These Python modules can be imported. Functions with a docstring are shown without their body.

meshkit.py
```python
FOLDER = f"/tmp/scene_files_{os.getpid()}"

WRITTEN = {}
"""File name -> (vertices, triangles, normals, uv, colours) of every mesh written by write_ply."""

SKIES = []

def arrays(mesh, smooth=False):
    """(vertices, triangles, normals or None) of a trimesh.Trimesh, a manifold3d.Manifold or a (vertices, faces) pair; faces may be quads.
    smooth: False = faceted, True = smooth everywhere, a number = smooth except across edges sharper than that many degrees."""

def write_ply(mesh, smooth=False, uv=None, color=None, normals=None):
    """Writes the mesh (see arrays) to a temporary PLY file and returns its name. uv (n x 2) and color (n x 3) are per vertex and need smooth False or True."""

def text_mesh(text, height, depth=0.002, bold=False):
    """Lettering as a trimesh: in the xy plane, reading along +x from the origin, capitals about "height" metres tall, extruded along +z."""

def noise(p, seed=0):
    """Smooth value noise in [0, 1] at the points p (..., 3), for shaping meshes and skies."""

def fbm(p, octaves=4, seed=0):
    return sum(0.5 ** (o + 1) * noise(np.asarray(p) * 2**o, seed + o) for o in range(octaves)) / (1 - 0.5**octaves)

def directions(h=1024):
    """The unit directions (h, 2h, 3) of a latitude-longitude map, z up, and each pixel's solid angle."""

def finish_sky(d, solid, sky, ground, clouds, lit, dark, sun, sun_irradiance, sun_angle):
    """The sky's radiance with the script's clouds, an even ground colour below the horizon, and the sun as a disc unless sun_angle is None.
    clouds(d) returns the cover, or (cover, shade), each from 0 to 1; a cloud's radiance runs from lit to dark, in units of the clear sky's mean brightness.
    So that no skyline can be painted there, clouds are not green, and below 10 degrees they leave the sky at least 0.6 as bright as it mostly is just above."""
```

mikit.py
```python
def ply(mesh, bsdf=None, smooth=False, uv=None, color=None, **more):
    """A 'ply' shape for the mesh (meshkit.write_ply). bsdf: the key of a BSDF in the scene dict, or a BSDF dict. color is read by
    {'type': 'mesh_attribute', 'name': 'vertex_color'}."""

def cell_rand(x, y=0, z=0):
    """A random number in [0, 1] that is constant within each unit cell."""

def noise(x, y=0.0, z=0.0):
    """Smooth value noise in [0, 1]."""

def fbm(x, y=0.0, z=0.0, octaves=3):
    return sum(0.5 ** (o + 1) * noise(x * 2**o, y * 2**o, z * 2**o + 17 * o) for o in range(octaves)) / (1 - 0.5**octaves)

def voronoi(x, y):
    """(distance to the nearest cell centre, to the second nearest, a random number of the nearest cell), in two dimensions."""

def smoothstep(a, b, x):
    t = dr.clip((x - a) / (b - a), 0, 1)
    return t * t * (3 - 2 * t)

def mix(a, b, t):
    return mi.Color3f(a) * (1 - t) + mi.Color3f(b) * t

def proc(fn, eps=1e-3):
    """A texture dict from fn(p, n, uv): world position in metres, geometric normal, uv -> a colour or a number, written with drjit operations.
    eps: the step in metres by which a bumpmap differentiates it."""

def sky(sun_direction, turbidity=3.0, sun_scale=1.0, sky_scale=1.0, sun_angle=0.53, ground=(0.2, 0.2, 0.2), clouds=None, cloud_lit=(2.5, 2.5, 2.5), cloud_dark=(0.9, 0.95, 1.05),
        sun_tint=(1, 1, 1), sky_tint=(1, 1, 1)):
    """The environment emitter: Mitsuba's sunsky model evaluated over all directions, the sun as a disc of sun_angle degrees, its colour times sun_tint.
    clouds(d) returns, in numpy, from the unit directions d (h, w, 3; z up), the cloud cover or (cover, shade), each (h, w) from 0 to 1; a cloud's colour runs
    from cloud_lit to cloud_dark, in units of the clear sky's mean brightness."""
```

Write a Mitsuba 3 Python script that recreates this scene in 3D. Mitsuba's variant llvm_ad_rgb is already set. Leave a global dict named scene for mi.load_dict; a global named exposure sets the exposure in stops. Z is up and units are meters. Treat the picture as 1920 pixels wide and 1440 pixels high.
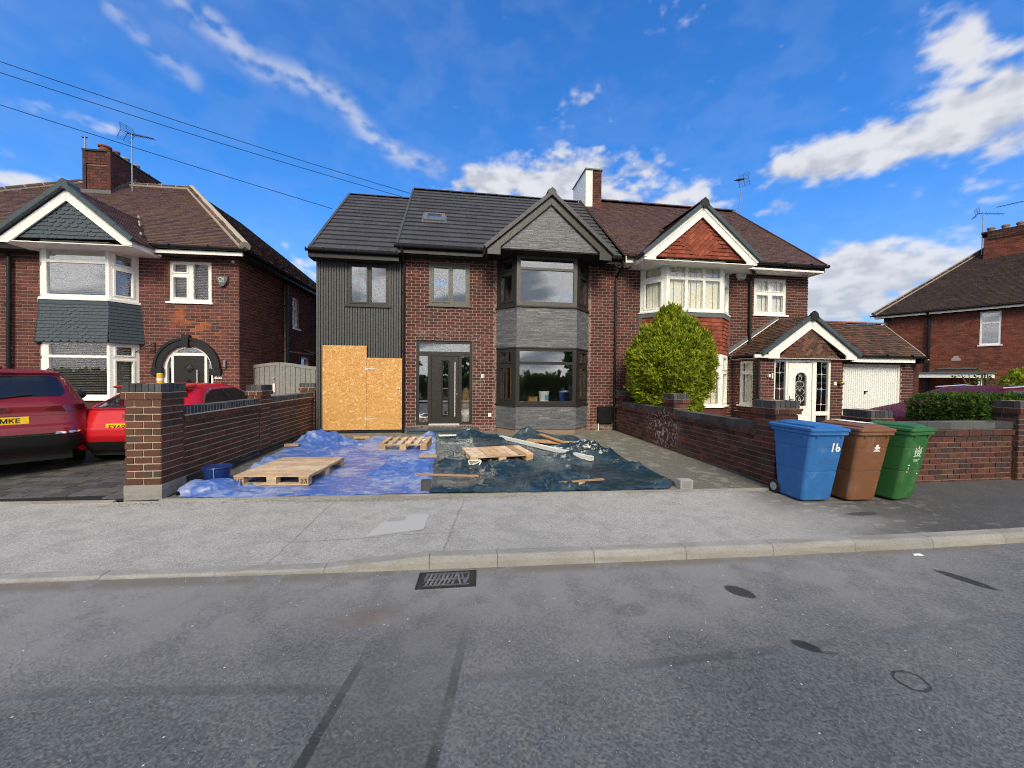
import math, random
import numpy as np, trimesh, drjit as dr, mitsuba as mi, mikit, meshkit
from shapely.geometry import Polygon, box as sbox, Point, LineString, MultiPolygon
from shapely.ops import unary_union
from shapely.prepared import prep
from shapely import affinity
from scipy.spatial import Delaunay

T = mi.ScalarTransform4f
scene, labels = {}, {}
rng = np.random.default_rng(7)

# ---------------------------------------------------------------- camera, sky, exposure
CAM = np.array([0.0, 0.0, 1.75])
yaw, pitch, roll = math.radians(8.4), math.radians(-1.03), math.radians(0.55)
fw = np.array([math.sin(yaw) * math.cos(pitch), math.cos(yaw) * math.cos(pitch), math.sin(pitch)])
rt = np.array([math.cos(yaw), -math.sin(yaw), 0.0])
up0 = np.cross(rt, fw)
upv = -math.sin(roll) * rt + math.cos(roll) * up0
scene['camera'] = {'type': 'perspective', 'fov': math.degrees(2 * math.atan(960 / 725.0)), 'fov_axis': 'x', 'near_clip': 0.05, 'far_clip': 600.0,
                   'to_world': T().look_at(origin=CAM.tolist(), target=(CAM + fw).tolist(), up=upv.tolist())}
exposure = 2.7
SUN = (-0.06, -0.86, 0.56)


def seg_dist(x, y, pts):
    best = np.full(np.shape(x), 9.0)
    for (ax, ay), (bx, by) in zip(pts[:-1], pts[1:]):
        t = np.clip(((x - ax) * (bx - ax) + (y - ay) * (by - ay)) / ((bx - ax) ** 2 + (by - ay) ** 2), 0, 1)
        best = np.minimum(best, np.hypot(x - ax - t * (bx - ax), y - ay - t * (by - ay)))
    return best


def clouds(d):
    az = np.degrees(np.arctan2(d[..., 0], d[..., 1]))
    el = np.degrees(np.arcsin(np.clip(d[..., 2], -1, 1)))
    q = d / (np.maximum(d[..., 2:3], 0) + 0.12)
    n1 = meshkit.fbm(q * [1.3, 1.3, 0.4] + [5, 9, 2], 6, seed=3)
    n2 = meshkit.fbm(q * [3.6, 3.6, 1.0] + [1, 4, 7], 6, seed=11)
    n3 = meshkit.fbm(np.stack([az / 4.5, el / 2.2, az * 0], -1) + 40, 6, seed=5)
    fine = meshkit.fbm(np.stack([az / 1.7, el / 0.9, az * 0 + 3], -1), 6, seed=8)

    def blob(a, e, sa, se, rot=0.0):
        c, s = math.cos(math.radians(rot)), math.sin(math.radians(rot))
        x, y = az - a, el - e
        return np.exp(-((x * c + y * s) / sa) ** 2 - ((-x * s + y * c) / se) ** 2)

    cumulus = (1.15 * blob(6, 26.3, 7, 2.6) + 1.2 * blob(18, 26.0, 8, 4.2) + 0.8 * blob(31, 22.6, 6, 2.6) + 0.55 * blob(27.5, 27.2, 2.4, 1.0)
               + 1.15 * blob(46, 24.0, 5.5, 1.7, -4) + 1.25 * blob(54, 23.6, 7, 2.6) + 0.8 * blob(61, 25.5, 5, 3) + 0.75 * blob(57, 29.8, 2.2, 3.2, 30) + 0.55 * blob(61, 20.5, 4, 1.6)
               + 0.75 * blob(58.6, 17.0, 3, 1.2) + 1.2 * blob(51, 12.0, 7, 2.3) + 1.0 * blob(49, 8.0, 8, 2.6) + 0.6 * blob(42, 20.0, 2.5, 1.0) + 0.55 * blob(35, 19.0, 3, 1.2) + 0.9 * blob(25, 11, 30, 5)
               + 0.62 * blob(17.6, 34.8, 2.4, 1.3, 20) + 0.42 * blob(28, 41, 5, 1.8) + 0.35 * blob(31.5, 38.3, 1.0, 1.8) + 0.8 * blob(-22, 13.2, 5, 3.2) + 0.9 * blob(-44, 17, 4, 1.6) + 0.5 * blob(-40, 23.4, 4, 1.2))
    c1 = 0.92 * mikit_step(0.26, 1.05, cumulus * (0.40 + 1.15 * n3) + 1.15 * (fine - 0.5) + 0.25 * (n2 - 0.5))
    wisp = np.exp(-(seg_dist(az, el, [(-34, 36.8), (-27.7, 34.5), (-25, 33.4), (-20.5, 33.6), (-15.5, 32.9), (-12.5, 30.4), (-7.9, 28.5), (-2, 27.4)]) / (0.75 + 0.9 * n2)) ** 2)
    wisp2 = np.exp(-(seg_dist(az, el, [(-37.5, 33), (-34.2, 31.4), (-31.1, 30.1)]) / 0.9) ** 2)
    c2 = np.clip((0.68 * wisp + 0.42 * wisp2) * mikit_step(0.30, 0.70, 0.75 * fine + 0.25 * n3 + 0.05), 0, 1)
    veil = 0.15 * mikit_step(0.45, 0.75, n1) * mikit_step(10, -45, az) + 0.05 * mikit_step(0.40, 0.7, n3)
    low = 0.30 * mikit_step(24, 6, el) * (0.6 + 0.4 * n3)
    front = np.maximum(np.maximum(c1, 0.75 * c2), np.maximum(veil, low))
    # behind the viewer: the broken bright cloud that the window panes mirror
    az2 = np.where(az < 0, az + 360, az)
    b1 = meshkit.fbm(np.stack([az2 / 16.0, el / 4.2 + 0.02 * az2, az * 0 + 60], -1), 6, seed=31)
    b2 = meshkit.fbm(np.stack([az2 / 6.0, el / 2.0 - 0.03 * az2, az * 0 + 70], -1), 5, seed=37)
    back = mikit_step(0.16, 0.40, 0.55 * b1 + 0.45 * b2) * 0.97
    w = mikit_step(82, 112, np.abs(az - 8)) * mikit_step(78, 55, el)
    cover = front * (1 - w) + back * w
    shade = np.clip(0.34 + 0.34 * mikit_step(0.60, 0.36, fine * 0.5 + n2 * 0.5) + 0.30 * mikit_step(14, 6, el) * n3, 0, 0.68) * (1 - w) + mikit_step(0.46, 0.62, 0.45 * b1 + 0.55 * meshkit.fbm(np.stack([az2 / 9.0, el / 2.6 + 0.05 * az2, az * 0 + 90], -1), 6, seed=41)) * w
    return cover, np.clip(shade, 0, 1)


def mikit_step(a, b, x):
    t = np.clip((x - a) / (b - a), 0, 1)
    return t * t * (3 - 2 * t)


scene['sky'] = mikit.sky(SUN, turbidity=3.0, sun_scale=0.42, sun_angle=22, clouds=clouds, cloud_lit=(2.6, 2.55, 2.55), cloud_dark=(0.8, 0.88, 1.0), sky_scale=1.0,
                         sun_tint=(0.93, 1.05, 1.17), ground=(0.16, 0.16, 0.16), sky_tint=(0.25, 0.66, 1.14))


# ---------------------------------------------------------------- materials
def C3(c):
    return {'type': 'rgb', 'value': [float(x) for x in c]}


def simple(name, color, rough=0.6, spec=0.4, metal=0.0, coat=0.0, two=True):
    b = {'type': 'principled', 'base_color': C3(color), 'roughness': rough, 'specular': spec, 'metallic': metal}
    if coat:
        b.update(clearcoat=coat, clearcoat_gloss=0.95)
    scene[name] = {'type': 'twosided', 'bsdf': b} if two else b


def textured(name, fn, rough=0.85, spec=0.25, bump=None, bscale=0.0, eps=2e-3):
    b = {'type': 'principled', 'base_color': mikit.proc(fn), 'roughness': rough, 'specular': spec}
    if bump is not None:
        b = {'type': 'bumpmap', 'arbitrary': mikit.proc(bump, eps), 'scale': bscale, 'bsdf': b}
    scene[name] = {'type': 'twosided', 'bsdf': b}


noise, fbm, voronoi, cell_rand, smooth, mix = mikit.noise, mikit.fbm, mikit.voronoi, mikit.cell_rand, mikit.smoothstep, mikit.mix


def palette(r, cols):
    c = mi.Color3f(*cols[0])
    for i, k in enumerate(cols[1:], 1):
        c = dr.select(r > i / len(cols), mi.Color3f(*k), c)
    return c


def brick_fn(cols, grain=0.5, patches=None):
    def fn(p, n, uv):
        c = palette(uv.x, cols) * (0.84 + 0.32 * uv.y)
        g = fbm(p.x * 38 + p.y * 21, p.z * 46, p.y * 33, 3)
        c = c * (1 - grain * 0.5 + grain * g)
        blot = fbm((p.x + p.y) * 0.9, p.z * 1.2, 4.0, 4)
        c = c * (0.72 + 0.56 * blot)
        c = mix(c, (0.035, 0.026, 0.024), 0.5 * smooth(0.60, 0.78, fbm((p.x - p.y) * 2.6, p.z * 5.0, 13.0, 3)))
        if patches:
            c = patches(c, p, uv, g)
        return c
    return fn


def eff_main(c, p, uv, g):
    # pale cement smears left on the brickwork round the new door and beside the bay
    a = 0.55 * fbm(p.x * 6.5, p.z * 7.0, 3.0, 4) + 0.45 * noise(p.x * 40, p.z * 60, 5.0)
    ring = smooth(0.45, 0.0, dr.abs(p.x - 0.66)) * smooth(0.9, 1.3, p.z) * smooth(3.1, 2.5, p.z)
    top = smooth(0.30, 0.0, dr.abs(p.z - 2.93)) * smooth(-1.35, -0.9, p.x) * smooth(1.1, 0.5, p.x)
    side = smooth(0.11, 0.0, dr.abs(p.x - 1.13)) * smooth(0.3, 0.5, p.z) + smooth(0.10, 0.0, dr.abs(p.x - 3.93)) * smooth(0.3, 0.6, p.z)
    low = smooth(0.5, 0.3, p.z)
    m = dr.clip((0.55 * ring + 0.6 * top + 1.0 * side + 0.9 * low), 0, 1)
    m = m * smooth(0.62 - 0.3 * m, 0.80 - 0.2 * m, a)
    return mix(c, (0.38, 0.31, 0.28), 0.62 * m * dr.select(p.y < 12.0, 1.0, 0.0) * dr.select(p.x < 4.7, 1.0, 0.0))


def eff_left(c, p, uv, g):
    # rust-orange bricks scattered under the upper window and round the arch
    z = smooth(0.9, 0.3, dr.abs(p.x + 6.75)) * smooth(0.8, 0.2, dr.abs(p.z - 3.05)) * smooth(0.45, 0.62, fbm(p.x * 3.1, p.z * 4.0, 8.0, 2))
    return mix(c, (0.36, 0.10, 0.035), 0.8 * z * smooth(0.35, 0.6, uv.y) * dr.select(p.y < 11.6, 1.0, 0.0))


def eff_new(c, p, uv, g):
    # new bricks carry dark grey flashing at their ends
    m = smooth(0.60, 0.70, noise(p.x * 7.0 + uv.x * 31, p.y * 7.0 + uv.y * 17, p.z * 2.0))
    return mix(c, (0.058, 0.050, 0.038), 0.85 * m)


def eff_old(c, p, uv, g):
    # white paint splatter and grime on the old wall
    a = noise(p.y * 26, p.z * 26, p.x * 9)
    spl = smooth(1.0, 0.25, dr.sqrt(dr.square((p.y - 8.35) / 0.95) + dr.square((p.z - 0.62) / 0.6))) * smooth(0.56, 0.66, a) * dr.select(p.x < 5.2, 1.0, 0.0)
    lich = smooth(0.55, 0.8, fbm(p.x * 3, p.y * 3, p.z * 4, 3))
    c = mix(c, (0.10, 0.085, 0.06), 0.55 * lich)
    return mix(c, (0.45, 0.43, 0.42), 0.8 * spl)


textured('brick_red', brick_fn([(0.095, 0.032, 0.028), (0.080, 0.029, 0.026), (0.115, 0.037, 0.032), (0.066, 0.034, 0.028)], 0.6, eff_main))
textured('brick_left', brick_fn([(0.115, 0.040, 0.036), (0.100, 0.036, 0.033), (0.130, 0.045, 0.038), (0.086, 0.040, 0.038)], 0.6, eff_left))
textured('brick_new', brick_fn([(0.115, 0.052, 0.036), (0.100, 0.045, 0.032), (0.130, 0.054, 0.040)], 0.5, eff_new))
textured('brick_old', brick_fn([(0.088, 0.034, 0.030), (0.066, 0.028, 0.026), (0.105, 0.042, 0.034), (0.05, 0.03, 0.03)], 0.7, eff_old))
textured('brick_far', brick_fn([(0.17, 0.050, 0.034), (0.14, 0.043, 0.03), (0.20, 0.062, 0.04)], 0.6))
textured('brick_grey', brick_fn([(0.065, 0.068, 0.074), (0.05, 0.053, 0.058), (0.08, 0.082, 0.086)], 0.5))


def tile_fn(cols, lich=0.0, var=0.5):
    def fn(p, n, uv):
        c = palette(uv.x, cols) * (1 - var / 2 + var * uv.y)
        g = fbm(p.x * 30, p.y * 30, p.z * 30, 2)
        c = c * (0.7 + 0.6 * g)
        if lich:
            m = smooth(0.56, 0.70, fbm(p.x * 1.7, p.y * 1.7, p.z * 1.7, 4))
            c = mix(c, (0.12, 0.075, 0.04), lich * m)
        return c
    return fn


textured('tile_brown', tile_fn([(0.094, 0.058, 0.058), (0.084, 0.052, 0.053), (0.102, 0.062, 0.060)], 0.4, 0.3), 0.8)
textured('tile_porch', tile_fn([(0.085, 0.05, 0.036), (0.06, 0.042, 0.034), (0.12, 0.058, 0.042)], 0.3), 0.8)
textured('tile_far', tile_fn([(0.05, 0.034, 0.030), (0.043, 0.03, 0.028), (0.056, 0.038, 0.034)], 0.15, 0.3), 0.85)
textured('tile_grey', tile_fn([(0.058, 0.058, 0.067), (0.053, 0.053, 0.062), (0.062, 0.061, 0.070)], 0.0, 0.16), 0.6, 0.3)
textured('tile_red', tile_fn([(0.22, 0.052, 0.03), (0.19, 0.046, 0.028), (0.25, 0.062, 0.036)]), 0.75)
textured('slate_strip', tile_fn([(0.105, 0.113, 0.128), (0.092, 0.10, 0.115), (0.118, 0.125, 0.138), (0.10, 0.108, 0.124), (0.145, 0.15, 0.16)], 0.0, 0.25), 0.5, 0.5)


def osb_fn(p, n, uv):
    # strands: two layers of stretched cells, each strand its own tone
    a = (p.x + p.y) * 0.82 + p.z * 0.57
    b = -(p.x + p.y) * 0.57 + p.z * 0.82
    w = noise(p.x * 6, p.z * 6, 1.0) * 0.35
    f1, s1, r1 = voronoi((a + w * 0.25) * 13, (b - w * 0.35) * 40)
    f2, s2, r2 = voronoi((a * 0.3 - b * 0.95 + w * 0.25) * 14, (a * 0.95 + b * 0.3 + w * 0.25) * 36)
    r = dr.select(r1 > 0.52, r1, r2)
    edge = dr.select(r1 > 0.52, smooth(0.16, 0.0, s1 - f1), smooth(0.14, 0.0, s2 - f2))
    c = mix((0.49, 0.245, 0.075), (0.64, 0.36, 0.13), r)
    c = dr.select(r > 0.94, mi.Color3f(0.70, 0.45, 0.21), c)
    return c * (1 - 0.15 * edge) * (0.88 + 0.24 * noise(p.x * 90, p.y * 90, p.z * 160))


textured('osb', osb_fn, 0.75)


def wood_fn(p, n, uv):
    g = noise(p.x * 9 + uv.x * 40, p.y * 9 + uv.y * 20, p.z * 60)
    k = noise((p.x + p.y) * 34 + uv.x * 9, (p.y - p.x) * 34, p.z * 110)
    c = palette(uv.x, [(0.46, 0.32, 0.20), (0.52, 0.37, 0.24), (0.40, 0.265, 0.155), (0.50, 0.385, 0.27)]) * (0.8 + 0.35 * uv.y)
    c = c * (0.72 + 0.35 * g + 0.22 * k)
    return mix(c, (0.28, 0.25, 0.22), 0.5 * smooth(0.58, 0.75, fbm(p.x * 5, p.y * 5, uv.x * 50, 3)))


textured('pallet_wood', wood_fn, 0.85, 0.15)


def road_fn(p, n, uv):
    x, y = p.x, p.y
    a = noise(x * 85, y * 85)
    b = noise(x * 190, y * 190, 4.0)
    big = fbm(x * 1.1, y * 1.1, 2.0, 4)
    mid = fbm(x * 5, y * 5, 6.0, 3)
    c = mix((0.094, 0.096, 0.102), (0.152, 0.151, 0.155), dr.clip(0.55 * big + 0.45 * mid + 0.5 * (a - 0.5), 0, 1))
    c = c * (0.62 + 0.44 * a + 0.34 * b)
    # reinstated trench between two sealed joints, a long day joint and its smoother surface
    e1 = -0.45 + (y - 2.80) * 0.21 + 0.012 * noise(y * 6, 1.0)
    e2 = 0.115 + (y - 2.78) * 0.205 + 0.012 * noise(y * 7, 9.0)
    inside = smooth(-0.01, 0.01, x - e1) * smooth(0.01, -0.01, x - e2) * smooth(3.1, 2.7, y + 0.3 * (mid - 0.5))
    c = mix(c, mi.Color3f(0.088, 0.09, 0.094) * (0.86 + 0.24 * a), 0.6 * inside)
    wear = smooth(0.34, 0.52, fbm(x * 2.2, y * 3.1, 12.0, 3))
    s1 = smooth(0.034, 0.022, dr.abs(x - e1 + 0.03)) * smooth(2.75, 2.45, y)
    s2 = smooth(0.034, 0.022, dr.abs(x - e2)) * smooth(2.85, 2.5, y)
    c = mix(c, (0.040, 0.042, 0.045), 0.9 * dr.maximum(s1, s2) * (0.45 + 0.55 * wear))
    yj = 2.20 + 0.02 * noise(x * 3, 3.0) - 0.02 * (x - 0.8) + dr.select(x < -0.6, (x + 0.6) * -0.10, dr.select(x > 1.8, (x - 1.8) * 0.06, 0.0))
    jl = smooth(0.05, 0.02, dr.abs(y - yj)) * (1 - inside)
    c = mix(c, (0.058, 0.062, 0.068), 0.55 * jl * smooth(0.30, 0.5, mid))
    c = mix(c, c * mi.Color3f(0.90, 0.95, 1.0), smooth(0.0, -0.03, y - yj) * (1 - inside))
    # concrete dust and silt along the channel
    dust = smooth(1.8, 3.4, y + 1.1 * (big - 0.5)) * (0.55 + 0.45 * smooth(0.15, 0.65, mid + 0.2 * (a - 0.5))) * smooth(7.5, 3.0, x)
    c = mix(c, (0.26, 0.255, 0.25), 0.75 * dust)
    silt = smooth(0.16, 0.03, dr.abs(y - (3.56 - 0.045 * x + 0.0028 * x * x) + 0.06)) * smooth(0.3, 0.55, mid)
    c = mix(c, (0.15, 0.125, 0.10), 0.7 * silt)
    # rust-brown spill, oil stains, wet marks
    rust = smooth(1.0, 0.3, dr.sqrt(dr.square((x + 0.62) / 0.34) + dr.square((y - 2.90 - 0.25 * (x + 0.62)) / 0.16)) + 0.5 * (mid - 0.5)) * smooth(0.3, 0.6, a)
    c = mix(c, (0.17, 0.092, 0.06), 0.5 * rust)

    def stain(cx, cy, rx, ry, rot, amt=0.85):
        co, si = math.cos(rot), math.sin(rot)
        u, v = (x - cx) * co + (y - cy) * si, -(x - cx) * si + (y - cy) * co
        return amt * smooth(1.12, 0.86, dr.sqrt(dr.square(u / rx) + dr.square(v / ry)) + 0.9 * (fbm(x * 13, y * 13, cx, 3) - 0.5))
    st = dr.maximum(dr.maximum(stain(2.33, 2.85, 0.115, 0.075, -0.9), stain(4.47, 2.75, 0.20, 0.06, -1.25)), dr.maximum(stain(2.30, 2.20, 0.095, 0.05, -0.75), stain(2.385, 2.125, 0.06, 0.018, -0.2, 0.5)))
    st = dr.maximum(st, stain(1.32, 2.72, 0.14, 0.07, 0.0, 0.25))
    c = mix(c, (0.022, 0.022, 0.023), st)
    rr = dr.sqrt(dr.square((x - 2.643) / 0.085) + dr.square((y - 1.862) / 0.072))
    ring = smooth(0.17, 0.07, dr.abs(rr - 1 + 0.25 * (fbm(x * 20, y * 20, 5.0, 2) - 0.5)))
    c = mix(c, (0.03, 0.03, 0.031), 0.8 * ring)
    # white grit, mortar crumbs and pale scuffs
    f, s, r = voronoi(x * 34, y * 34)
    grit = smooth(0.09, 0.04, f) * dr.select(r > 0.95, 1.0, 0.0)
    f2, s2, r2 = voronoi(x * 9, y * 9)
    crumb = smooth(0.055, 0.03, f2) * dr.select(r2 > 0.95, 1.0, 0.0)
    c = mix(c, (0.62, 0.61, 0.59), dr.maximum(grit * 0.9, crumb))
    pale = smooth(0.68, 0.78, fbm(x * 5.4 + 7, y * 9.2, 19.0, 4)) * smooth(0.3, 0.7, a)
    return mix(c, (0.21, 0.20, 0.175), 0.38 * pale)


textured('asphalt', road_fn, 0.85, 0.3, lambda p, n, uv: noise(p.x * 85, p.y * 85) + 0.5 * noise(p.x * 190, p.y * 190, 4.0), 0.0035, 2e-3)


def pave_fn(p, n, uv):
    x, y = p.x, p.y
    a = noise(x * 110, y * 110, 1.0)
    big = fbm(x * 0.9, y * 1.3, 5.0, 4)
    mid = fbm(x * 6, y * 7, 2.0, 3)
    old = mix((0.052, 0.052, 0.055), (0.098, 0.095, 0.092), dr.clip(0.5 * mid + 0.5 * a, 0, 1))  # dark tarmac tone, also used to paint the shadow over the right side
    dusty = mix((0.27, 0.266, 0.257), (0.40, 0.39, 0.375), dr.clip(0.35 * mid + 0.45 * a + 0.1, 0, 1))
    # cement dust trodden over the tarmac in front of the building site; the soft shadow on the right is painted in as darker tarmac
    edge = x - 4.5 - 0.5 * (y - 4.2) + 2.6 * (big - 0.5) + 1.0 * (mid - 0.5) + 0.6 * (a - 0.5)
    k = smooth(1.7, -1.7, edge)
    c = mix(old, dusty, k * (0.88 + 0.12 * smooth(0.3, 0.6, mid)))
    # faint trench reinstatement seams
    sm = smooth(0.016, 0.008, dr.abs(x - 0.02 - 0.16 * (y - 4.4) + 0.012 * noise(y * 9, 4.0)))
    sm = dr.maximum(sm, smooth(0.014, 0.007, dr.abs(x + 1.62 - 0.1 * (y - 4.4) + 0.012 * noise(y * 9, 8.0))))
    sm = dr.maximum(sm, smooth(0.014, 0.007, dr.abs(y - 4.12 + 0.05 * x + 0.012 * noise(x * 5, 2.0))) * smooth(-1.7, -1.6, x) * smooth(0.1, 0.0, x))
    c = mix(c, (0.15, 0.145, 0.14), 0.5 * sm)
    sc = smooth(0.60, 0.76, fbm(x * 7 + 4, y * 15, 8.0, 3)) * smooth(7.5, 4.5, x)
    c = mix(c, (0.36, 0.345, 0.32), 0.35 * sc)
    st = smooth(1.1, 0.7, dr.sqrt(dr.square((x - 5.0) / 0.27) + dr.square((y - 4.05) / 0.07)) + 0.6 * (mid - 0.5))
    c = mix(c, (0.03, 0.03, 0.032), 0.7 * st)
    f, s, r = voronoi(x * 26, y * 26)
    c = mix(c, (0.55, 0.53, 0.50), 0.8 * smooth(0.10, 0.04, f) * dr.select(r > 0.93, 1.0, 0.0))
    # gravel and mortar crumbs at the foot of the edging
    f2, s2, r2 = voronoi(x * 55, y * 55)
    gb = smooth(0.16, 0.02, dr.abs(y - (5.24 - 0.056 * x))) * smooth(-3.0, -1.0, x) * smooth(1.6, 0.6, x) + smooth(0.12, 0.0, dr.abs(y - 5.42)) * smooth(0.55, 0.3, dr.abs(x + 3.95))
    c = mix(c, mix((0.10, 0.09, 0.08), (0.42, 0.39, 0.34), r2), 0.75 * dr.clip(gb, 0, 1) * smooth(0.5, 0.65, mid + 0.25 * r2))
    return c * (0.82 + 0.36 * a)


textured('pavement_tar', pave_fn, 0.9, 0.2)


def drive_fn(p, n, uv):
    x, y = p.x, p.y
    a = noise(x * 70, y * 70, 3.0)
    mid = fbm(x * 3, y * 3, 1.0, 4)
    c = mix((0.105, 0.10, 0.085), (0.155, 0.147, 0.125), dr.clip(0.6 * mid + 0.4 * a, 0, 1)) * (0.8 + 0.4 * a)
    f, s, r = voronoi(x * 20, y * 20)
    c = mix(c, (0.34, 0.33, 0.30), 0.7 * smooth(0.13, 0.05, f) * dr.select(r > 0.93, 1.0, 0.0))
    return mix(c, (0.26, 0.25, 0.23), 0.5 * smooth(0.58, 0.72, fbm(x * 7, y * 7, 9.0, 3)))


textured('drive_base', drive_fn, 0.95, 0.15)


def paver_fn(p, n, uv):
    c = palette(uv.x, [(0.068, 0.066, 0.070), (0.085, 0.082, 0.085), (0.056, 0.056, 0.062), (0.10, 0.095, 0.094)])
    return c * (0.7 + 0.5 * fbm(p.x * 40, p.y * 40, p.z * 40, 2)) * (0.85 + 0.3 * uv.y)


textured('paver', paver_fn, 0.8, 0.3)


def conc_fn(p, n, uv):
    m = fbm(p.x * 4, p.y * 6, p.z * 9, 4)
    a = noise(p.x * 90, p.y * 90, p.z * 90)
    c = mix((0.215, 0.21, 0.198), (0.325, 0.318, 0.305), m) * (0.84 + 0.32 * a) * (0.9 + 0.2 * uv.y)
    return mix(c, (0.205, 0.18, 0.145), 0.55 * smooth(0.52, 0.72, fbm(p.x * 2.3, p.y * 9, p.z * 17, 3)))


textured('concrete', conc_fn, 0.9, 0.2)


def tarp_fn(base, dusty, amt):
    def fn(p, n, uv):
        m = fbm(p.x * 2.2, p.y * 2.2, 4.0, 4)
        s = fbm(p.x * 9 + 3 * m, p.y * 16, 7.0, 3)
        sc = smooth(0.36, 0.74, 0.6 * m + 0.4 * s)
        t = (smooth(0.50, 0.90, noise(p.x * 24 + 5 * m, p.y * 42, 2.0)) - 0.3) * 0.35
        return mix(base, dusty, dr.clip(amt * (sc + t), 0, 1)) * (0.9 + 0.2 * noise(p.x * 200, p.y * 200))
    return fn


textured('tarp_blue', tarp_fn((0.050, 0.120, 0.40), (0.32, 0.37, 0.50), 0.80), 0.36, 0.5)
textured('tarp_green', tarp_fn((0.006, 0.027, 0.044), (0.12, 0.155, 0.17), 0.36), 0.33, 0.6)


def leaf_fn(cols):
    def fn(p, n, uv):
        return palette(uv.x, cols) * (0.7 + 0.6 * uv.y)
    return fn


def leafmat(name, cols, trans=0.7):
    scene[name] = {'type': 'principledthin', 'base_color': mikit.proc(leaf_fn(cols)), 'roughness': 0.65, 'spec_trans': 0.0, 'diff_trans': trans, 'eta': 1.3}


leafmat('leaf_gold', [(0.24, 0.31, 0.028), (0.36, 0.42, 0.04), (0.47, 0.50, 0.055), (0.15, 0.22, 0.024)], 0.8)
leafmat('leaf_green', [(0.055, 0.105, 0.022), (0.075, 0.14, 0.03), (0.10, 0.17, 0.035)], 0.7)

simple('mortar_red', (0.37, 0.265, 0.23), 0.95, 0.1)
simple('mortar_left', (0.33, 0.22, 0.185), 0.95, 0.1)
simple('mortar_cream', (0.52, 0.445, 0.36), 0.95, 0.1)
simple('mortar_old', (0.27, 0.19, 0.155), 0.95, 0.1)
simple('mortar_far', (0.25, 0.12, 0.085), 0.95, 0.1)
simple('pale_concrete', (0.40, 0.405, 0.40), 0.9, 0.2)
simple('mortar_light', (0.36, 0.32, 0.27), 0.95, 0.1)
simple('anthracite', (0.022, 0.021, 0.020), 0.4, 0.4)
simple('grey_frame', (0.080, 0.077, 0.068), 0.4, 0.5)
simple('barge_grey', (0.034, 0.033, 0.032), 0.4, 0.5)
simple('roof_timber', (0.16, 0.12, 0.08), 0.9, 0.1)
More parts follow.
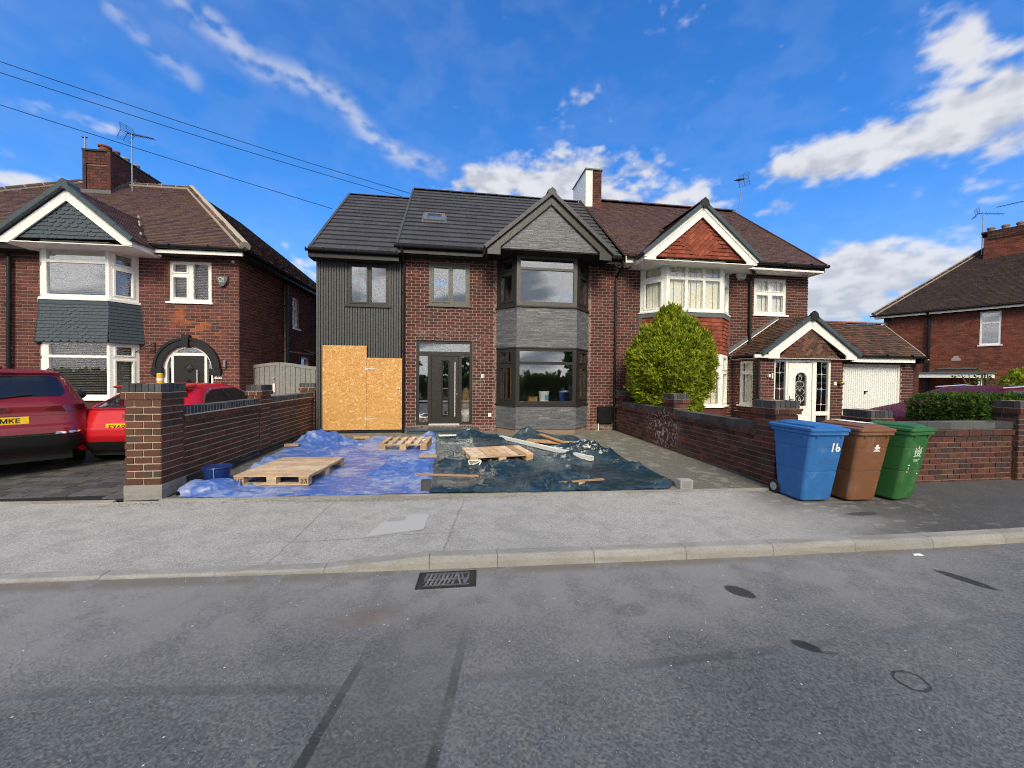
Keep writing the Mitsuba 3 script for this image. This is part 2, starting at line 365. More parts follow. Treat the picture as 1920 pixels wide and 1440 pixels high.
simple('cladding_grey', (0.062, 0.066, 0.070), 0.5, 0.4)
simple('cladding_back', (0.022, 0.023, 0.025), 0.8, 0.2)
simple('black_plastic', (0.009, 0.009, 0.010), 0.4, 0.3)
simple('dark_soffit', (0.022, 0.022, 0.023), 0.7, 0.2)
simple('white_upvc', (0.80, 0.80, 0.78), 0.35, 0.5)
simple('white_paint', (0.74, 0.74, 0.71), 0.55, 0.4)
simple('garage_white', (0.76, 0.77, 0.76), 0.45, 0.4)
simple('render_white', (0.78, 0.78, 0.76), 0.9, 0.2)
simple('lead', (0.11, 0.118, 0.128), 0.55, 0.4)
simple('slate_blue', (0.050, 0.070, 0.088), 0.55, 0.4)
simple('steel', (0.62, 0.62, 0.62), 0.28, 0.5, 1.0)
simple('dull_steel', (0.36, 0.36, 0.37), 0.45, 0.5, 1.0)
simple('room_wall', (0.30, 0.29, 0.27), 0.9, 0.2)
simple('room_dark', (0.20, 0.20, 0.205), 0.9, 0.2)
simple('blind_white', (0.70, 0.70, 0.68), 0.6, 0.3)
simple('blind_cream', (0.66, 0.64, 0.50), 0.8, 0.2)
simple('net_white', (0.62, 0.62, 0.60), 0.9, 0.1)
simple('gate_grey', (0.22, 0.225, 0.22), 0.45, 0.4)
simple('galvanised', (0.52, 0.52, 0.51), 0.5, 0.5)
simple('terracotta', (0.22, 0.075, 0.05), 0.85, 0.2)
simple('cable_black', (0.015, 0.015, 0.017), 0.6, 0.3)


def bin_fn(col):
    def fn(p, n, uv):
        # weathered plastic: chalky scuffs, drip streaks and specks of dirt
        a = fbm(p.x * 7 + p.y * 5, p.y * 7, p.z * 6, 4)
        d = noise((p.x + p.y) * 60, (p.x - p.y) * 60, p.z * 5)
        k = noise(p.x * 130, p.y * 130, p.z * 130)
        c = mi.Color3f(*col) * (0.86 + 0.28 * a)
        c = mix(c, (0.30, 0.29, 0.27), 0.22 * smooth(0.55, 0.78, a) * smooth(0.3, 0.7, d) + 0.25 * smooth(0.86, 0.95, k))
        return mix(c, (0.09, 0.075, 0.06), 0.45 * smooth(0.62, 0.8, fbm(p.x * 3, p.y * 3, p.z * 9, 3)) * smooth(0.35, 0.75, d))
    return fn


textured('bin_blue', bin_fn((0.028, 0.14, 0.40)), 0.45, 0.4)
textured('bin_brown', bin_fn((0.185, 0.082, 0.042)), 0.48, 0.4)
textured('bin_green', bin_fn((0.028, 0.125, 0.035)), 0.48, 0.4)
simple('rubber', (0.016, 0.016, 0.017), 0.8, 0.3)
simple('white_print', (0.78, 0.78, 0.76), 0.7, 0.2)
simple('pale_print', (0.45, 0.55, 0.46), 0.7, 0.2)
simple('car_red_dark', (0.205, 0.008, 0.020), 0.28, 0.5, 0.25, 1.0)
simple('car_red_bright', (0.52, 0.006, 0.014), 0.30, 0.5, 0.1, 1.0)
simple('car_maroon', (0.075, 0.003, 0.007), 0.42, 0.25)
simple('room_black', (0.085, 0.06, 0.042), 0.9, 0.1)
simple('car_glass', (0.006, 0.007, 0.008), 0.04, 0.8, 0.0, 1.0)
simple('car_black', (0.010, 0.010, 0.011), 0.45, 0.5)
simple('car_lamp', (0.09, 0.003, 0.006), 0.1, 0.6, 0.0, 1.0)
simple('chrome', (0.85, 0.85, 0.86), 0.12, 0.5, 1.0)
simple('plate_yellow', (0.80, 0.52, 0.02), 0.4, 0.4)
simple('tub_white', (0.72, 0.74, 0.76), 0.4, 0.4)
simple('tub_label', (0.10, 0.36, 0.60), 0.5, 0.4)
simple('cardboard', (0.36, 0.22, 0.115), 0.9, 0.1)
simple('bucket_blue', (0.012, 0.035, 0.16), 0.35, 0.5)
simple('plank_brown', (0.36, 0.21, 0.115), 0.8, 0.2)
simple('plastic_white', (0.66, 0.66, 0.64), 0.4, 0.4)
simple('block_grey', (0.30, 0.30, 0.305), 0.9, 0.2)
simple('yellow_tin', (0.72, 0.42, 0.02), 0.35, 0.5)
simple('grass_green', (0.05, 0.09, 0.02), 0.95, 0.1)
simple('cast_iron', (0.035, 0.034, 0.033), 0.6, 0.4, 0.4)
simple('drain_dark', (0.045, 0.041, 0.036), 0.95, 0.1)
simple('brass', (0.55, 0.38, 0.12), 0.35, 0.5, 1.0)
simple('stone_black', (0.012, 0.012, 0.014), 0.5, 0.4)
simple('bark', (0.10, 0.07, 0.05), 0.95, 0.1)
simple('sack_tan', (0.30, 0.21, 0.12), 0.9, 0.1)
scene['glazing_new'] = {'type': 'thindielectric', 'int_ior': 2.9, 'ext_ior': 1.0}
scene['glazing_old'] = {'type': 'thindielectric', 'int_ior': 1.75, 'ext_ior': 1.0}


# ---------------------------------------------------------------- helpers
def uniq(k):
    if k not in scene and k not in labels:
        return k
    i = 1
    while f'{k}_{i:03d}' in scene or f'{k}_{i:03d}' in labels:
        i += 1
    return f'{k}_{i:03d}'


last = {}


def uniq_fast(k):
    i = last.get(k, -1) + 1
    while True:
        kk = k if i == 0 else f'{k}_{i:03d}'
        if kk not in scene and kk not in labels:
            last[k] = i
            return kk
        i += 1


def add(name, mesh, mat, parent=None, smooth=False, uv=None, kind=None, label=None):
    k = uniq_fast(f'{parent}__{name}' if parent else name)
    if uv is None and not smooth and mat in UVMATS:
        v = mesh[0] if isinstance(mesh, tuple) else mesh.vertices
        uv = np.tile(rng.random(2), (len(v), 1))
    if uv is not None and isinstance(mesh, trimesh.Trimesh):
        mesh = (np.array(mesh.vertices), np.array(mesh.faces))
    scene[k] = mikit.ply(mesh, mat, smooth=smooth, uv=uv)
    if kind or label:
        labels[k] = {a: b for a, b in (('kind', kind), ('label', label)) if b}
    return k


UVMATS = {'brick_red', 'brick_left', 'brick_new', 'brick_old', 'brick_far', 'brick_grey', 'tile_brown', 'tile_porch', 'tile_far', 'tile_grey', 'tile_red', 'slate_strip', 'pallet_wood', 'paver', 'concrete', 'leaf_gold',
          'leaf_green', 'osb', 'asphalt', 'pavement_tar', 'drive_base', 'tarp_blue', 'tarp_green'}


def thing(name, label, cat, group=None):
    k = uniq_fast(name)
    labels[k] = {'label': label, 'category': cat}
    if group:
        labels[k]['group'] = group
    return k


def tag(k, label, cat, group=None):
    labels[k] = {'label': label, 'category': cat}
    if group:
        labels[k]['group'] = group
    return k


class Fr:
    """A flat frame: origin, u, v and the outward normal u x v."""

    def __init__(s, O, u, v):
        s.O = np.array(O, float)
        s.u = np.array(u, float) / np.linalg.norm(u)
        s.v = np.array(v, float) / np.linalg.norm(v)
        s.n = np.cross(s.u, s.v)
        s.M = np.stack([s.u, s.v, s.n])

    def __call__(s, a, b, c=0.0):
        return s.O + a * s.u + b * s.v + c * s.n

    def map(s, P):
        return s.O + np.asarray(P, float) @ s.M

    def off(s, c):
        return Fr(s.O + c * s.n, s.u, s.v)


BV = np.array([[0, 0, 0], [1, 0, 0], [1, 1, 0], [0, 1, 0], [0, 0, 1], [1, 0, 1], [1, 1, 1], [0, 1, 1]], float)
BF = np.array([[0, 2, 1], [0, 3, 2], [4, 5, 6], [4, 6, 7], [0, 1, 5], [0, 5, 4], [1, 2, 6], [1, 6, 5], [2, 3, 7], [2, 7, 6], [3, 0, 4], [3, 4, 7]])


class MB:
    def __init__(s):
        s.v, s.f, s.k, s.uv = [], [], 0, []

    def put(s, v, f, uv=None):
        v = np.asarray(v, float)
        s.v.append(v)
        s.f.append(np.asarray(f) + s.k)
        s.k += len(v)
        s.uv.append(np.tile(rng.random(2) if uv is None else uv, (len(v), 1)))
        return s

    def box(s, x0, x1, y0, y1, z0, z1, uv=None):
        return s.put(np.array([x0, y0, z0]) + BV * [x1 - x0, y1 - y0, z1 - z0], BF, uv)

    def fbox(s, F, a0, a1, b0, b1, c0, c1, uv=None):
        return s.put(F.map(np.array([a0, b0, c0]) + BV * [a1 - a0, b1 - b0, c1 - c0]), BF, uv)

    def cyl(s, p0, p1, r, seg=10, r1=None, caps=True):
        p0, p1 = np.array(p0, float), np.array(p1, float)
        z = (p1 - p0) / np.linalg.norm(p1 - p0)
        x = np.cross(z, [0, 0, 1] if abs(z[2]) < 0.9 else [1, 0, 0])
        x /= np.linalg.norm(x)
        y = np.cross(z, x)
        t = np.arange(seg) * 2 * math.pi / seg
        ring = np.cos(t)[:, None] * x + np.sin(t)[:, None] * y
        v = np.vstack([p0 + r * ring, p1 + (r if r1 is None else r1) * ring, p0[None], p1[None]])
        i = np.arange(seg)
        j = (i + 1) % seg
        f = [np.stack([i, j, j + seg], 1), np.stack([i, j + seg, i + seg], 1)]
        if caps:
            f += [np.stack([j, i, i * 0 + 2 * seg], 1), np.stack([i + seg, j + seg, i * 0 + 2 * seg + 1], 1)]
        return s.put(v, np.vstack(f))

    def tube(s, pts, r, seg=8):
        pts = [np.array(p, float) for p in pts]
        for a, b in zip(pts[:-1], pts[1:]):
            s.cyl(a, b, r, seg)
        return s

    def mesh_in(s, m):
        return s.put(np.array(m.vertices), np.array(m.faces))

    def prism(s, F, poly, c0, c1, uv=None):
        for g in geoms(poly):
            v, f = extrude(g, c0, c1)
            s.put(F.map(v), f, uv)
        return s

    def get(s):
        return np.vstack(s.v), np.vstack(s.f)

    def add(s, name, mat, parent=None, smooth=False, kind=None, label=None):
        m = s.get()
        return add(name, m, mat, parent, smooth, uv=np.vstack(s.uv) if (mat in UVMATS and not smooth) else None, kind=kind, label=label)


def geoms(p):
    return [g for g in getattr(p, 'geoms', [p]) if g.geom_type == 'Polygon' and g.area > 1e-7]


def extrude(g, c0, c1):
    m = trimesh.creation.extrude_polygon(g, c1 - c0, engine='earcut')
    v = np.array(m.vertices)
    v[:, 2] += c0
    return v, np.array(m.faces)


def rect(x0, x1, y0, y1):
    return sbox(x0, y0, x1, y1)


def field(parent, name, stuff, F, region, L, H, joint, mat, t0=-0.02, t1=0.0, quota=300, off=0.5, jitter=0.002, randlen=None, taper=False, lap=0.0, start=(None, None), diag=None):
    """Lays pieces L x H over the region (a shapely shape in F's plane): bricks, tiles, slats, strips. The nearest quota are entries of their own, the rest one mesh."""
    x0, y0, x1, y1 = region.bounds
    sx, sy = x0 if start[0] is None else start[0], y0 if start[1] is None else start[1]
    pr = prep(region)
    items = []
    row = 0
    y = sy
    while y < y1 - 1e-6:
        x = sx - (L * off if row % 2 else 0.0) - L
        if randlen:
            x = sx - rng.random() * L
        while x < x1:
            l = L if not randlen else L * rng.uniform(*randlen)
            bx0, bx1, by0, by1 = x + joint / 2, x + l - joint / 2, y + joint / 2, y + H + lap - joint / 2
            x += l
            if bx1 < x0 or bx0 > x1:
                continue
            b = sbox(bx0, by0, bx1, by1)
            ptc = rng.uniform(-1, 1) * jitter
            if pr.contains(b):
                v = np.array([bx0, by0, t0]) + BV * [bx1 - bx0, by1 - by0, t1 - t0 + ptc]
                if taper:
                    v[6:8, 2] = t0 + 0.004
                    v[4:6, 2] += rng.uniform(-1, 1, 1) * jitter
                elif jitter:
                    v[4:, 2] += rng.uniform(-1, 1, 4) * jitter * 0.5
                items.append((v, BF))
            elif pr.intersects(b):
                for g in geoms(region.intersection(b)):
                    if g.area < 0.04 * L * H:
                        continue
                    v, f = extrude(g, t0, t1 + ptc)
                    if taper:
                        top = v[:, 2] > t0 + 1e-6
                        v[top, 2] -= (t1 - t0 - 0.004) * np.clip((v[top, 1] - by0) / (by1 - by0), 0, 1)
                    items.append((v, f))
        y += H
        row += 1
    items = [(F.map(v), f, rng.random(2)) for v, f in items]
    items.sort(key=lambda it: np.linalg.norm(it[0].mean(0) - CAM))
    for v, f, uv in items[:quota]:
        k = uniq_fast(f'{parent}__{name}')
        scene[k] = mikit.ply((v, f), mat, uv=np.tile(uv, (len(v), 1)))
    if len(items) > quota:
        m = MB()
        for v, f, uv in items[quota:]:
            m.put(v, f, uv)
        m.add(stuff, mat, parent, kind='stuff')
    return len(items)


def slab(parent, name, F, poly, c0, c1, mat, label=None):
    return MB().prism(F, poly, c0, c1).add(name, mat, parent, label=label)


def window(house, F, x0, x1, z0, z1, panes, frame_mat='white_upvc', glass='glazing_old', back=None, setback=0.05, sash=(), fw_=0.055, sill=None, depth=0.07, name='window', parent=None, leads=None, room=True, edge=0.05):
    """One window: a part of the house with frame, panes, blind or room behind. panes: rects (x0,x1,z0,z1) of the visible glass."""
    w = parent or uniq_fast(f'{house}__{name}')
    labels.setdefault(w, {})
    G = F.off(-setback)
    holes = unary_union([rect(*p) for p in panes])
    m = MB().prism(G, rect(x0, x1, z0, z1).difference(holes), -depth, 0.0)
    for i in sash:
        a, b, c, d = panes[i]
        m.prism(G, rect(a - fw_ * 0.9, b + fw_ * 0.9, c - fw_ * 0.9, d + fw_ * 0.9).difference(rect(a, b, c, d)), -0.01, 0.018)
    m.add('frame', frame_mat, w)
    for a, b, c, d in panes:
        g = MB().put(G.map([[a - 0.01, c - 0.01, -depth * 0.55], [b + 0.01, c - 0.01, -depth * 0.55], [b + 0.01, d + 0.01, -depth * 0.55], [a - 0.01, d + 0.01, -depth * 0.55]]), [[0, 1, 2], [0, 2, 3]])
        g.add('pane', glass, w)
    if sill:
        MB().fbox(F, x0 - 0.06, x1 + 0.06, z0 - 0.055, z0 - 0.004, -setback - 0.05, 0.045).add('sill', sill, w)
    if back == 'venetian':
        m = MB()
        a, b = min(p[0] for p in panes), max(p[1] for p in panes)
        c, d = min(p[2] for p in panes), max(p[3] for p in panes)
        z = d
        while z > c + 0.01:
            v = G.map([[a, z, -depth - 0.07], [b, z, -depth - 0.07], [b, z + 0.014, -depth - 0.028], [a, z + 0.014, -depth - 0.028]])
            m.put(v, [[0, 1, 2], [0, 2, 3]])
            z -= 0.042
        m.add('blind_slats', 'blind_white', w, kind='stuff')
    if back in ('vertical', 'vertical_net'):
        m = MB()
        a, b = min(p[0] for p in panes), max(p[1] for p in panes)
        c, d = min(p[2] for p in panes), max(p[3] for p in panes)
        x = a
        while x < b:
            m.fbox(G, x, x + 0.082, c, d, -depth - 0.06 + 0.03 * ((x * 7) % 1), -depth - 0.055 + 0.03 * ((x * 7) % 1))
            x += 0.09
        m.add('blind_slats', 'blind_cream' if back == 'vertical' else 'net_white', w, kind='stuff')
    if leads:
        m = MB()
        for a, b, c, d in leads:
            m.fbox(G, a, b, c, d, -depth * 0.55 + 0.001, -depth * 0.55 + 0.006)
        m.add('lead_strips', 'dull_steel' if frame_mat == 'white_upvc' else 'lead', w)
    if room:
        D = -2.4
        v = G.map([[x0, z0, -depth], [x1, z0, -depth], [x1, z1, -depth], [x0, z1, -depth], [x0 - .2, z0 - .5, D], [x1 + .2, z0 - .5, D], [x1 + .2, z1 + .2, D], [x0 - .2, z1 + .2, D]])
        f = [[4, 5, 6], [4, 6, 7], [0, 1, 5], [0, 5, 4], [1, 2, 6], [1, 6, 5], [2, 3, 7], [2, 7, 6], [3, 0, 4], [3, 4, 7]]
        add('room', (v, np.array(f)), 'room_wall' if room is True else room, w)
    if labels[w] == {}:
        del labels[w]
    return w


def cut(poly, rects):
    return poly.difference(unary_union([rect(*r) if not hasattr(r, 'area') else r for r in rects]))


def gutter(house, p0, p1, mat='black_plastic', r=0.055, name='gutter'):
    p0, p1 = np.array(p0, float), np.array(p1, float)
    d = (p1 - p0) / np.linalg.norm(p1 - p0)
    o = np.cross([0, 0, 1], d)
    t = np.linspace(math.pi, 2 * math.pi, 9)
    prof = [(math.cos(a) * r, math.sin(a) * r) for a in t] + [(r - 0.008, 0.0)] + [(math.cos(a) * (r - 0.008), math.sin(a) * (r - 0.008)) for a in t[::-1][1:]]
    n = len(prof)
    ring = lambda p: np.array([p + o * a + np.array([0, 0, b]) for a, b in prof])
    v = np.vstack([ring(p0), ring(p1)])
    i = np.arange(n)
    j = (i + 1) % n
    f = np.vstack([np.stack([i, j, j + n], 1), np.stack([i, j + n, i + n], 1)])
    m = MB().put(v, f)
    m.cyl(p0, p0 + d * 0.006, r, 10)
    m.cyl(p1 - d * 0.006, p1, r, 10)
    L = np.linalg.norm(p1 - p0)
    for s in np.arange(0.4, L, 0.9):
        m.cyl(p0 + d * s, p0 + d * (s + 0.03), r + 0.006, 10)
    return m.add(name, mat, house)


def downpipe(house, pts, r=0.036, mat='black_plastic', brackets=(), out=(0, 1, 0)):
    m = MB().tube(pts, r, 10)
    for z in brackets:
        p = np.array([pts[-1][0], pts[-1][1], z])
        m.cyl(p, p + [0, 0, 0.05], r + 0.008, 10)
        m.cyl(p + [0, 0, 0.025], p + [0, 0, 0.025] + np.array(out) * 0.1, 0.012, 6)
    return m.add('downpipe', mat, house)


def ridge_tiles(house, p0, p1, mat, r=0.12, L=0.45, name='ridge_tile', sideup=(0, 0, 1), joint=None, quota=99, half=math.pi * 0.9):
    """Half-round ridge or hip tiles laid end to end, each a piece; joint = a mortar material for bedding between them."""
    p0, p1 = np.array(p0, float), np.array(p1, float)
    n = max(1, int(round(np.linalg.norm(p1 - p0) / L)))
    d = (p1 - p0) / np.linalg.norm(p1 - p0)
    x = np.cross(d, sideup)
    x /= np.linalg.norm(x)
    u = np.cross(x, d)
    t = np.linspace(math.pi / 2 - half / 2, math.pi / 2 + half / 2, 8)
    holder = uniq_fast(f'{house}__ridge')
    for i in range(n):
        a, b = p0 + (p1 - p0) * (i / n), p0 + (p1 - p0) * ((i + 1) / n)
        gap = 0.03 if joint else 0.004
        a, b = a + d * gap / 2, b - d * gap / 2
        k = 1 + rng.uniform(-0.03, 0.03)
        sec = lambda p, rr: np.array([p + x * math.cos(q) * rr + u * math.sin(q) * rr * 0.8 for q in t])
        v = np.vstack([sec(a, r * k), sec(b, r * k), sec(a, r * k * 0.8), sec(b, r * k * 0.8)])
        m_ = len(t)
        ii = np.arange(m_ - 1)
        f = np.vstack([np.stack([ii, ii + m_, ii + 1 + m_], 1), np.stack([ii, ii + 1 + m_, ii + 1], 1)])
        cap = np.vstack([np.stack([ii, ii + 1, ii + 1 + 2 * m_], 1), np.stack([ii, ii + 1 + 2 * m_, ii + 2 * m_], 1)])
        add(name, (v, np.vstack([f, cap, cap + m_])), mat, holder)
    if joint:
        m = MB().cyl(p0, p1, r * 0.86, 12)
        m.add('bedding', joint, holder)
    return holder


def barge(house, F, outer, inner_drop, t, mat, foot=0.30, footh=0.12):
    """Barge boards of a gable in F: outer = (left foot, apex, right foot) points in the plane."""
    (ax, az), (bx, bz), (cx, cz) = outer
    k = (bz - az) / (bx - ax)
    k2 = (bz - cz) / (cx - bx)
    for side in (0, 1):
        if side == 0:
            poly = Polygon([(ax, az - footh), (ax, az), (bx - 0.002, bz), (bx - 0.002, bz - inner_drop), (ax + foot, az + foot * k - inner_drop), (ax + foot, az - footh)])
        else:
            poly = Polygon([(cx, cz - footh), (cx - foot, cz - footh), (cx - foot, cz + foot * k2 - inner_drop), (bx + 0.002, bz - inner_drop), (bx + 0.002, bz), (cx, cz)])
        slab(house, 'barge_board', F, poly, -t, 0.0, mat)


def plane_uv(F, pts):
    return [tuple(((np.array(p) - F.O) @ F.u, (np.array(p) - F.O) @ F.v)) for p in pts]


def gable_roof(house, apex, hw, rise, yfront, back_fn, mat, gauge, tw, th, quota=120, under='roof_timber', verge='slate_blue', pre='', Fd=None):
    """Two little roof slopes that run back from a front gable. apex = (x, z) of the ridge line, back_fn(z) gives where the slope dies into the roof or wall behind."""
    x0, z0 = apex
    D = Fd or (lambda x, y, z: np.array([x, y, z]))
    for s in (-1, 1):
        foot = np.array([x0 + s * hw, z0 - rise])
        zb = [back_fn(z0 - rise), back_fn(z0)]
        if s < 0:
            O = D(foot[0], zb[1], foot[1])
            F = Fr(O, D(foot[0], yfront, foot[1]) - O, D(x0, zb[1], z0) - O)
        else:
            O = D(foot[0], yfront, foot[1])
            F = Fr(O, D(foot[0], zb[1], foot[1]) - O, D(x0, yfront, z0) - O)
        L = math.hypot(hw, rise)
        W = zb[1] - yfront
        if s < 0:
            poly = Polygon([(W - (zb[0] - yfront), 0), (W, 0), (W, L), (0, L)])
        else:
            poly = Polygon([(0, 0), (zb[0] - yfront, 0), (W, L), (0, L)])
        r = uniq_fast(f'{house}__gable_roof')
        MB().prism(F, poly, -0.05, -0.022).add('roof_deck', under, r)
        field(r, 'tile', 'tiling', F, poly, tw, gauge, 0.004, mat, -0.02, th - 0.02 + 0.012, quota, taper=True, lap=gauge * 0.4)
        ux = (W if s < 0 else 0)
        m = MB()
        nseg = max(3, int(L / 0.42))
        for i in range(nseg):
            a, b = L * i / nseg, L * (i + 1) / nseg - 0.006
            if s < 0:
                m = MB().fbox(F, ux - 0.10, ux + 0.022, a, b, -0.06, 0.032 + 0.006 * (i % 2))
            else:
                m = MB().fbox(F, -0.022, 0.10, a, b, -0.06, 0.032 + 0.006 * (i % 2))
            m.add('verge_cap', verge, r)


# ---------------------------------------------------------------- ground, road, pavement, drives
X_, Y_, Z_ = (1, 0, 0), (0, 1, 0), (0, 0, 1)


def kerb_y(x):
    return np.interp(x, [-14, -2.81, -1.16, -0.22, 0.73, 3.02, 4.77, 6.14, 9, 30], [4.25, 3.715, 3.60, 3.55, 3.50, 3.40, 3.345, 3.325, 3.36, 4.2])


def kerb_h(x):
    return np.interp(x, [-14, -1.25, -0.22, 30], [0.022, 0.022, 0.105, 0.105])


def back_y(x):
    return np.interp(x, [-14, -4.17, 4.7, 5.2, 30], [6.15, 5.575, 5.10, 5.12, 6.0])


def grid(xs, n, y0, y1, z0, z1):
    """A sheet between two lines y0(x), y1(x) at heights z0(x), z1(x)."""
    v, f = [], []
    for x in xs:
        for j in range(n + 1):
            t = j / n
            v.append([x, y0(x) * (1 - t) + y1(x) * t, z0(x) * (1 - t) + z1(x) * t])
    for i in range(len(xs) - 1):
        for j in range(n):
            a = i * (n + 1) + j
            f += [[a, a + n + 1, a + n + 2], [a, a + n + 2, a + 1]]
    return np.array(v), np.array(f)


def struct(name, mesh, mat):
    k = add(name, mesh, mat)
    labels[k] = {'kind': 'structure'}
    return k


struct('ground', (np.array([[-250, -250, -0.03], [250, -250, -0.03], [250, 250, -0.03], [-250, 250, -0.03]]), np.array([[0, 1, 2], [0, 2, 3]])), 'grass_green')
xs = np.concatenate([np.linspace(-60, -14, 8), np.linspace(-13.5, 13.5, 55), np.linspace(14, 60, 8)])
struct('road', grid(xs, 6, lambda x: -3.2, lambda x: kerb_y(x) + 0.02, lambda x: 0.0, lambda x: 0.0), 'asphalt')
struct('far_pavement', grid([-60, 60], 1, lambda x: -5.2, lambda x: -3.2, lambda x: 0.1, lambda x: 0.1), 'pavement_tar')
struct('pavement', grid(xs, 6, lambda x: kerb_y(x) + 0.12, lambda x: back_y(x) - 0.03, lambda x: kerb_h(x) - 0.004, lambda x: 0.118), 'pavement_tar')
kerb = 'kerb'
labels[kerb] = {'kind': 'structure'}
joints = [-0.22 - 0.92 * i for i in range(14, 0, -1)] + [-0.22] + [-0.22 + 0.62] + [0.40 + 0.915 * i for i in range(1, 12)]
for a, b in zip(joints[:-1], joints[1:]):
    a, b = a + 0.0025, b - 0.0025
    dz = rng.uniform(-0.004, 0.004)
    prof = lambda x: [(kerb_y(x) - 0.012, -0.05), (kerb_y(x) - 0.006, kerb_h(x) * 0.55), (kerb_y(x) + 0.008, kerb_h(x) - 0.016), (kerb_y(x) + 0.026, kerb_h(x)), (kerb_y(x) + 0.125, kerb_h(x) + 0.002), (kerb_y(x) + 0.125, -0.05)]
    v = np.array([[a, y, z + dz] for y, z in prof(a)] + [[b, y, z + dz] for y, z in prof(b)])
    f = []
    for i in range(6):
        j = (i + 1) % 6
        f += [[i, i + 6, j + 6], [i, j + 6, j]]
    f += [[0, 1, 2], [0, 2, 3], [0, 3, 4], [0, 4, 5], [6, 8, 7], [6, 9, 8], [6, 10, 9], [6, 11, 10]]
    add('kerbstone', (v, np.array(f)), 'concrete', kerb)

labels['edging'] = {'kind': 'structure'}
for x in np.arange(-3.72, 4.55, 0.915):
    a, b = x + 0.003, min(x + 0.912, 4.66)
    v = []
    for xx in (a, b):
        y = back_y(xx)
        v += [[xx, y - 0.055, 0.05], [xx, y - 0.055, 0.142], [xx, y, 0.142], [xx, y, 0.05]]
    add('edging_block', (np.array(v), np.array([[0, 1, 2], [0, 2, 3], [4, 6, 5], [4, 7, 6], [0, 4, 5], [0, 5, 1], [1, 5, 6], [1, 6, 2], [2, 6, 7], [2, 7, 3]])), 'concrete', 'edging')
for x in np.arange(-13.4, -4.3, 0.915):
    a, b = x + 0.003, min(x + 0.912, -4.2)
    v = []
    for xx in (a, b):
        y = back_y(xx)
        v += [[xx, y - 0.055, 0.05], [xx, y - 0.055, 0.138], [xx, y, 0.138], [xx, y, 0.05]]
    add('edging_block', (np.array(v), np.array([[0, 1, 2], [0, 2, 3], [4, 6, 5], [4, 7, 6], [0, 4, 5], [0, 5, 1], [1, 5, 6], [1, 6, 2], [2, 6, 7], [2, 7, 3]])), 'concrete', 'edging')


def site_z(x, y):
    return 0.128 + 0.010 * (y - 5.3)


struct('drive', grid(np.linspace(-3.9, 4.9, 12), 8, lambda x: back_y(x), lambda x: 11.0, lambda x: 0.128, lambda x: 0.185), 'drive_base')
struct('garden', grid(np.linspace(4.9, 40, 12), 4, lambda x: back_y(x) - 0.03, lambda x: 40, lambda x: 0.116, lambda x: 0.25), 'drive_base')


def ldz(y):
    return np.interp(y, [5.5, 8.0, 12, 60], [0.128, 0.29, 0.31, 0.35])


# block-paved drive on the left
pd = uniq_fast('paved_drive')
labels[pd] = {'kind': 'structure'}
v, f = [], []
ys = [5.5, 6, 7, 8, 9, 10, 12, 30]
for x in (-14.0, -3.7):
    for y in ys:
        v.append([x, max(y, back_y(x)) if y < 6 else y, ldz(y) - 0.006])
n = len(ys)
for j in range(n - 1):
    f += [[j, j + n, j + n + 1], [j, j + n + 1, j + 1]]
add('paving_bed', (np.array(v), np.array(f)), 'cladding_back', pd)
items = []
y = 5.66
row = 0
while y < 10.4:
    h = 0.135
    x = -13.5 + (0.1 if row % 2 else 0) + rng.uniform(-0.02, 0.02)
    while x < -3.92:
        w = rng.choice([0.17, 0.21, 0.25])
        if y > back_y(x) + 0.06 and x + w < -3.9 and not (x > -4.25 and y < 6.1):
            dz = rng.uniform(-0.002, 0.002)
            vv = np.array([x + 0.004, y + 0.004, -0.03]) + BV * [w - 0.008, h - 0.008, 0.032]
            vv[4:6] += [0.0, 0.006, 0]
            vv[6:8] -= [0.0, 0.006, 0]
            vv[:, 2] += ldz(vv[:, 1]) + dz
            items.append(vv)
        x += w
    y += h
    row += 1
items.sort(key=lambda a: np.linalg.norm(a.mean(0) - CAM) + (100 if a[0, 0] / a[0, 1] < -1.0 else 0))
for vv in items[:300]:
    add('paver', (vv, BF), 'paver', pd)
m = MB()
for vv in items[300:]:
    m.put(vv, BF)
m.add('paving', 'paver', pd, kind='stuff')

# ---------------------------------------------------------------- the renovated house in the middle
H = thing('semi_detached_house', 'renovated red brick house with dark grey roof, black bay window and grey ribbed side extension', 'house')
FW = Fr((0, 11.0, 0), X_, Z_)
openings = [(-0.72, 0.385, 3.74, 4.92), (-1.07, 0.487, 0.38, 2.75), (1.18, 3.86, 0.0, 5.215)]
wallp = cut(rect(-1.45, 4.74, 0.1, 5.24), openings)
w = slab(H, 'wall', FW, wallp, -0.2, -0.012, 'mortar_red')
field(w, 'brick', 'brickwork', FW, wallp.buffer(-0.004), 0.24, 0.086, 0.0185, 'brick_red', -0.03, 0.0, 300, jitter=0.0025)
# unseen sides and back close the shell
m = MB().box(-3.68, -3.64, 11.02, 18.0, 0.1, 5.1).box(-3.68, 11.2, 17.98, 18.0, 0.1, 5.2)
m.add('rear_wall', 'mortar_old', H)

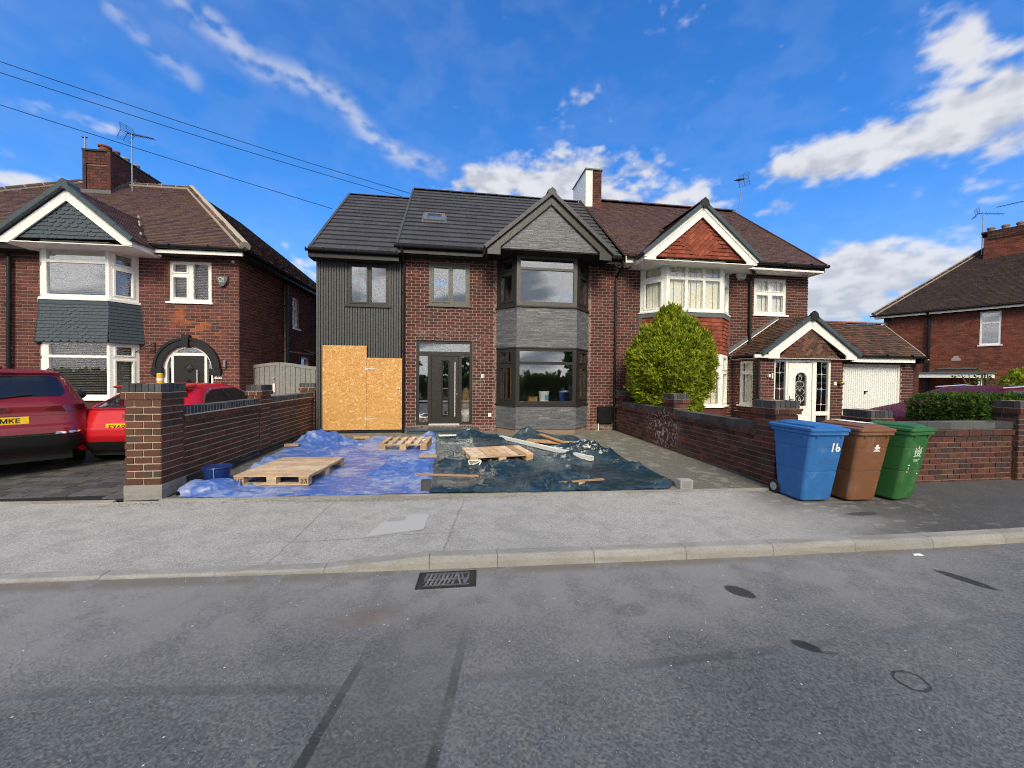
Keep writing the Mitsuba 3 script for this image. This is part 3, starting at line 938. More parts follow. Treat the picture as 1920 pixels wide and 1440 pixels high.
# side extension with ribbed cladding
ext_reg = cut(rect(-3.64, -1.47, 0.22, 5.02), [(-2.90, -1.795, 3.655, 4.83)])
slab(H, 'cladding_board', FW, ext_reg, -0.2, -0.03, 'cladding_back')
cl = uniq_fast(f'{H}__ribbed_cladding')
nsl = 32
for i in range(nsl):
    x = -3.63 + i * (2.155 / nsl)
    col = rect(x + 0.012, x + 0.012 + 0.046, 0.22, 5.02)
    reg = col.intersection(ext_reg)
    if x > -3.52:
        reg = reg.intersection(rect(-9, 9, 2.5 if x < -2.37 else 2.18, 9))
    for g in geoms(reg):
        slab(cl, 'slat', FW, g, -0.03, 0.004, 'cladding_grey')
slab(H, 'corner_trim', FW, rect(-3.665, -3.628, 0.2, 5.02), -0.2, 0.012, 'cladding_grey')
window(H, FW, -2.89, -1.80, 3.66, 4.825, [(-2.80, -2.39, 3.75, 4.72), (-2.27, -1.89, 3.75, 4.72)], 'anthracite', 'glazing_new', None, 0.02, (0,), 0.05, 'anthracite', room='room_dark')
ob = uniq_fast(f'{H}__osb_hoarding')
slab(ob, 'osb_panel', FW, rect(-3.50, -2.372, 0.275, 2.556), 0.02, 0.042, 'osb')
slab(ob, 'osb_door', FW, rect(-2.365, -1.435, 0.275, 2.235), 0.022, 0.044, 'osb')
for z in (1.94, 0.575):
    m = MB().prism(FW, Polygon([(-2.37, z - 0.018), (-2.10, z - 0.006), (-2.10, z + 0.006), (-2.37, z + 0.018)]), 0.044, 0.05).fbox(FW, -2.415, -2.37, z - 0.05, z + 0.05, 0.044, 0.05)
    m.add('tee_hinge', 'galvanised', ob)
MB().fbox(FW, -1.52, -1.49, 1.33, 1.44, 0.044, 0.05).fbox(FW, -1.56, -1.47, 1.395, 1.412, 0.05, 0.075).add('handle', 'galvanised', ob)
MB().fbox(FW, -3.5, -1.44, 0.2, 0.268, -0.03, 0.01).add('bottom_batten', 'cladding_back', ob)

# upper front window, front door
window(H, FW, -0.72, 0.385, 3.745, 4.915, [(-0.60, -0.20, 3.86, 4.78), (-0.075, 0.275, 3.86, 4.78)], 'grey_frame', 'glazing_new', None, 0.03, (0,), 0.055, 'grey_frame', room='room_dark')
dr_ = uniq_fast(f'{H}__front_door')
G = FW.off(-0.05)
m = MB().prism(G, rect(-1.07, 0.487, 0.37, 2.752).difference(unary_union([rect(-0.99, 0.41, 2.445, 2.67), rect(-0.99, -0.755, 0.47, 2.32), rect(-0.655, 0.10, 0.42, 2.325), rect(0.19, 0.41, 0.47, 2.32)])), -0.08, 0.0)
m.add('frame', 'anthracite', dr_)
for p in ((-1.0, 0.42, 2.43, 2.68), (-1.0, -0.745, 0.46, 2.33), (0.18, 0.42, 0.46, 2.33)):
    MB().put(G.map([[p[0], p[2], -0.04], [p[1], p[2], -0.04], [p[1], p[3], -0.04], [p[0], p[3], -0.04]]), [[0, 1, 2], [0, 2, 3]]).add('pane', 'glazing_new', dr_)
leaf = rect(-0.645, 0.09, 0.425, 2.315).difference(rect(-0.345, -0.185, 0.655, 2.185))
slab(dr_, 'door_leaf', G, leaf, -0.06, -0.012, 'anthracite')
slab(dr_, 'glass_trim', G, rect(-0.375, -0.155, 0.625, 2.215).difference(rect(-0.335, -0.195, 0.665, 2.175)), -0.012, 0.004, 'black_plastic')
for i in range(4):
    z0 = 0.665 + i * 0.3775
    MB().put(G.map([[-0.335, z0, -0.02], [-0.195, z0, -0.02], [-0.195, z0 + 0.36, -0.02], [-0.335, z0 + 0.36, -0.02]]), [[0, 1, 2], [0, 2, 3]]).add('pane', 'glazing_new', dr_)
    if i:
        MB().fbox(G, -0.335, -0.195, z0 - 0.0165, z0 - 0.001, -0.025, -0.006).add('glass_bar', 'steel', dr_)
MB().cyl(G(0.0, 0.62, 0.05), G(0.0, 2.16, 0.05), 0.014, 10).cyl(G(0.0, 0.8, -0.012), G(0.0, 0.8, 0.05), 0.01).cyl(G(0.0, 2.0, -0.012), G(0.0, 2.0, 0.05), 0.01).add('pull_bar', 'galvanised', dr_)
MB().cyl(G(0.055, 1.25, -0.012), G(0.055, 1.25, 0.0), 0.018, 12).add('lock', 'steel', dr_)
MB().fbox(G, -0.72, 0.13, 0.375, 0.42, -0.05, 0.06).add('threshold', 'galvanised', dr_)
v = G.map([[-1.07, .37, -.08], [.487, .37, -.08], [.487, 2.75, -.08], [-1.07, 2.75, -.08], [-1.2, .2, -3], [.9, .2, -3], [.9, 2.8, -3], [-1.2, 2.8, -3]])
add('room', (v, np.array([[4, 5, 6], [4, 6, 7], [0, 1, 5], [0, 5, 4], [1, 2, 6], [1, 6, 5], [2, 3, 7], [2, 7, 6], [3, 0, 4], [3, 4, 7]])), 'room_wall', dr_)
stp = uniq_fast(f'{H}__door_step')
for a, b in ((-1.30, -0.66), (-0.655, 0.0), (0.005, 0.66)):
    MB().box(a, b, 10.62, 10.99, 0.275, 0.322).add('slab', 'slate_blue', stp)
MB().box(-1.27, 0.63, 10.66, 10.995, 0.12, 0.274).add('riser', 'slate_blue', stp)

# bay window
facets = [(Fr((1.17, 11.0, 0), (0.47, -0.60, 0), Z_), math.hypot(0.47, 0.6)), (Fr((1.64, 10.4, 0), X_, Z_), 1.70), (Fr((3.34, 10.4, 0), (0.53, 0.60, 0), Z_), math.hypot(0.53, 0.6))]
for i, (F, W) in enumerate(facets):
    for zz in ((0.32, 0.955), (2.575, 3.655)):
        sc = uniq_fast(f'{H}__slate_cladding')
        slab(sc, 'backing', F, rect(0, W, *zz), -0.09, -0.01, 'cladding_back')
        field(sc, 'slate_strip', 'slate_strips', F, rect(0.004, W - 0.004, *zz), 0.30, 0.036, 0.001, 'slate_strip', -0.02, 0.006, 110, jitter=0.005, randlen=(0.4, 1.5))
    bk = 0.33 if i == 1 else 0.33
    slab(H, 'bay_plinth', F, rect(0, W, 0.1, 0.31), -0.1, -0.03, 'mortar_old')
    for z in (0.985, 3.69):
        MB().prism(F, rect(-0.02, W + 0.02, z - 0.03, z + 0.012), -0.06, 0.045).add('bay_sill', 'anthracite', H)
    MB().prism(F, rect(0, W, 2.535, 2.574), -0.06, 0.022).add('bay_head', 'anthracite', H)
    MB().prism(F, rect(0, W, 5.06, 5.2), -0.06, 0.01).add('bay_fascia', 'anthracite', H)
    if i == 1:
        window(H, F, 0, W, 1.0, 2.53, [(0.10, 1.60, 1.09, 2.10), (0.10, 1.60, 2.18, 2.47)], 'anthracite', 'glazing_new', None, 0.0, (), name='bay_window', room=False)
        window(H, F, 0, W, 3.70, 5.055, [(0.105, 1.60, 3.82, 4.68), (0.105, 1.60, 4.745, 5.0)], 'grey_frame', 'glazing_new', None, 0.0, (), name='bay_window', room='room_dark')
    else:
        window(H, F, 0, W, 1.0, 2.53, [(0.19, W - 0.17, 1.16, 2.0), (0.19, W - 0.17, 2.19, 2.44)], 'anthracite', 'glazing_new', None, 0.0, (0, 1), 0.06, name='bay_window', room=False)
        window(H, F, 0, W, 3.70, 5.055, [(0.19, W - 0.17, 3.86, 4.55), (0.19, W - 0.17, 4.72, 4.96)], 'anthracite', 'glazing_new', None, 0.0, (0, 1), 0.06, name='bay_window', room=False)
# the room behind the lower bay: floor, walls, window board
v = np.array([[0.9, 11.0, 0.4], [4.5, 11.0, 0.4], [4.5, 15.5, 0.4], [0.9, 15.5, 0.4], [0.9, 11.0, 2.7], [4.5, 11.0, 2.7], [4.5, 15.5, 2.7], [0.9, 15.5, 2.7]])
add('room', (v, np.array([[0, 1, 2], [0, 2, 3], [4, 6, 5], [4, 7, 6], [1, 2, 6], [1, 6, 5], [2, 3, 7], [2, 7, 6], [3, 0, 4], [3, 4, 7]])), 'room_wall', H)
MB().prism(Fr((0, 0, 0), X_, Y_), Polygon([(1.25, 10.98), (1.68, 10.48), (3.30, 10.48), (3.78, 10.98)]), 1.02, 1.05).add('window_board', 'white_paint', H)
MB().prism(Fr((0, 0, 0), X_, Y_), Polygon([(1.2, 11.0), (1.66, 10.43), (3.32, 10.43), (3.84, 11.0)]), 2.54, 2.6).add('bay_floor', 'white_paint', H)
MB().prism(Fr((0, 0, 0), X_, Y_), Polygon([(1.2, 11.0), (1.66, 10.43), (3.32, 10.43), (3.84, 11.0)]), 5.06, 5.1).add('bay_ceiling', 'white_paint', H)
t = thing('plaster_tub', 'white plastic tub with a blue label on the sill inside the lower bay window', 'tub')
a = np.linspace(0, 2 * math.pi, 25)[:-1]
MB().cyl((2.50, 10.72, 1.052), (2.50, 10.72, 1.33), 0.125, 20, 0.145).add('body', 'tub_white', t)
MB().cyl((2.50, 10.72, 1.3295), (2.50, 10.72, 1.355), 0.15, 20).add('lid', 'tub_white', t)
lb = [(2.5 + 0.139 * math.cos(q), 10.72 + 0.139 * math.sin(q)) for q in np.linspace(-math.pi * 0.5, -math.pi * 0.05, 8)]
v = np.array([[x, y, 1.11] for x, y in lb] + [[x * 1.0, y, 1.28] for x, y in lb])
add('blue_label', (v, np.array([[i, i + 1, i + 9] for i in range(7)] + [[i, i + 9, i + 8] for i in range(7)])), 'tub_label', t)
t = thing('open_carton', 'small brown cardboard carton with open flaps on the window board beside the tub', 'box')
m = MB()
for p in ((2.05, 2.06, 10.62, 10.82), (2.28, 2.29, 10.62, 10.82)):
    m.box(*p, 1.052, 1.19)
m.box(2.0615, 2.2785, 10.62, 10.63, 1.052, 1.19).box(2.0615, 2.2785, 10.81, 10.82, 1.052, 1.19)
m.add('body', 'cardboard', t)
m = MB().put(np.array([[2.05, 10.62, 1.19], [2.29, 10.62, 1.19], [2.31, 10.55, 1.225], [2.03, 10.55, 1.225]]), [[0, 1, 2], [0, 2, 3]])
m.put(np.array([[2.05, 10.62, 1.19], [2.05, 10.82, 1.19], [1.97, 10.82, 1.24], [1.97, 10.62, 1.24]]), [[0, 1, 2], [0, 2, 3]])
m.add('flap', 'cardboard', t)
tag(MB().box(2.72, 2.98, 10.60, 10.66, 1.052, 1.075).add('trim_offcut', 'white_paint'), 'short white trim offcut lying on the window board right of the tub', 'offcut')
t = thing('stuffed_sack', 'tan builders sack seen behind the glass to the right of the dark front door', 'sack')
s = trimesh.creation.icosphere(3, 1.0)
s.vertices *= [0.22, 0.2, 0.32]
s.vertices += (meshkit.fbm(s.vertices * 6, 3, seed=4)[:, None] - 0.5) * 0.12 * s.vertices / 0.25
s.vertices += [0.32, 11.45, 1.05]
add('bag', s, 'sack_tan', t, smooth=True)
s2 = s.copy()
s2.vertices = (s2.vertices - [0.32, 11.45, 1.05]) * [1.05, 1.0, 1.25] + [0.34, 11.5, 0.62]
tag(add('white_sack', s2, 'net_white', None, smooth=True), 'pale sack under the tan one behind the glass right of the front door', 'sack')

# gable over the bay
FG = Fr((0, 9.98, 0), X_, Z_)
tri = Polygon([(1.08, 5.085), (3.84, 5.085), (2.46, 6.34)])
gp = uniq_fast(f'{H}__gable_panel')
slab(gp, 'backing', FG, tri, -0.06, -0.01, 'cladding_back')
field(gp, 'slate_strip', 'slate_strips', FG, tri, 0.32, 0.036, 0.001, 'slate_strip', -0.02, 0.006, 120, jitter=0.005, randlen=(0.4, 1.5))
barge(H, Fr((0, 9.90, 0), X_, Z_), ((0.80, 5.02), (2.46, 6.475), (4.12, 5.02)), 0.215, 0.03, 'barge_grey', 0.33, 0.13)
MB().box(0.84, 4.08, 9.985, 10.99, 5.055, 5.082).add('soffit', 'dark_soffit', H)
MB().box(0.80, 0.83, 9.91, 10.7, 4.90, 5.02).box(4.09, 4.12, 9.91, 10.7, 4.90, 5.02).add('eaves_board', 'dark_soffit', H)
MZ = lambda z: 10.55 + (z - 5.22) / 0.83
gable_roof(H, (2.46, 6.56), 1.74, 1.50, 9.84, lambda z: max(MZ(z), 10.3) + 0.12, 'tile_grey', 0.30, 0.33, 0.03, 60, verge='cladding_grey')
ridge_tiles(H, (2.46, 9.86, 6.56), (2.46, MZ(6.56), 6.57), 'tile_grey', 0.12, 0.42)
MB().prism(Fr((0, 9.815, 0), X_, Z_), Polygon([(2.33, 6.47), (2.37, 6.60), (2.46, 6.67), (2.55, 6.60), (2.59, 6.47)]), -0.06, 0.0).add('ridge_cap', 'cladding_grey', H)

# main roof and extension roof
FR = Fr((0, 10.55, 5.22), X_, (0, 3.95, 3.28))
RL = math.hypot(3.95, 3.28)
rreg = cut(rect(-1.52, 4.70, 0, RL), [(-0.99, -0.32, 1.83, 2.52)])
r = uniq_fast(f'{H}__roof')
MB().prism(FR, rect(-1.52, 4.70, 0, RL), -0.06, -0.022).add('roof_deck', 'roof_timber', r)
field(r, 'tile', 'tiling', FR, rreg, 0.33, RL / 15, 0.0015, 'tile_grey', -0.02, 0.034, 300, taper=True, lap=0.09, jitter=0.0015)
FB = Fr((0, 18.2, 5.2), (-1, 0, 0), (0, -3.7, 3.3))
MB().prism(FB, rect(-4.7, 1.5, 0, math.hypot(3.7, 3.3)), -0.06, 0).prism(Fr((0, 18.2, 5.0), (-1, 0, 0), (0, -3.7, 3.12)), rect(1.5, 3.72, 0, math.hypot(3.7, 3.12)), -0.06, 0).add('rear_roof', 'tile_grey', H)
ridge_tiles(H, (-1.52, 14.5, 8.50), (4.66, 14.5, 8.50), 'tile_grey', 0.085, 0.45)
MB().fbox(FR, -1.56, -1.50, -0.02, RL, -0.07, 0.045).add('verge_cap', 'cladding_grey', H)
FE = Fr((0, 10.66, 5.02), X_, (0, 3.84, 3.13))
EL = math.hypot(3.84, 3.13)
r = uniq_fast(f'{H}__extension_roof')
MB().prism(FE, rect(-3.72, -1.50, 0, EL), -0.06, -0.022).add('roof_deck', 'roof_timber', r)
field(r, 'tile', 'tiling', FE, rect(-3.72, -1.50, 0, EL), 0.33, EL / 15, 0.0015, 'tile_grey', -0.02, 0.034, 300, taper=True, lap=0.09, jitter=0.0015)
ridge_tiles(H, (-3.74, 14.5, 8.15), (-1.5, 14.5, 8.15), 'tile_grey', 0.07, 0.45)
MB().fbox(FE, -3.76, -3.69, -0.02, EL, -0.08, 0.04).add('verge_cap', 'cladding_grey', H)
slab(H, 'side_gable', Fr((-3.66, 0, 0), (0, -1, 0), Z_), Polygon([(-18, 5.0), (-10.7, 5.0), (-14.5, 8.1)]), -0.05, 0.0, 'cladding_back')
sk = uniq_fast(f'{H}__roof_window')
slab(sk, 'frame', FR, rect(-0.97, -0.34, 1.85, 2.50).difference(rect(-0.86, -0.45, 1.97, 2.40)), -0.02, 0.075, 'lead')
MB().put(FR.map([[-0.88, 1.95, 0.05], [-0.43, 1.95, 0.05], [-0.43, 2.42, 0.05], [-0.88, 2.42, 0.05]]), [[0, 1, 2], [0, 2, 3]]).add('pane', 'glazing_new', sk)
MB().put(FR.map([[-0.88, 1.95, -0.01], [-0.43, 1.95, -0.01], [-0.43, 2.42, -0.01], [-0.88, 2.42, -0.01]]), [[0, 1, 2], [0, 2, 3]]).add('blind', 'room_dark', sk)
slab(sk, 'flashing', FR, rect(-1.02, -0.29, 1.72, 1.85).union(rect(-1.02, -0.97, 1.72, 2.5)).union(rect(-0.34, -0.29, 1.72, 2.5)), -0.02, 0.03, 'lead')

gutter(H, (-1.60, 10.50, 5.17), (0.80, 10.50, 5.17))
gutter(H, (-3.80, 10.60, 4.98), (-1.48, 10.60, 4.98))
MB().box(-1.52, 0.80, 10.57, 10.60, 5.0, 5.2).add('fascia', 'black_plastic', H)
MB().box(-1.52, 0.80, 10.60, 11.0, 5.0, 5.02).add('soffit', 'dark_soffit', H)
MB().box(-3.72, -1.50, 10.67, 10.70, 4.80, 5.0).add('fascia', 'black_plastic', H)
MB().box(-3.72, -1.50, 10.70, 11.0, 4.80, 4.82).add('soffit', 'dark_soffit', H)
MB().box(-3.76, -3.69, 10.66, 11.1, 4.80, 5.02).add('box_end', 'black_plastic', H)
MB().box(4.10, 4.70, 10.57, 10.60, 5.0, 5.2).add('fascia', 'black_plastic', H)
gutter(H, (4.14, 10.50, 5.16), (4.74, 10.50, 5.16))
downpipe(H, [(-1.40, 10.52, 5.12), (-1.40, 10.55, 5.0), (-1.40, 10.93, 4.80), (-1.40, 10.93, 0.17)], brackets=(0.9, 2.4, 4.0))
downpipe(H, [(4.72, 10.50, 5.1), (4.72, 10.52, 4.95), (4.70, 10.93, 4.72), (4.70, 10.93, 0.15)], brackets=(1.2, 2.6, 3.9))
# small things on the front
MB().fbox(FW, 4.19, 4.63, 0.42, 0.90, 0.0, 0.12).fbox(FW, 4.23, 4.59, 0.46, 0.86, 0.12, 0.13).add('meter_box', 'black_plastic', H)
MB().cyl(FW(4.22, 0.16, 0.05), FW(4.22, 0.40, 0.05), 0.02, 8).add('waste_pipe', 'white_upvc', H)
MB().fbox(FW, 0.74, 0.80, 1.72, 1.83, 0.0, 0.025).add('doorbell', 'white_upvc', H)
MB().fbox(FW, 0.94, 1.03, 0.61, 0.72, 0.0, 0.03).add('socket_cover', 'white_upvc', H)
MB().tube([FW(-1.20, 1.45, 0.01), FW(-1.25, 1.62, 0.03), FW(-1.21, 1.78, 0.03), FW(-1.17, 1.92, 0.01)], 0.006, 6).add('loose_cable', 'terracotta', H)

# chimney on the party line: rendered side, brick front
ch = uniq_fast(f'{H}__chimney')
MB().box(4.74, 5.005, 13.9, 15.45, 7.4, 9.45).add('rendered_stack', 'render_white', ch)
FC = Fr((0, 13.9, 0), X_, Z_)
MB().box(5.006, 5.35, 13.92, 15.45, 7.4, 9.45).add('stack', 'mortar_red', ch)
field(ch, 'brick', 'brickwork', FC, rect(5.006, 5.35, 7.6, 9.45), 0.24, 0.086, 0.012, 'brick_left', -0.02, 0.0, 99)
field(ch, 'brick', 'brickwork', Fr((5.35, 0, 0), Y_, Z_), rect(13.92, 15.45, 7.6, 9.45), 0.24, 0.086, 0.012, 'brick_left', -0.02, 0.0, 60)
MB().box(4.71, 5.39, 13.86, 15.5, 9.45, 9.50).box(4.80, 5.30, 13.96, 15.4, 9.50, 9.53).add('capping', 'lead', ch)
MB().cyl((5.0, 14.3, 9.53), (5.0, 14.3, 9.62), 0.15, 16, 0.13).add('cowl', 'cast_iron', ch)
MB().box(4.98, 5.48, 13.84, 13.90, 7.86, 8.02).box(5.352, 5.46, 13.9, 14.6, 7.9, 8.1).add('flashing', 'lead', ch)

# ---------------------------------------------------------------- the right-hand house
R = thing('semi_detached_house', 'red brick house with brown roof and white gabled porch behind the round golden bush', 'house')
openings = [(9.315, 10.475, 3.80, 4.955), (5.52, 8.43, 0.0, 5.22)]
wallp = cut(rect(4.745, 11.25, 0.1, 5.26), openings)
w = slab(R, 'wall', FW, wallp.intersection(rect(0, 11.236, 0, 9)), -0.2, -0.012, 'mortar_red')
field(w, 'brick', 'brickwork', FW, wallp.buffer(-0.003), 0.24, 0.086, 0.0185, 'brick_red', -0.03, 0.0, 300, jitter=0.0025, start=(11.25 - 28 * 0.24, 0.1))
FS = Fr((11.25, 11.0, 0), Y_, Z_)
sidep = Polygon([(0, 0.1), (7, 0.1), (7, 5.2), (3.5, 8.5), (0, 5.26)])
w = slab(R, 'side_wall', FS, sidep.intersection(rect(0.04, 9, 0, 9)), -0.2, -0.012, 'mortar_red')
field(w, 'brick', 'brickwork', FS, sidep, 0.24, 0.086, 0.0185, 'brick_red', -0.03, 0.0, 0, jitter=0.002)
window(R, FW, 9.325, 10.465, 3.81, 4.945, [(9.43, 9.82, 3.90, 4.42), (9.43, 9.82, 4.56, 4.86), (9.97, 10.36, 3.90, 4.42), (9.97, 10.36, 4.56, 4.86)], 'white_upvc', 'glazing_old', 'vertical_net', 0.03, (0, 1, 2, 3), 0.035, 'white_upvc')
MB().fbox(FW, 9.25, 10.62, 4.955, 4.985, 0.0, 0.05).add('drip_course', 'tile_brown', R)
fac = [(Fr((5.50, 11.0, 0), (0.50, -0.60, 0), Z_), math.hypot(0.5, 0.6)), (Fr((6.0, 10.4, 0), X_, Z_), 1.78), (Fr((7.78, 10.4, 0), (0.66, 0.60, 0), Z_), math.hypot(0.66, 0.6))]
for i, (F, W) in enumerate(fac):
    slab(R, 'bay_wall', F, rect(0, W, 0.1, 0.9), -0.1, 0.0, 'brick_red')
    MB().prism(F, rect(-0.02, W + 0.02, 0.90, 0.94), -0.06, 0.06).add('bay_sill', 'white_upvc', R)
    MB().prism(F, rect(-0.02, W + 0.02, 3.68, 3.72), -0.06, 0.06).add('bay_sill', 'white_upvc', R)
    MB().prism(F, rect(-0.01, W + 0.01, 5.06, 5.19), -0.06, 0.02).prism(F, rect(-0.03, W + 0.03, 5.14, 5.19), 0.0, 0.05).add('bay_cornice', 'white_upvc', R)
    sk_ = uniq_fast(f'{R}__tile_hanging')
    slab(sk_, 'backing', F, rect(0, W, 2.5, 3.55), -0.08, 0.005, 'tile_red')
    field(sk_, 'hung_tile', 'hung_tiles', F, rect(0.01, W - 0.01, 2.5, 3.55), 0.20, 0.115, 0.004, 'tile_red', 0.0, 0.03, 80, jitter=0.003, taper=True, lap=0.03)
    MB().prism(F, rect(-0.03, W + 0.03, 3.55, 3.675), -0.05, 0.045).add('lead_apron', 'lead', R)
    if i != 1:
        MB().prism(F, rect(-0.03 if i == 0 else W - 0.08, 0.08 if i == 0 else W + 0.03, 2.48, 3.6), -0.05, 0.04).add('lead_edge', 'lead', R)
    ld = []
    if i == 1:
        e = [(0.10, 0.58), (0.66, 1.14), (1.22, 1.69)]
        p1 = [(a, b, 3.80, 4.62) for a, b in e] + [(a, b, 4.70, 5.0) for a, b in e]
        for a, b in e:
            c = (a + b) / 2
            ld += [(a, b, 4.84, 4.848), (c - 0.004, c + 0.004, 4.70, 5.0), (c - 0.05, c + 0.05, 4.80, 4.806), (c - 0.05, c + 0.05, 4.882, 4.888), (c - 0.053, c - 0.047, 4.80, 4.888), (c + 0.047, c + 0.053, 4.80, 4.888)]
        sash = ()
        p2 = [(a, b, 1.02, 1.95) for a, b in e] + [(a, b, 2.03, 2.40) for a, b in e]
    else:
        p1 = [(0.15, W - 0.16, 3.82, 4.56), (0.15, W - 0.16, 4.72, 4.98)]
        p2 = [(0.15, W - 0.16, 1.04, 1.9), (0.15, W - 0.16, 2.05, 2.38)]
        sash = (0, 1)
    window(R, F, 0, W, 3.722, 5.058, p1, 'white_upvc', 'glazing_old', 'vertical', 0.0, sash, 0.045, name='bay_window', leads=ld or None, room=i == 1)
    window(R, F, 0, W, 0.942, 2.48, p2, 'white_upvc', 'glazing_old', 'vertical', 0.0, sash, 0.045, name='bay_window', room=i == 1)
MB().prism(Fr((0, 0, 0), X_, Y_), Polygon([(5.5, 11), (6.0, 10.42), (7.78, 10.42), (8.44, 11)]), 2.485, 2.5).add('bay_floor', 'white_paint', R)
FG = Fr((0, 9.98, 0), X_, Z_)
tri = Polygon([(5.32, 5.10), (8.12, 5.14), (6.74, 6.33)])
gp = uniq_fast(f'{R}__gable_panel')
slab(gp, 'backing', FG, tri, -0.06, -0.003, 'tile_red')
# hung tiles with a lattice of raised diagonal tiles in the middle
field(gp, 'hung_tile', 'hung_tiles', FG, tri.difference(Polygon([(6.1, 5.5), (6.74, 6.2), (7.38, 5.5), (6.74, 5.12)])), 0.22, 0.11, 0.006, 'tile_red', -0.01, 0.022, 120, jitter=0.004, taper=True, lap=0.02)
rot = affinity.rotate(Polygon([(6.1, 5.5), (6.74, 6.2), (7.38, 5.5), (6.74, 5.12)]).intersection(tri), -45, origin=(6.74, 5.6))
FD = Fr(FG(6.74, 5.6), (1, 0, 1), (-1, 0, 1))
field(gp, 'hung_tile', 'hung_tiles', FD, affinity.translate(affinity.rotate(Polygon([(6.1, 5.5), (6.74, 6.2), (7.38, 5.5), (6.74, 5.12)]).intersection(tri), -45, origin=(6.74, 5.6)), -6.74, -5.6), 0.21, 0.105, 0.006, 'tile_red', -0.01, 0.024, 80, jitter=0.005, taper=True, lap=0.02)
barge(R, Fr((0, 9.90, 0), X_, Z_), ((5.06, 5.08), (6.76, 6.53), (8.46, 5.08)), 0.30, 0.03, 'white_upvc', 0.33, 0.1)
barge(R, Fr((0, 9.874, 0), X_, Z_), ((5.03, 5.10), (6.76, 6.56), (8.49, 5.10)), 0.11, 0.025, 'white_upvc', 0.10, 0.05)
MB().box(5.10, 8.42, 9.91, 10.99, 4.985, 5.005).add('soffit', 'white_upvc', R)
MB().box(5.07, 5.10, 9.91, 10.7, 4.985, 5.1).box(8.42, 8.45, 9.91, 10.7, 4.985, 5.1).add('eaves_board', 'white_upvc', R)
RZ = lambda z: 10.42 + (z - 5.28) / 0.813
gable_roof(R, (6.76, 6.62), 1.78, 1.49, 9.83, lambda z: max(RZ(z), 10.3) + 0.1, 'tile_brown', 0.10, 0.17, 0.014, 100, verge='slate_blue')
MB().prism(Fr((0, 9.80, 0), X_, Z_), Polygon([(6.62, 6.52), (6.66, 6.66), (6.76, 6.74), (6.86, 6.66), (6.90, 6.52), (6.76, 6.47)]), -0.07, 0.0).add('ridge_cap', 'stone_black', R)
ridge_tiles(R, (6.76, 9.88, 6.61), (6.76, RZ(6.6), 6.62), 'tile_brown', 0.11, 0.4)
FR2 = Fr((0, 10.42, 5.28), X_, (0, 4.08, 3.32))
RL2 = math.hypot(4.08, 3.32)
r = uniq_fast(f'{R}__roof')
MB().prism(FR2, rect(4.72, 11.24, 0, RL2), -0.06, -0.022).add('roof_deck', 'roof_timber', r)
field(r, 'tile', 'tiling', FR2, rect(4.72, 11.26, 0, RL2), 0.172, RL2 / 50, 0.003, 'tile_brown', -0.02, 0.008, 300, taper=True, lap=0.04, jitter=0.003)
FB2 = Fr((0, 18.2, 5.2), (-1, 0, 0), (0, -3.7, 3.4))
MB().prism(FB2, rect(-11.24, -4.7, 0, math.hypot(3.7, 3.4)), -0.06, 0).add('rear_roof', 'tile_brown', R)
ridge_tiles(R, (5.37, 14.5, 8.60), (11.28, 14.5, 8.60), 'tile_brown', 0.12, 0.45)
MB().fbox(FR2, 11.24, 11.29, -0.02, RL2, -0.1, 0.03).add('verge_cap', 'tile_brown', R)
gutter(R, (8.50, 10.37, 5.22), (11.30, 10.37, 5.22))
MB().box(8.46, 11.26, 10.45, 10.48, 5.06, 5.24).add('fascia', 'black_plastic', R)
MB().box(8.46, 11.22, 10.44, 10.449, 5.045, 5.10).add('white_fascia', 'white_upvc', R)
MB().box(8.46, 11.26, 10.48, 11.0, 5.05, 5.07).add('soffit', 'white_upvc', R)
MB().box(4.78, 5.10, 10.46, 10.49, 5.04, 5.22).box(4.78, 5.1, 10.49, 11.0, 5.04, 5.06).add('fascia', 'white_upvc', R)
gutter(R, (4.80, 10.40, 5.2), (5.06, 10.40, 5.2))
downpipe(R, [(8.62, 10.37, 5.15), (9.10, 10.75, 4.98), (9.12, 10.93, 4.85), (9.14, 10.93, 2.95)], 0.042, brackets=(3.4, 4.2))
al = uniq_fast(f'{R}__alarm_box')
MB().prism(FW, Polygon([(8.66, 5.10), (8.66, 4.95), (8.74, 4.84), (8.88, 4.84), (8.96, 4.95), (8.96, 5.10)]), 0.0, 0.09).add('casing', 'white_upvc', al)
MB().prism(FW, Polygon([(8.72, 4.88), (8.76, 4.845), (8.86, 4.845), (8.90, 4.88)]), 0.09, 0.096).add('strobe', 'lead', al)

# porch
FP = Fr((0, 9.95, 0), X_, Z_)
po = uniq_fast(f'{R}__porch')
pw = cut(rect(8.60, 11.40, 0.1, 2.36), [(9.13, 11.03, 0.3, 2.335)])
slab(po, 'porch_wall', FP, pw.intersection(rect(8.614, 11.4, 0, 9)), -0.15, -0.012, 'mortar_red')
field(po, 'brick', 'brickwork', FP, pw, 0.24, 0.086, 0.0185, 'brick_red', -0.03, 0.0, 110, jitter=0.002)
FPS = Fr((8.60, 10.99, 0), (0, -1, 0), Z_)
ps = cut(rect(0, 1.03, 0.1, 2.36), [(0.30, 0.84, 0.98, 2.30)])
slab(po, 'porch_wall', FPS, ps.intersection(rect(0, 1.0, 0, 9)), -0.15, -0.012, 'mortar_red')
field(po, 'brick', 'brickwork', FPS, ps, 0.24, 0.086, 0.0185, 'brick_red', -0.03, 0.0, 60, jitter=0.002)
window(R, FPS, 0.31, 0.83, 0.99, 2.29, [(0.37, 0.77, 1.06, 1.90), (0.37, 0.77, 2.0, 2.23)], 'white_upvc', 'glazing_old', 'vertical_net', 0.03, (1,), 0.035, 'white_upvc', room=False)
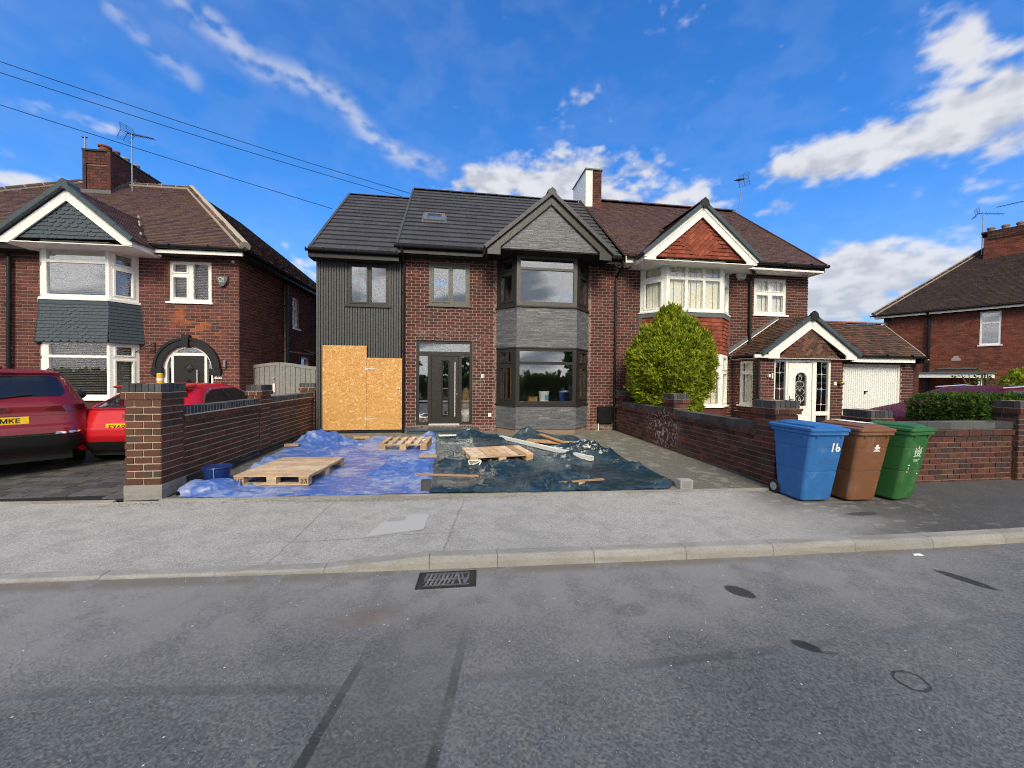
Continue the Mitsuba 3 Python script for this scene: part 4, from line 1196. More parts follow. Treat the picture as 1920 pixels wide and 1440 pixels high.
MB().cyl((8.56, 9.90, 0.2), (8.56, 9.90, 2.36), 0.045, 10).add('porch_downpipe', 'black_plastic', po)
pdr = uniq_fast(f'{R}__porch_door')
G = FP.off(-0.03)
m = MB().prism(G, rect(9.13, 11.03, 0.3, 2.335).difference(unary_union([rect(9.19, 9.535, 0.42, 2.28), rect(9.60, 10.42, 0.38, 2.27), rect(10.56, 10.96, 0.82, 2.28), rect(10.56, 10.96, 0.40, 0.70)])), -0.07, 0.0)
m.add('frame', 'white_upvc', pdr)
a = np.linspace(0, math.pi, 13)
arch = Polygon([(9.84, 0.98), (10.22, 0.98)] + [(10.03 + 0.19 * math.cos(q), 1.78 + 0.19 * math.sin(q)) for q in a])
slab(pdr, 'door_leaf', G, rect(9.62, 10.40, 0.40, 2.25).difference(arch.buffer(0.03)), -0.06, -0.005, 'white_upvc')
slab(pdr, 'glass_trim', G, arch.buffer(0.05).difference(arch), -0.03, 0.012, 'white_upvc')
slab(pdr, 'door_panel', G, rect(9.80, 10.24, 0.5, 0.78), -0.005, 0.006, 'white_upvc')
v, f = extrude(arch.buffer(0.02), -0.03, -0.028)
add('pane', (G.map(v), f), 'glazing_old', pdr)
for p in ((9.18, 9.545, 0.41, 2.29), (10.55, 10.97, 0.81, 2.29), (10.55, 10.97, 0.39, 0.71)):
    MB().put(G.map([[p[0], p[2], -0.04], [p[1], p[2], -0.04], [p[1], p[3], -0.04], [p[0], p[3], -0.04]]), [[0, 1, 2], [0, 2, 3]]).add('pane', 'glazing_old', pdr)
m = MB()
for cx, zz in ((9.362, (1.95, 1.48, 1.03)), (10.76, (1.92, 1.48, 1.03))):
    m.fbox(G, cx - 0.004, cx + 0.004, 0.82 if cx > 10 else 0.45, 2.28, -0.036, -0.03)
    for k, z in enumerate(zz):
        m.fbox(G, cx - 0.17, cx + 0.17, z - 0.004, z + 0.004, -0.036, -0.03)
        s_ = 0.075 if k == 1 else 0.04
        m.prism(G, Polygon([(cx - s_, z), (cx - 0.012, z - 0.012), (cx, z - s_ * 1.3), (cx + 0.012, z - 0.012), (cx + s_, z), (cx + 0.012, z + 0.012), (cx, z + s_ * 1.3), (cx - 0.012, z + 0.012)]), -0.036, -0.028)
m.add('lead_star', 'plastic_white', pdr)
m = MB()
for s in (-1, 1):
    for (cx, cz, rr, a0, a1) in ((10.03 + s * 0.05, 1.62, 0.085, -2.0, 2.2), (10.03 + s * 0.06, 1.40, 0.085, -1.2, 3.0), (10.03 + s * 0.05, 1.20, 0.08, -2.4, 1.8)):
        pts = [G(cx + s * rr * math.cos(q), cz + rr * math.sin(q), -0.026) for q in np.linspace(a0, a1, 14)]
        m.tube(pts, 0.006, 5)
m.tube([G(10.03, 1.02, -0.026), G(9.98, 1.12, -0.026), G(10.03, 1.25, -0.026), G(10.08, 1.12, -0.026), G(10.03, 1.02, -0.026)], 0.006, 5).tube([G(10.03, 1.9, -0.026), G(9.97, 1.78, -0.026), G(10.03, 1.7, -0.026), G(10.09, 1.78, -0.026), G(10.03, 1.9, -0.026)], 0.006, 5)
m.add('scroll_glazing', 'plastic_white', pdr)
MB().fbox(G, 9.655, 9.685, 1.05, 1.28, -0.005, 0.008).fbox(G, 9.655, 9.78, 1.175, 1.195, 0.02, 0.035).add('handle', 'dull_steel', pdr)
MB().fbox(G, 9.93, 10.13, 0.84, 0.90, -0.005, 0.008).add('letter_plate', 'brass', pdr)
v = G.map([[9.13, .3, -.07], [11.03, .3, -.07], [11.03, 2.33, -.07], [9.13, 2.33, -.07], [8.9, .3, -.95], [11.3, .3, -.95], [11.3, 2.33, -.95], [8.9, 2.33, -.95]])
add('room', (v, np.array([[4, 5, 6], [4, 6, 7], [0, 1, 5], [0, 5, 4], [1, 2, 6], [1, 6, 5], [2, 3, 7], [2, 7, 6], [3, 0, 4], [3, 4, 7]])), 'room_black', pdr)
MB().cyl(FP(9.02, 1.78, 0.05), FP(9.02, 1.94, 0.05), 0.02, 8).fbox(FP, 8.90, 8.96, 1.82, 1.9, 0.0, 0.06).add('porch_lamp', 'white_upvc', po)
MB().fbox(FP, 11.10, 11.18, 1.60, 1.70, 0.0, 0.03).add('number_plate', 'white_upvc', po)
s = trimesh.creation.icosphere(2, 0.06)
s.apply_translation(FP(11.29, 1.66, 0.09))
add('wall_lantern', s, 'brass', po, smooth=True)
FPG = Fr((0, 9.86, 0), X_, Z_)
tri = Polygon([(9.20, 2.375), (11.20, 2.375), (10.20, 3.31)])
gp = uniq_fast(f'{R}__gable_panel')
slab(gp, 'backing', FPG, tri, -0.05, -0.003, 'tile_red')
cen = Polygon([(9.75, 2.375), (10.62, 2.375), (10.72, 2.55), (10.32, 3.15), (10.08, 3.15), (9.68, 2.55)]).intersection(tri)
field(gp, 'hung_tile', 'hung_tiles', FPG, tri.difference(cen), 0.26, 0.11, 0.014, 'tile_porch', -0.01, 0.022, 60, jitter=0.004, taper=True, lap=0.0)
FD = Fr(FPG(10.2, 2.7), (1, 0, 1), (-1, 0, 1))
field(gp, 'hung_tile', 'hung_tiles', FD, affinity.translate(affinity.rotate(cen, -45, origin=(10.2, 2.7)), -10.2, -2.7), 0.27, 0.10, 0.014, 'tile_porch', -0.01, 0.024, 60, jitter=0.005, taper=True, lap=0.0)
barge(R, Fr((0, 9.80, 0), X_, Z_), ((8.80, 2.52), (10.18, 3.51), (11.72, 2.52)), 0.28, 0.03, 'white_upvc', 0.36, 0.17)
MB().box(8.55, 11.7, 9.81, 11.0, 2.36, 2.372).add('soffit', 'white_upvc', R)
gable_roof(R, (10.18, 3.62), 1.62, 1.14, 9.74, lambda z: 11.0, 'tile_porch', 0.10, 0.17, 0.014, 150, verge='slate_blue')
MB().prism(Fr((0, 9.70, 0), X_, Z_), Polygon([(10.04, 3.52), (10.08, 3.66), (10.18, 3.73), (10.28, 3.66), (10.32, 3.52), (10.18, 3.45)]), -0.07, 0.0).add('ridge_cap', 'stone_black', R)
MB().box(8.36, 8.80, 9.80, 9.84, 2.37, 2.46).add('fascia', 'white_upvc', R)
MB().tube([(8.45, 10.965, 2.54), (10.15, 10.965, 3.66)], 0.014, 6).add('flashing', 'render_white', R)
MB().put(np.array([[8.35, 10.97, 2.5], [10.18, 10.97, 3.66], [10.18, 10.97, 3.79], [8.35, 10.97, 2.64]]), [[0, 1, 2], [0, 2, 3]]).add('lead_soaker', 'lead', R)
gutter(R, (8.46, 9.82, 2.47), (8.46, 11.0, 2.47), r=0.05)

# garage
ga = uniq_fast(f'{R}__garage')
FGa = Fr((0, 10.25, 0), X_, Z_)
gw = cut(rect(11.40, 14.55, 0.1, 2.42), [(11.78, 13.90, 0.1, 2.25)])
slab(ga, 'garage_wall', FGa, gw, -0.2, -0.012, 'mortar_red')
field(ga, 'brick', 'brickwork', FGa, gw, 0.24, 0.086, 0.0185, 'brick_red', -0.03, 0.0, 110, jitter=0.002)
FGs = Fr((14.55, 10.25, 0), Y_, Z_)
slab(ga, 'garage_wall', FGs, rect(0, 6, 0.1, 2.4), -0.2, 0.0, 'brick_red')
gd = uniq_fast(f'{R}__garage_door')
MB().prism(FGa.off(-0.05), rect(11.78, 13.90, 0.1, 2.25).difference(rect(11.84, 13.83, 0.15, 2.19)), -0.08, 0.0).add('frame', 'white_paint', gd)
n = 26
for i in range(n):
    a, b = 11.84 + 1.99 * i / n, 11.84 + 1.99 * (i + 1) / n
    MB().prism(FGa.off(-0.09), rect(a + 0.006, b - 0.006, 0.15, 2.17), 0.0, 0.02).add('rib', 'garage_white', gd)
MB().prism(FGa.off(-0.10), rect(11.84, 13.83, 0.13, 2.20), -0.01, 0.006).add('door_sheet', 'garage_white', gd)
MB().fbox(FGa, 12.62, 12.72, 1.40, 1.42, -0.07, -0.03).fbox(FGa, 12.62, 12.64, 1.32, 1.42, -0.07, -0.04).add('handle', 'black_plastic', gd)
FGR = Fr((0, 9.95, 2.50), X_, (0, 1.50, 1.17))
gl = math.hypot(1.50, 1.17)
r = uniq_fast(f'{R}__garage_roof')
gpoly = Polygon([(11.50, 0), (14.32, 0), (14.72, gl), (10.2, gl), (10.2, 1.4)])
MB().prism(FGR, gpoly, -0.05, -0.022).add('roof_deck', 'roof_timber', r)
field(r, 'tile', 'tiling', FGR, gpoly, 0.17, 0.112, 0.004, 'tile_porch', -0.02, 0.012, 200, taper=True, lap=0.04, jitter=0.004)
FGB = Fr((0, 12.95, 2.50), (-1, 0, 0), (0, -1.5, 1.17))
MB().prism(FGB, rect(-14.7, -11.3, 0, gl), -0.05, 0).add('rear_roof', 'tile_porch', R)
ridge_tiles(R, (11.3, 11.45, 3.68), (14.72, 11.45, 3.68), 'terracotta', 0.10, 0.40)
MB().fbox(Fr((14.32, 9.95, 2.51), (0.4, 1.5, 1.17), (0, -1.17, 1.5)), 0, math.hypot(0.4, 1.5, 1.17), -0.02, 0.02, 0.0, 0.03).add('hip_mortar', 'mortar_light', R)
MB().prism(Fr((14.5, 12.9, 0), (0, -1, 0), Z_), Polygon([(0, 2.4), (2.9, 2.4), (1.45, 3.6)]), -0.1, 0).add('gable_side', 'mortar_red', R)
MB().box(11.75, 14.02, 9.98, 10.02, 2.30, 2.44).add('fascia', 'white_upvc', R)
MB().box(11.6, 14.3, 10.02, 10.25, 2.40, 2.42).add('soffit', 'dark_soffit', R)
gutter(R, (11.62, 9.93, 2.48), (14.40, 9.93, 2.48))
MB().cyl((14.36, 9.97, 2.3), (14.36, 9.97, 2.5), 0.06, 10).box(14.24, 14.42, 9.99, 10.2, 2.28, 2.44).add('gutter_corner', 'black_plastic', R)

# ---------------------------------------------------------------- the left-hand house
L = thing('semi_detached_house', 'red brick house with grey hung tiles on its bay and a black arched porch', 'house')
LP, LD, LN = np.array([-5.65, 11.2, 0.0]), np.array([0.9995, -0.03, 0]), np.array([0.03, 0.9995, 0])
FL = Fr(LP, LD, Z_)
Lx = lambda s, t, z: LP + LD * s - LN * t + np.array([0, 0, z])   # s along the front, t out towards the road


def arch_poly(cx, r, zs, zb):
    q = np.linspace(0, math.pi, 25)
    return Polygon([(cx + r, zb), (cx + r, zs)] + [(cx + r * math.cos(k), zs + r * math.sin(k)) for k in q] + [(cx - r, zs), (cx - r, zb)])


arch_in = arch_poly(-1.25, 0.60, 1.90, 0.2)
wallp = cut(rect(-10.6, 0.0, 0.1, 4.95), [(-1.70, -0.68, 3.62, 4.68), (-4.40, -2.42, 0.0, 5.0), arch_in])
w = slab(L, 'wall', FL, wallp.intersection(rect(-11, -0.014, 0, 9)), -0.22, -0.010, 'mortar_left')
field(w, 'brick', 'brickwork', FL, wallp.buffer(-0.003), 0.24, 0.086, 0.0165, 'brick_left', -0.03, 0.0, 300, jitter=0.002, start=(-10.8, 0.1))
FLS = Fr(LP, LN, Z_)
sidep = cut(rect(0.012, 2.55, 0.1, 4.95), [])
side2 = cut(rect(2.55, 7.2, 0.1, 4.95), [(3.02, 3.53, 3.36, 4.44), (3.70, 4.42, 1.60, 2.42)])
w = slab(L, 'side_wall', FLS, sidep.intersection(rect(0.04, 9, 0, 9)), -0.2, -0.010, 'mortar_left')
field(w, 'brick', 'brickwork', FLS, sidep, 0.24, 0.086, 0.0165, 'brick_left', -0.03, 0.0, 300, jitter=0.002, start=(0.13, 0.1))
w = slab(L, 'rear_side_wall', FLS.off(0.06), side2, -0.2, -0.010, 'mortar_left')
field(w, 'brick', 'brickwork', FLS.off(0.06), side2, 0.24, 0.086, 0.0165, 'brick_left', -0.03, 0.0, 200, jitter=0.002)
FS2 = FLS.off(0.06)
window(L, FS2, 3.03, 3.52, 3.37, 4.43, [(3.10, 3.45, 3.45, 4.02), (3.10, 3.45, 4.1, 4.36)], 'white_upvc', 'glazing_old', 'vertical_net', 0.06, (), 0.03, 'white_upvc')
window(L, FS2, 3.71, 4.41, 1.61, 2.41, [(3.79, 4.33, 1.69, 2.33)], 'white_upvc', 'glazing_old', None, 0.06, (0,), 0.03, 'white_upvc', room='room_dark')
MB().fbox(FS2, 2.6, 4.8, 2.52, 2.56, 0.0, 0.004).add('mortar_line', 'mortar_light', L)
downpipe(L, [FLS(2.47, 4.8, 0.12), FLS(2.47, 0.3, 0.12)], 0.05, brackets=(1.5, 2.9, 4.0), out=tuple(-LD * 1.0))
downpipe(L, [FS2(4.80, 4.75, 0.10), FS2(4.80, 0.3, 0.10)], 0.05, brackets=(2.2, 3.6), out=tuple(-LD * 1.0))
MB().tube([FS2(4.8, 2.55, 0.10), FS2(4.0, 2.62, 0.10), FS2(3.6, 2.66, 0.09)], 0.03, 8).add('waste_pipe', 'black_plastic', L)

window(L, FL, -1.69, -0.69, 3.63, 4.67, [(-1.60, -1.28, 3.74, 4.26), (-1.60, -1.28, 4.40, 4.60), (-1.13, -0.77, 3.70, 4.62)], 'white_upvc', 'glazing_old', 'venetian', 0.03, (0, 1), 0.035, 'white_upvc')
MB().fbox(FL, -1.74, -0.60, 4.685, 4.73, 0.0, 0.03).add('lintel_course', 'tile_porch', L)
# arched porch
ar = uniq_fast(f'{L}__porch_arch')
ring = arch_poly(-1.25, 0.78, 1.90, 1.72).difference(arch_poly(-1.25, 0.60, 1.90, 0.0)).intersection(rect(-9, 9, 1.9, 9))
slab(ar, 'arch_ring', FL, ring, 0.0, 0.06, 'stone_black')
slab(ar, 'arch_band', FL, arch_poly(-1.25, 0.80, 1.90, 1.72).difference(arch_poly(-1.25, 0.735, 1.90, 0.0)).intersection(rect(-9, 9, 1.9, 9)), 0.0, 0.085, 'stone_black')
for s in (-1, 1):
    slab(ar, 'impost', FL, rect(-1.25 + s * 0.70 - 0.13, -1.25 + s * 0.70 + 0.13, 1.72, 1.895), 0.0, 0.09, 'stone_black')
slab(ar, 'keystone', FL, Polygon([(-1.31, 2.44), (-1.19, 2.44), (-1.16, 2.76), (-1.34, 2.76)]), 0.0, 0.12, 'stone_black')
pd_ = uniq_fast(f'{L}__front_door')
G = FL.off(-0.04)
fr_ = arch_in.buffer(-0.004).difference(unary_union([arch_poly(-1.25, 0.53, 1.90, 2.27).intersection(rect(-9, 9, 2.30, 9)), rect(-1.62, -0.88, 0.2, 2.225), arch_poly(-1.25, 0.53, 1.9, 0.25).intersection(rect(-9, -1.68, 0, 2.225)), arch_poly(-1.25, 0.53, 1.9, 0.25).intersection(rect(-0.82, 9, 0, 2.225))]))
slab(pd_, 'frame', G, fr_, -0.07, 0.0, 'white_upvc')
v, f = extrude(arch_poly(-1.25, 0.56, 1.90, 0.22), -0.045, -0.043)
add('pane', (G.map(v), f), 'glazing_old', pd_)
slab(pd_, 'door_leaf', G, rect(-1.615, -0.885, 0.22, 2.22), -0.04, -0.012, 'anthracite')
dm = lambda cx, cz, r: Polygon([(cx - r, cz), (cx, cz - r), (cx + r, cz), (cx, cz + r)])
for cz in (1.90, 1.50, 1.10):
    slab(pd_, 'diamond_trim', G, dm(-1.25, cz, 0.125).difference(dm(-1.25, cz, 0.105)), -0.012, 0.004, 'black_plastic')
    slab(pd_, 'diamond_light', G, dm(-1.25, cz, 0.10), -0.012, -0.004, 'car_glass')
MB().cyl(G(-1.03, 1.0, 0.05), G(-1.03, 1.86, 0.05), 0.013, 8).cyl(G(-1.03, 1.1, -0.012), G(-1.03, 1.1, 0.05), 0.01).cyl(G(-1.03, 1.75, -0.012), G(-1.03, 1.75, 0.05), 0.01).add('pull_bar', 'galvanised', pd_)
v = G.map([[-1.85, .2, -.07], [-.65, .2, -.07], [-.65, 2.5, -.07], [-1.85, 2.5, -.07], [-2, .2, -2], [-.5, .2, -2], [-.5, 2.5, -2], [-2, 2.5, -2]])
add('room', (v, np.array([[4, 5, 6], [4, 6, 7], [0, 1, 5], [0, 5, 4], [1, 2, 6], [1, 6, 5], [2, 3, 7], [2, 7, 6], [3, 0, 4], [3, 4, 7]])), 'room_dark', pd_)
ns = uniq_fast(f'{L}__house_number')
MB().fbox(FL, -0.60, -0.42, 1.63, 1.78, 0.0, 0.02).add('plaque', 'white_upvc', ns)
tm = meshkit.text_mesh('18', 0.085, 0.003, True)
add('digits', (FL.map(np.array(tm.vertices) + [-0.565, 1.665, 0.021]), np.array(tm.faces)), 'stone_black', ns)
MB().cyl(FL(-0.335, 1.94, 0.06), FL(-0.335, 2.12, 0.06), 0.03, 10).cyl(FL(-0.335, 2.03, 0.0), FL(-0.335, 2.03, 0.06), 0.015).add('wall_lamp', 'steel', L)
al = uniq_fast(f'{L}__alarm_box')
MB().prism(FL, Polygon([(-0.52, 4.31), (-0.24, 4.31), (-0.26, 4.20), (-0.34, 4.06), (-0.43, 4.06), (-0.50, 4.20)]), 0.0, 0.08).add('casing', 'lead', al)
q = np.linspace(0, 2 * math.pi, 18)[:-1]
c0 = Polygon([(-0.41 + 0.05 * math.cos(k), 4.235 + 0.05 * math.sin(k)) for k in q])
m = MB().prism(FL, c0.difference(c0.buffer(-0.014)), 0.08, 0.085).fbox(FL, -0.445, -0.33, 4.16, 4.172, 0.08, 0.085).fbox(FL, -0.35, -0.335, 4.2, 4.27, 0.08, 0.085).add('emblem', 'pale_print', al)
MB().prism(FL, dm(-0.144, 4.71, 0.045), 0.0, 0.02).add('sensor', 'white_upvc', L)
s = trimesh.creation.icosphere(2, 0.055)
s.apply_translation(FL(-1.86, 4.78, 0.16))
cm = uniq_fast(f'{L}__security_camera')
add('dome', s, 'white_upvc', cm, smooth=True)
MB().fbox(FL, -1.92, -1.80, 4.82, 4.86, 0.05, 0.3).cyl(FL(-1.83, 4.77, 0.17), FL(-1.72, 4.73, 0.24), 0.03, 8).add('bracket', 'white_upvc', cm)
MB().tube([FL(-2.02, 2.30, 0.0), FL(-2.02, 2.30, 0.02), FL(-2.02, 2.55, 0.02), FL(-2.28, 2.28, 0.30), FL(-2.02, 2.33, 0.02)], 0.011, 6).add('basket_bracket', 'stone_black', L)

# bay
bt = 0.5
fac = [(Fr(Lx(-4.62, 0, 0), Lx(-4.12, bt, 0) - Lx(-4.62, 0, 0), Z_), math.hypot(0.5, bt)), (Fr(Lx(-4.12, bt, 0), LD, Z_), 1.44), (Fr(Lx(-2.68, bt, 0), Lx(-2.40, 0, 0) - Lx(-2.68, bt, 0), Z_), math.hypot(0.28, bt))]
for i, (F, W) in enumerate(fac):
    slab(L, 'bay_wall', F, rect(0, W, 0.1, 1.10), -0.1, 0.0, 'brick_left')
    MB().prism(F, rect(-0.02, W + 0.02, 1.08, 1.13), -0.06, 0.06).add('bay_sill', 'white_upvc', L)
    MB().prism(F, rect(-0.02, W + 0.02, 3.50, 3.56), -0.06, 0.06).add('bay_sill', 'white_upvc', L)
    MB().prism(F, rect(-0.01, W + 0.01, 4.76, 4.92), -0.06, 0.02).add('bay_cornice', 'white_upvc', L)
    # hung tiles flare outward to the foot
    FT = Fr(F(0, 2.50, 0.10), F.u, F(0, 3.40, 0.02) - F(0, 2.50, 0.10))
    tl = math.hypot(0.9, 0.08)
    reg = Polygon([(-0.035, 0), (W + 0.035, 0), (W + 0.005, tl), (-0.005, tl)])
    sk_ = uniq_fast(f'{L}__tile_hanging')
    slab(sk_, 'backing', FT, reg, -0.06, 0.0, 'slate_blue')
    g = tl / 11
    for k in range(11):
        y0 = k * g
        x = -0.04 - (0.09 if k % 2 else 0)
        while x < W + 0.04:
            b = sbox(x + 0.002, y0, x + 0.178, y0 + g * 1.25)
            if i == 1:   # pointed tails drawn as a zigzag triangle in the middle of the front
                xc = x + 0.09
                if abs(xc - W * 0.47) < (10 - k) * 0.048 + 0.03 and (abs(xc - W * 0.47) > (10 - k) * 0.048 - 0.14 or k in (0, 4)):
                    b = Polygon([(x + 0.002, y0 + 0.03), (x + 0.05, y0 - 0.008), (x + 0.13, y0 - 0.008), (x + 0.178, y0 + 0.03), (x + 0.178, y0 + g * 1.25), (x + 0.002, y0 + g * 1.25)])
            for p in geoms(b.intersection(reg.buffer(0.02))):
                v, f = extrude(p, 0.0, 0.026)
                top = v[:, 2] > 0.01
                v[top, 2] = 0.026 - 0.02 * np.clip((v[top, 1] - y0) / (g * 1.2), 0, 1) + rng.uniform(-0.001, 0.001)
                add('hung_tile', (FT.map(v), f), 'slate_blue', sk_)
            x += 0.18
    MB().prism(F, rect(-0.02, W + 0.02, 3.395, 3.50), -0.05, 0.045).add('lead_apron', 'slate_blue', L)
    if i == 1:
        pu = [(0.10, W - 0.075, 3.64, 4.40), (0.10, W - 0.075, 4.47, 4.70)]
        pl = [(0.13, W - 0.06, 1.22, 2.12), (0.13, W - 0.06, 2.18, 2.44)]
        sash = ()
    else:
        pu = [(0.12, W - 0.13, 3.68, 4.28), (0.12, W - 0.13, 4.44, 4.67)]
        pl = [(0.12, W - 0.13, 1.26, 2.05), (0.12, W - 0.13, 2.20, 2.40)]
        sash = (0, 1)
    window(L, F, 0, W, 3.562, 4.758, pu, 'white_upvc', 'glazing_new' if i == 1 else 'glazing_old', 'venetian', 0.0, sash, 0.04, name='bay_window', room=i == 1)
    window(L, F, 0, W, 1.132, 2.495, pl, 'white_upvc', 'glazing_old', 'venetian', 0.0, sash, 0.04, name='bay_window', room='room_dark' if i == 1 else False)
MB().prism(Fr((0, 0, 0), X_, Y_), Polygon([tuple(Lx(s, t, 0)[:2]) for s, t in ((-4.66, 0), (-4.15, bt + .06), (-2.65, bt + .06), (-2.36, 0))]), 2.497, 2.52).add('bay_floor', 'slate_blue', L)

# gable over the bay
FGL = Fr(Lx(0, 0.90, 0), LD, Z_)
tri = Polygon([(-4.16, 4.84), (-2.20, 4.88), (-3.17, 5.86)])
gp = uniq_fast(f'{L}__gable_panel')
slab(gp, 'backing', FGL, tri, -0.05, 0.0, 'slate_blue')
g = 0.095
k = 0
y0 = 4.83
while y0 < 5.85:
    x = -4.3 - (0.09 if k % 2 else 0)
    while x < -2.1:
        b = sbox(x + 0.002, y0, x + 0.178, y0 + g * 1.25)
        xc = x + 0.09
        d_ = abs(xc + 3.13)
        lim = 0.62 - k * 0.066
        if (lim - 0.16 < d_ < lim + 0.02) or (k < 1 and d_ < 0.6) or (k in (3, 4) and d_ < 0.2):
            b = Polygon([(x + 0.002, y0 + 0.035), (x + 0.05, y0 - 0.01), (x + 0.13, y0 - 0.01), (x + 0.178, y0 + 0.035), (x + 0.178, y0 + g * 1.25), (x + 0.002, y0 + g * 1.25)])
        for p in geoms(b.intersection(tri.buffer(0.012))):
            v, f = extrude(p, 0.0, 0.03)
            top = v[:, 2] > 0.01
            v[top, 2] = 0.03 - 0.022 * np.clip((v[top, 1] - y0) / (g * 1.2), 0, 1)
            add('hung_tile', (FGL.map(v), f), 'slate_blue', gp)
        x += 0.18
    y0 += g
    k += 1
barge(L, Fr(Lx(0, 0.97, 0), LD, Z_), ((-4.53, 4.78), (-3.16, 5.95), (-1.80, 4.83)), 0.255, 0.03, 'white_upvc', 0.20, 0.09)
MB().prism(Fr(Lx(0, 0, 4.72), LD, LN), rect(-4.48, -1.86, -0.96, 0.0), 0.0, 0.02).add('soffit', 'white_upvc', L)
for s in (-4.50, -1.84):
    v = [Lx(s - 0.02, 0.95, 4.71), Lx(s + 0.02, 0.95, 4.71), Lx(s + 0.02, 0.3, 4.71), Lx(s - 0.02, 0.3, 4.71)]
    v += [p + np.array([0, 0, 0.13]) for p in v]
    add('eaves_board', (np.array(v), BF), 'white_upvc', L)
LZt = lambda z: -0.34 + (z - 4.95) / 0.83     # depth behind the wall of the main slope at height z
D_ = lambda x, y, z: Lx(x, -y, z)
gable_roof(L, (-3.16, 6.06), 1.42, 1.20, -1.05, lambda z: max(LZt(z), -0.40) + 0.1, 'tile_brown', 0.10, 0.17, 0.014, 120, verge='slate_blue', Fd=D_)
v = np.array([[-3.30, 5.94, 0], [-3.26, 6.08, 0], [-3.16, 6.17, 0], [-3.06, 6.08, 0], [-3.02, 5.94, 0]])
MB().prism(Fr(Lx(0, 1.06, 0), LD, Z_), Polygon(v[:, :2]), -0.3, 0.0).add('ridge_cap', 'slate_blue', L)
for a, b in zip(np.linspace(0, 1, 9)[:-1], np.linspace(0, 1, 9)[1:]):
    p = lambda t: Lx(-3.10 + 1.22 * t, 0.60 * t - LZt(6.0) * (1 - t) - 0.0, 6.1 - 1.1 * t + 0.015)
    if rng.random() < 0.75:
        MB().tube([p(a), p(b - 0.04)], 0.018, 5).add('valley_mortar', 'mortar_light', L)

# main roof: front slope, hips, side slope
E0, Zr, dp = 4.99, 8.12, 3.62
s0, s1 = 0.33, -3.50
FLR = Fr(Lx(0, 0.36, E0), LD, Lx(0, -dp, Zr) - Lx(0, 0.36, E0))
ll = math.hypot(dp + 0.36, Zr - E0)
reg = Polygon([(s0, 0), (s1, ll), (-6.95, ll), (-10.85, 0)])
r = uniq_fast(f'{L}__roof')
MB().prism(FLR, reg, -0.06, -0.022).add('roof_deck', 'roof_timber', r)
field(r, 'tile', 'tiling', FLR, reg, 0.172, ll / 48, 0.003, 'tile_brown', -0.02, 0.008, 300, taper=True, lap=0.04, jitter=0.003)
# right-hand hip slope
O = Lx(s0, 0.36, E0)
FLH = Fr(O, LN, Lx(s1, 0.36, Zr) - Lx(s0, 0.36, E0))
wl = 2 * (dp + 0.36)
hl = math.hypot(s0 - s1, Zr - E0)
reg = Polygon([(0, 0), (7.6, 0), (7.6, hl * 0.6), (7.0, hl), (dp + 0.36, hl)])
r = uniq_fast(f'{L}__hip_roof')
MB().prism(FLH, reg, -0.06, -0.022).add('roof_deck', 'roof_timber', r)
field(r, 'tile', 'tiling', FLH, reg, 0.172, ll / 48, 0.003, 'tile_brown', -0.02, 0.008, 150, taper=True, lap=0.04, jitter=0.003)
# far hip
O2 = Lx(-10.85, 0.36, E0)
MB().put(np.array([Lx(-10.85, 0.36, E0), Lx(-6.95, -dp, Zr), Lx(-10.85, -7.6, E0)]), [[0, 1, 2]]).put(np.array([Lx(-10.85, -7.6, E0), Lx(-6.95, -dp, Zr), Lx(s1, -dp, Zr), Lx(s0, -7.6, E0)]), [[0, 1, 2], [0, 2, 3]]).add('rear_roof', 'tile_brown', L)
ridge_tiles(L, Lx(-6.95, -dp, Zr), Lx(s1, -dp, Zr), 'tile_brown', 0.11, 0.45, joint='mortar_light')
ridge_tiles(L, Lx(s0, 0.36, E0 + 0.02), Lx(s1, -dp, Zr), 'tile_porch', 0.15, 0.40, name='hip_tile', joint='mortar_light', half=math.pi * 0.75)
ridge_tiles(L, Lx(-10.85, 0.36, E0 + 0.02), Lx(-6.95, -dp, Zr), 'tile_brown', 0.12, 0.42, name='hip_tile', joint='mortar_light')
gutter(L, Lx(-1.82, 0.42, 4.93), Lx(0.38, 0.42, 4.93))
gutter(L, Lx(-10.8, 0.42, 4.93), Lx(-4.5, 0.42, 4.93))
gutter(L, Lx(0.38, 0.45, 4.93), Lx(0.38, -7.4, 4.93))
v = [Lx(-1.82, 0.36, 4.77), Lx(0.27, 0.36, 4.77), Lx(0.27, 0.33, 4.77), Lx(-1.82, 0.33, 4.77)]
add('fascia', (np.array(v + [p + np.array([0, 0, 0.09]) for p in v]), BF), 'white_upvc', L)
v = [Lx(-1.82, 0.358, 4.862), Lx(0.30, 0.358, 4.862), Lx(0.30, 0.33, 4.862), Lx(-1.82, 0.33, 4.862)]
add('upper_fascia', (np.array(v + [p + np.array([0, 0, 0.13]) for p in v]), BF), 'black_plastic', L)
v = [Lx(-1.82, 0.33, 4.77), Lx(0.27, 0.33, 4.77), Lx(0.27, 0.0, 4.77), Lx(-1.82, 0.0, 4.77)]
add('soffit', (np.array(v + [p + np.array([0, 0, 0.015]) for p in v]), BF), 'dark_soffit', L)
v = [Lx(0.27, 0.36, 4.77), Lx(0.31, 0.36, 4.77), Lx(0.31, -7.3, 4.77), Lx(0.27, -7.3, 4.77)]
add('side_fascia', (np.array(v + [p + np.array([0, 0, 0.2]) for p in v]), BF), 'black_plastic', L)
v = [Lx(0.0, 0.33, 4.772), Lx(0.27, 0.33, 4.772), Lx(0.27, -7.3, 4.772), Lx(0.0, -7.3, 4.772)]
add('side_soffit', (np.array(v + [p + np.array([0, 0, 0.015]) for p in v]), BF), 'dark_soffit', L)
v = [Lx(-10.8, 0.36, 4.72), Lx(-4.5, 0.36, 4.72), Lx(-4.5, 0.0, 4.72), Lx(-10.8, 0.0, 4.72)]
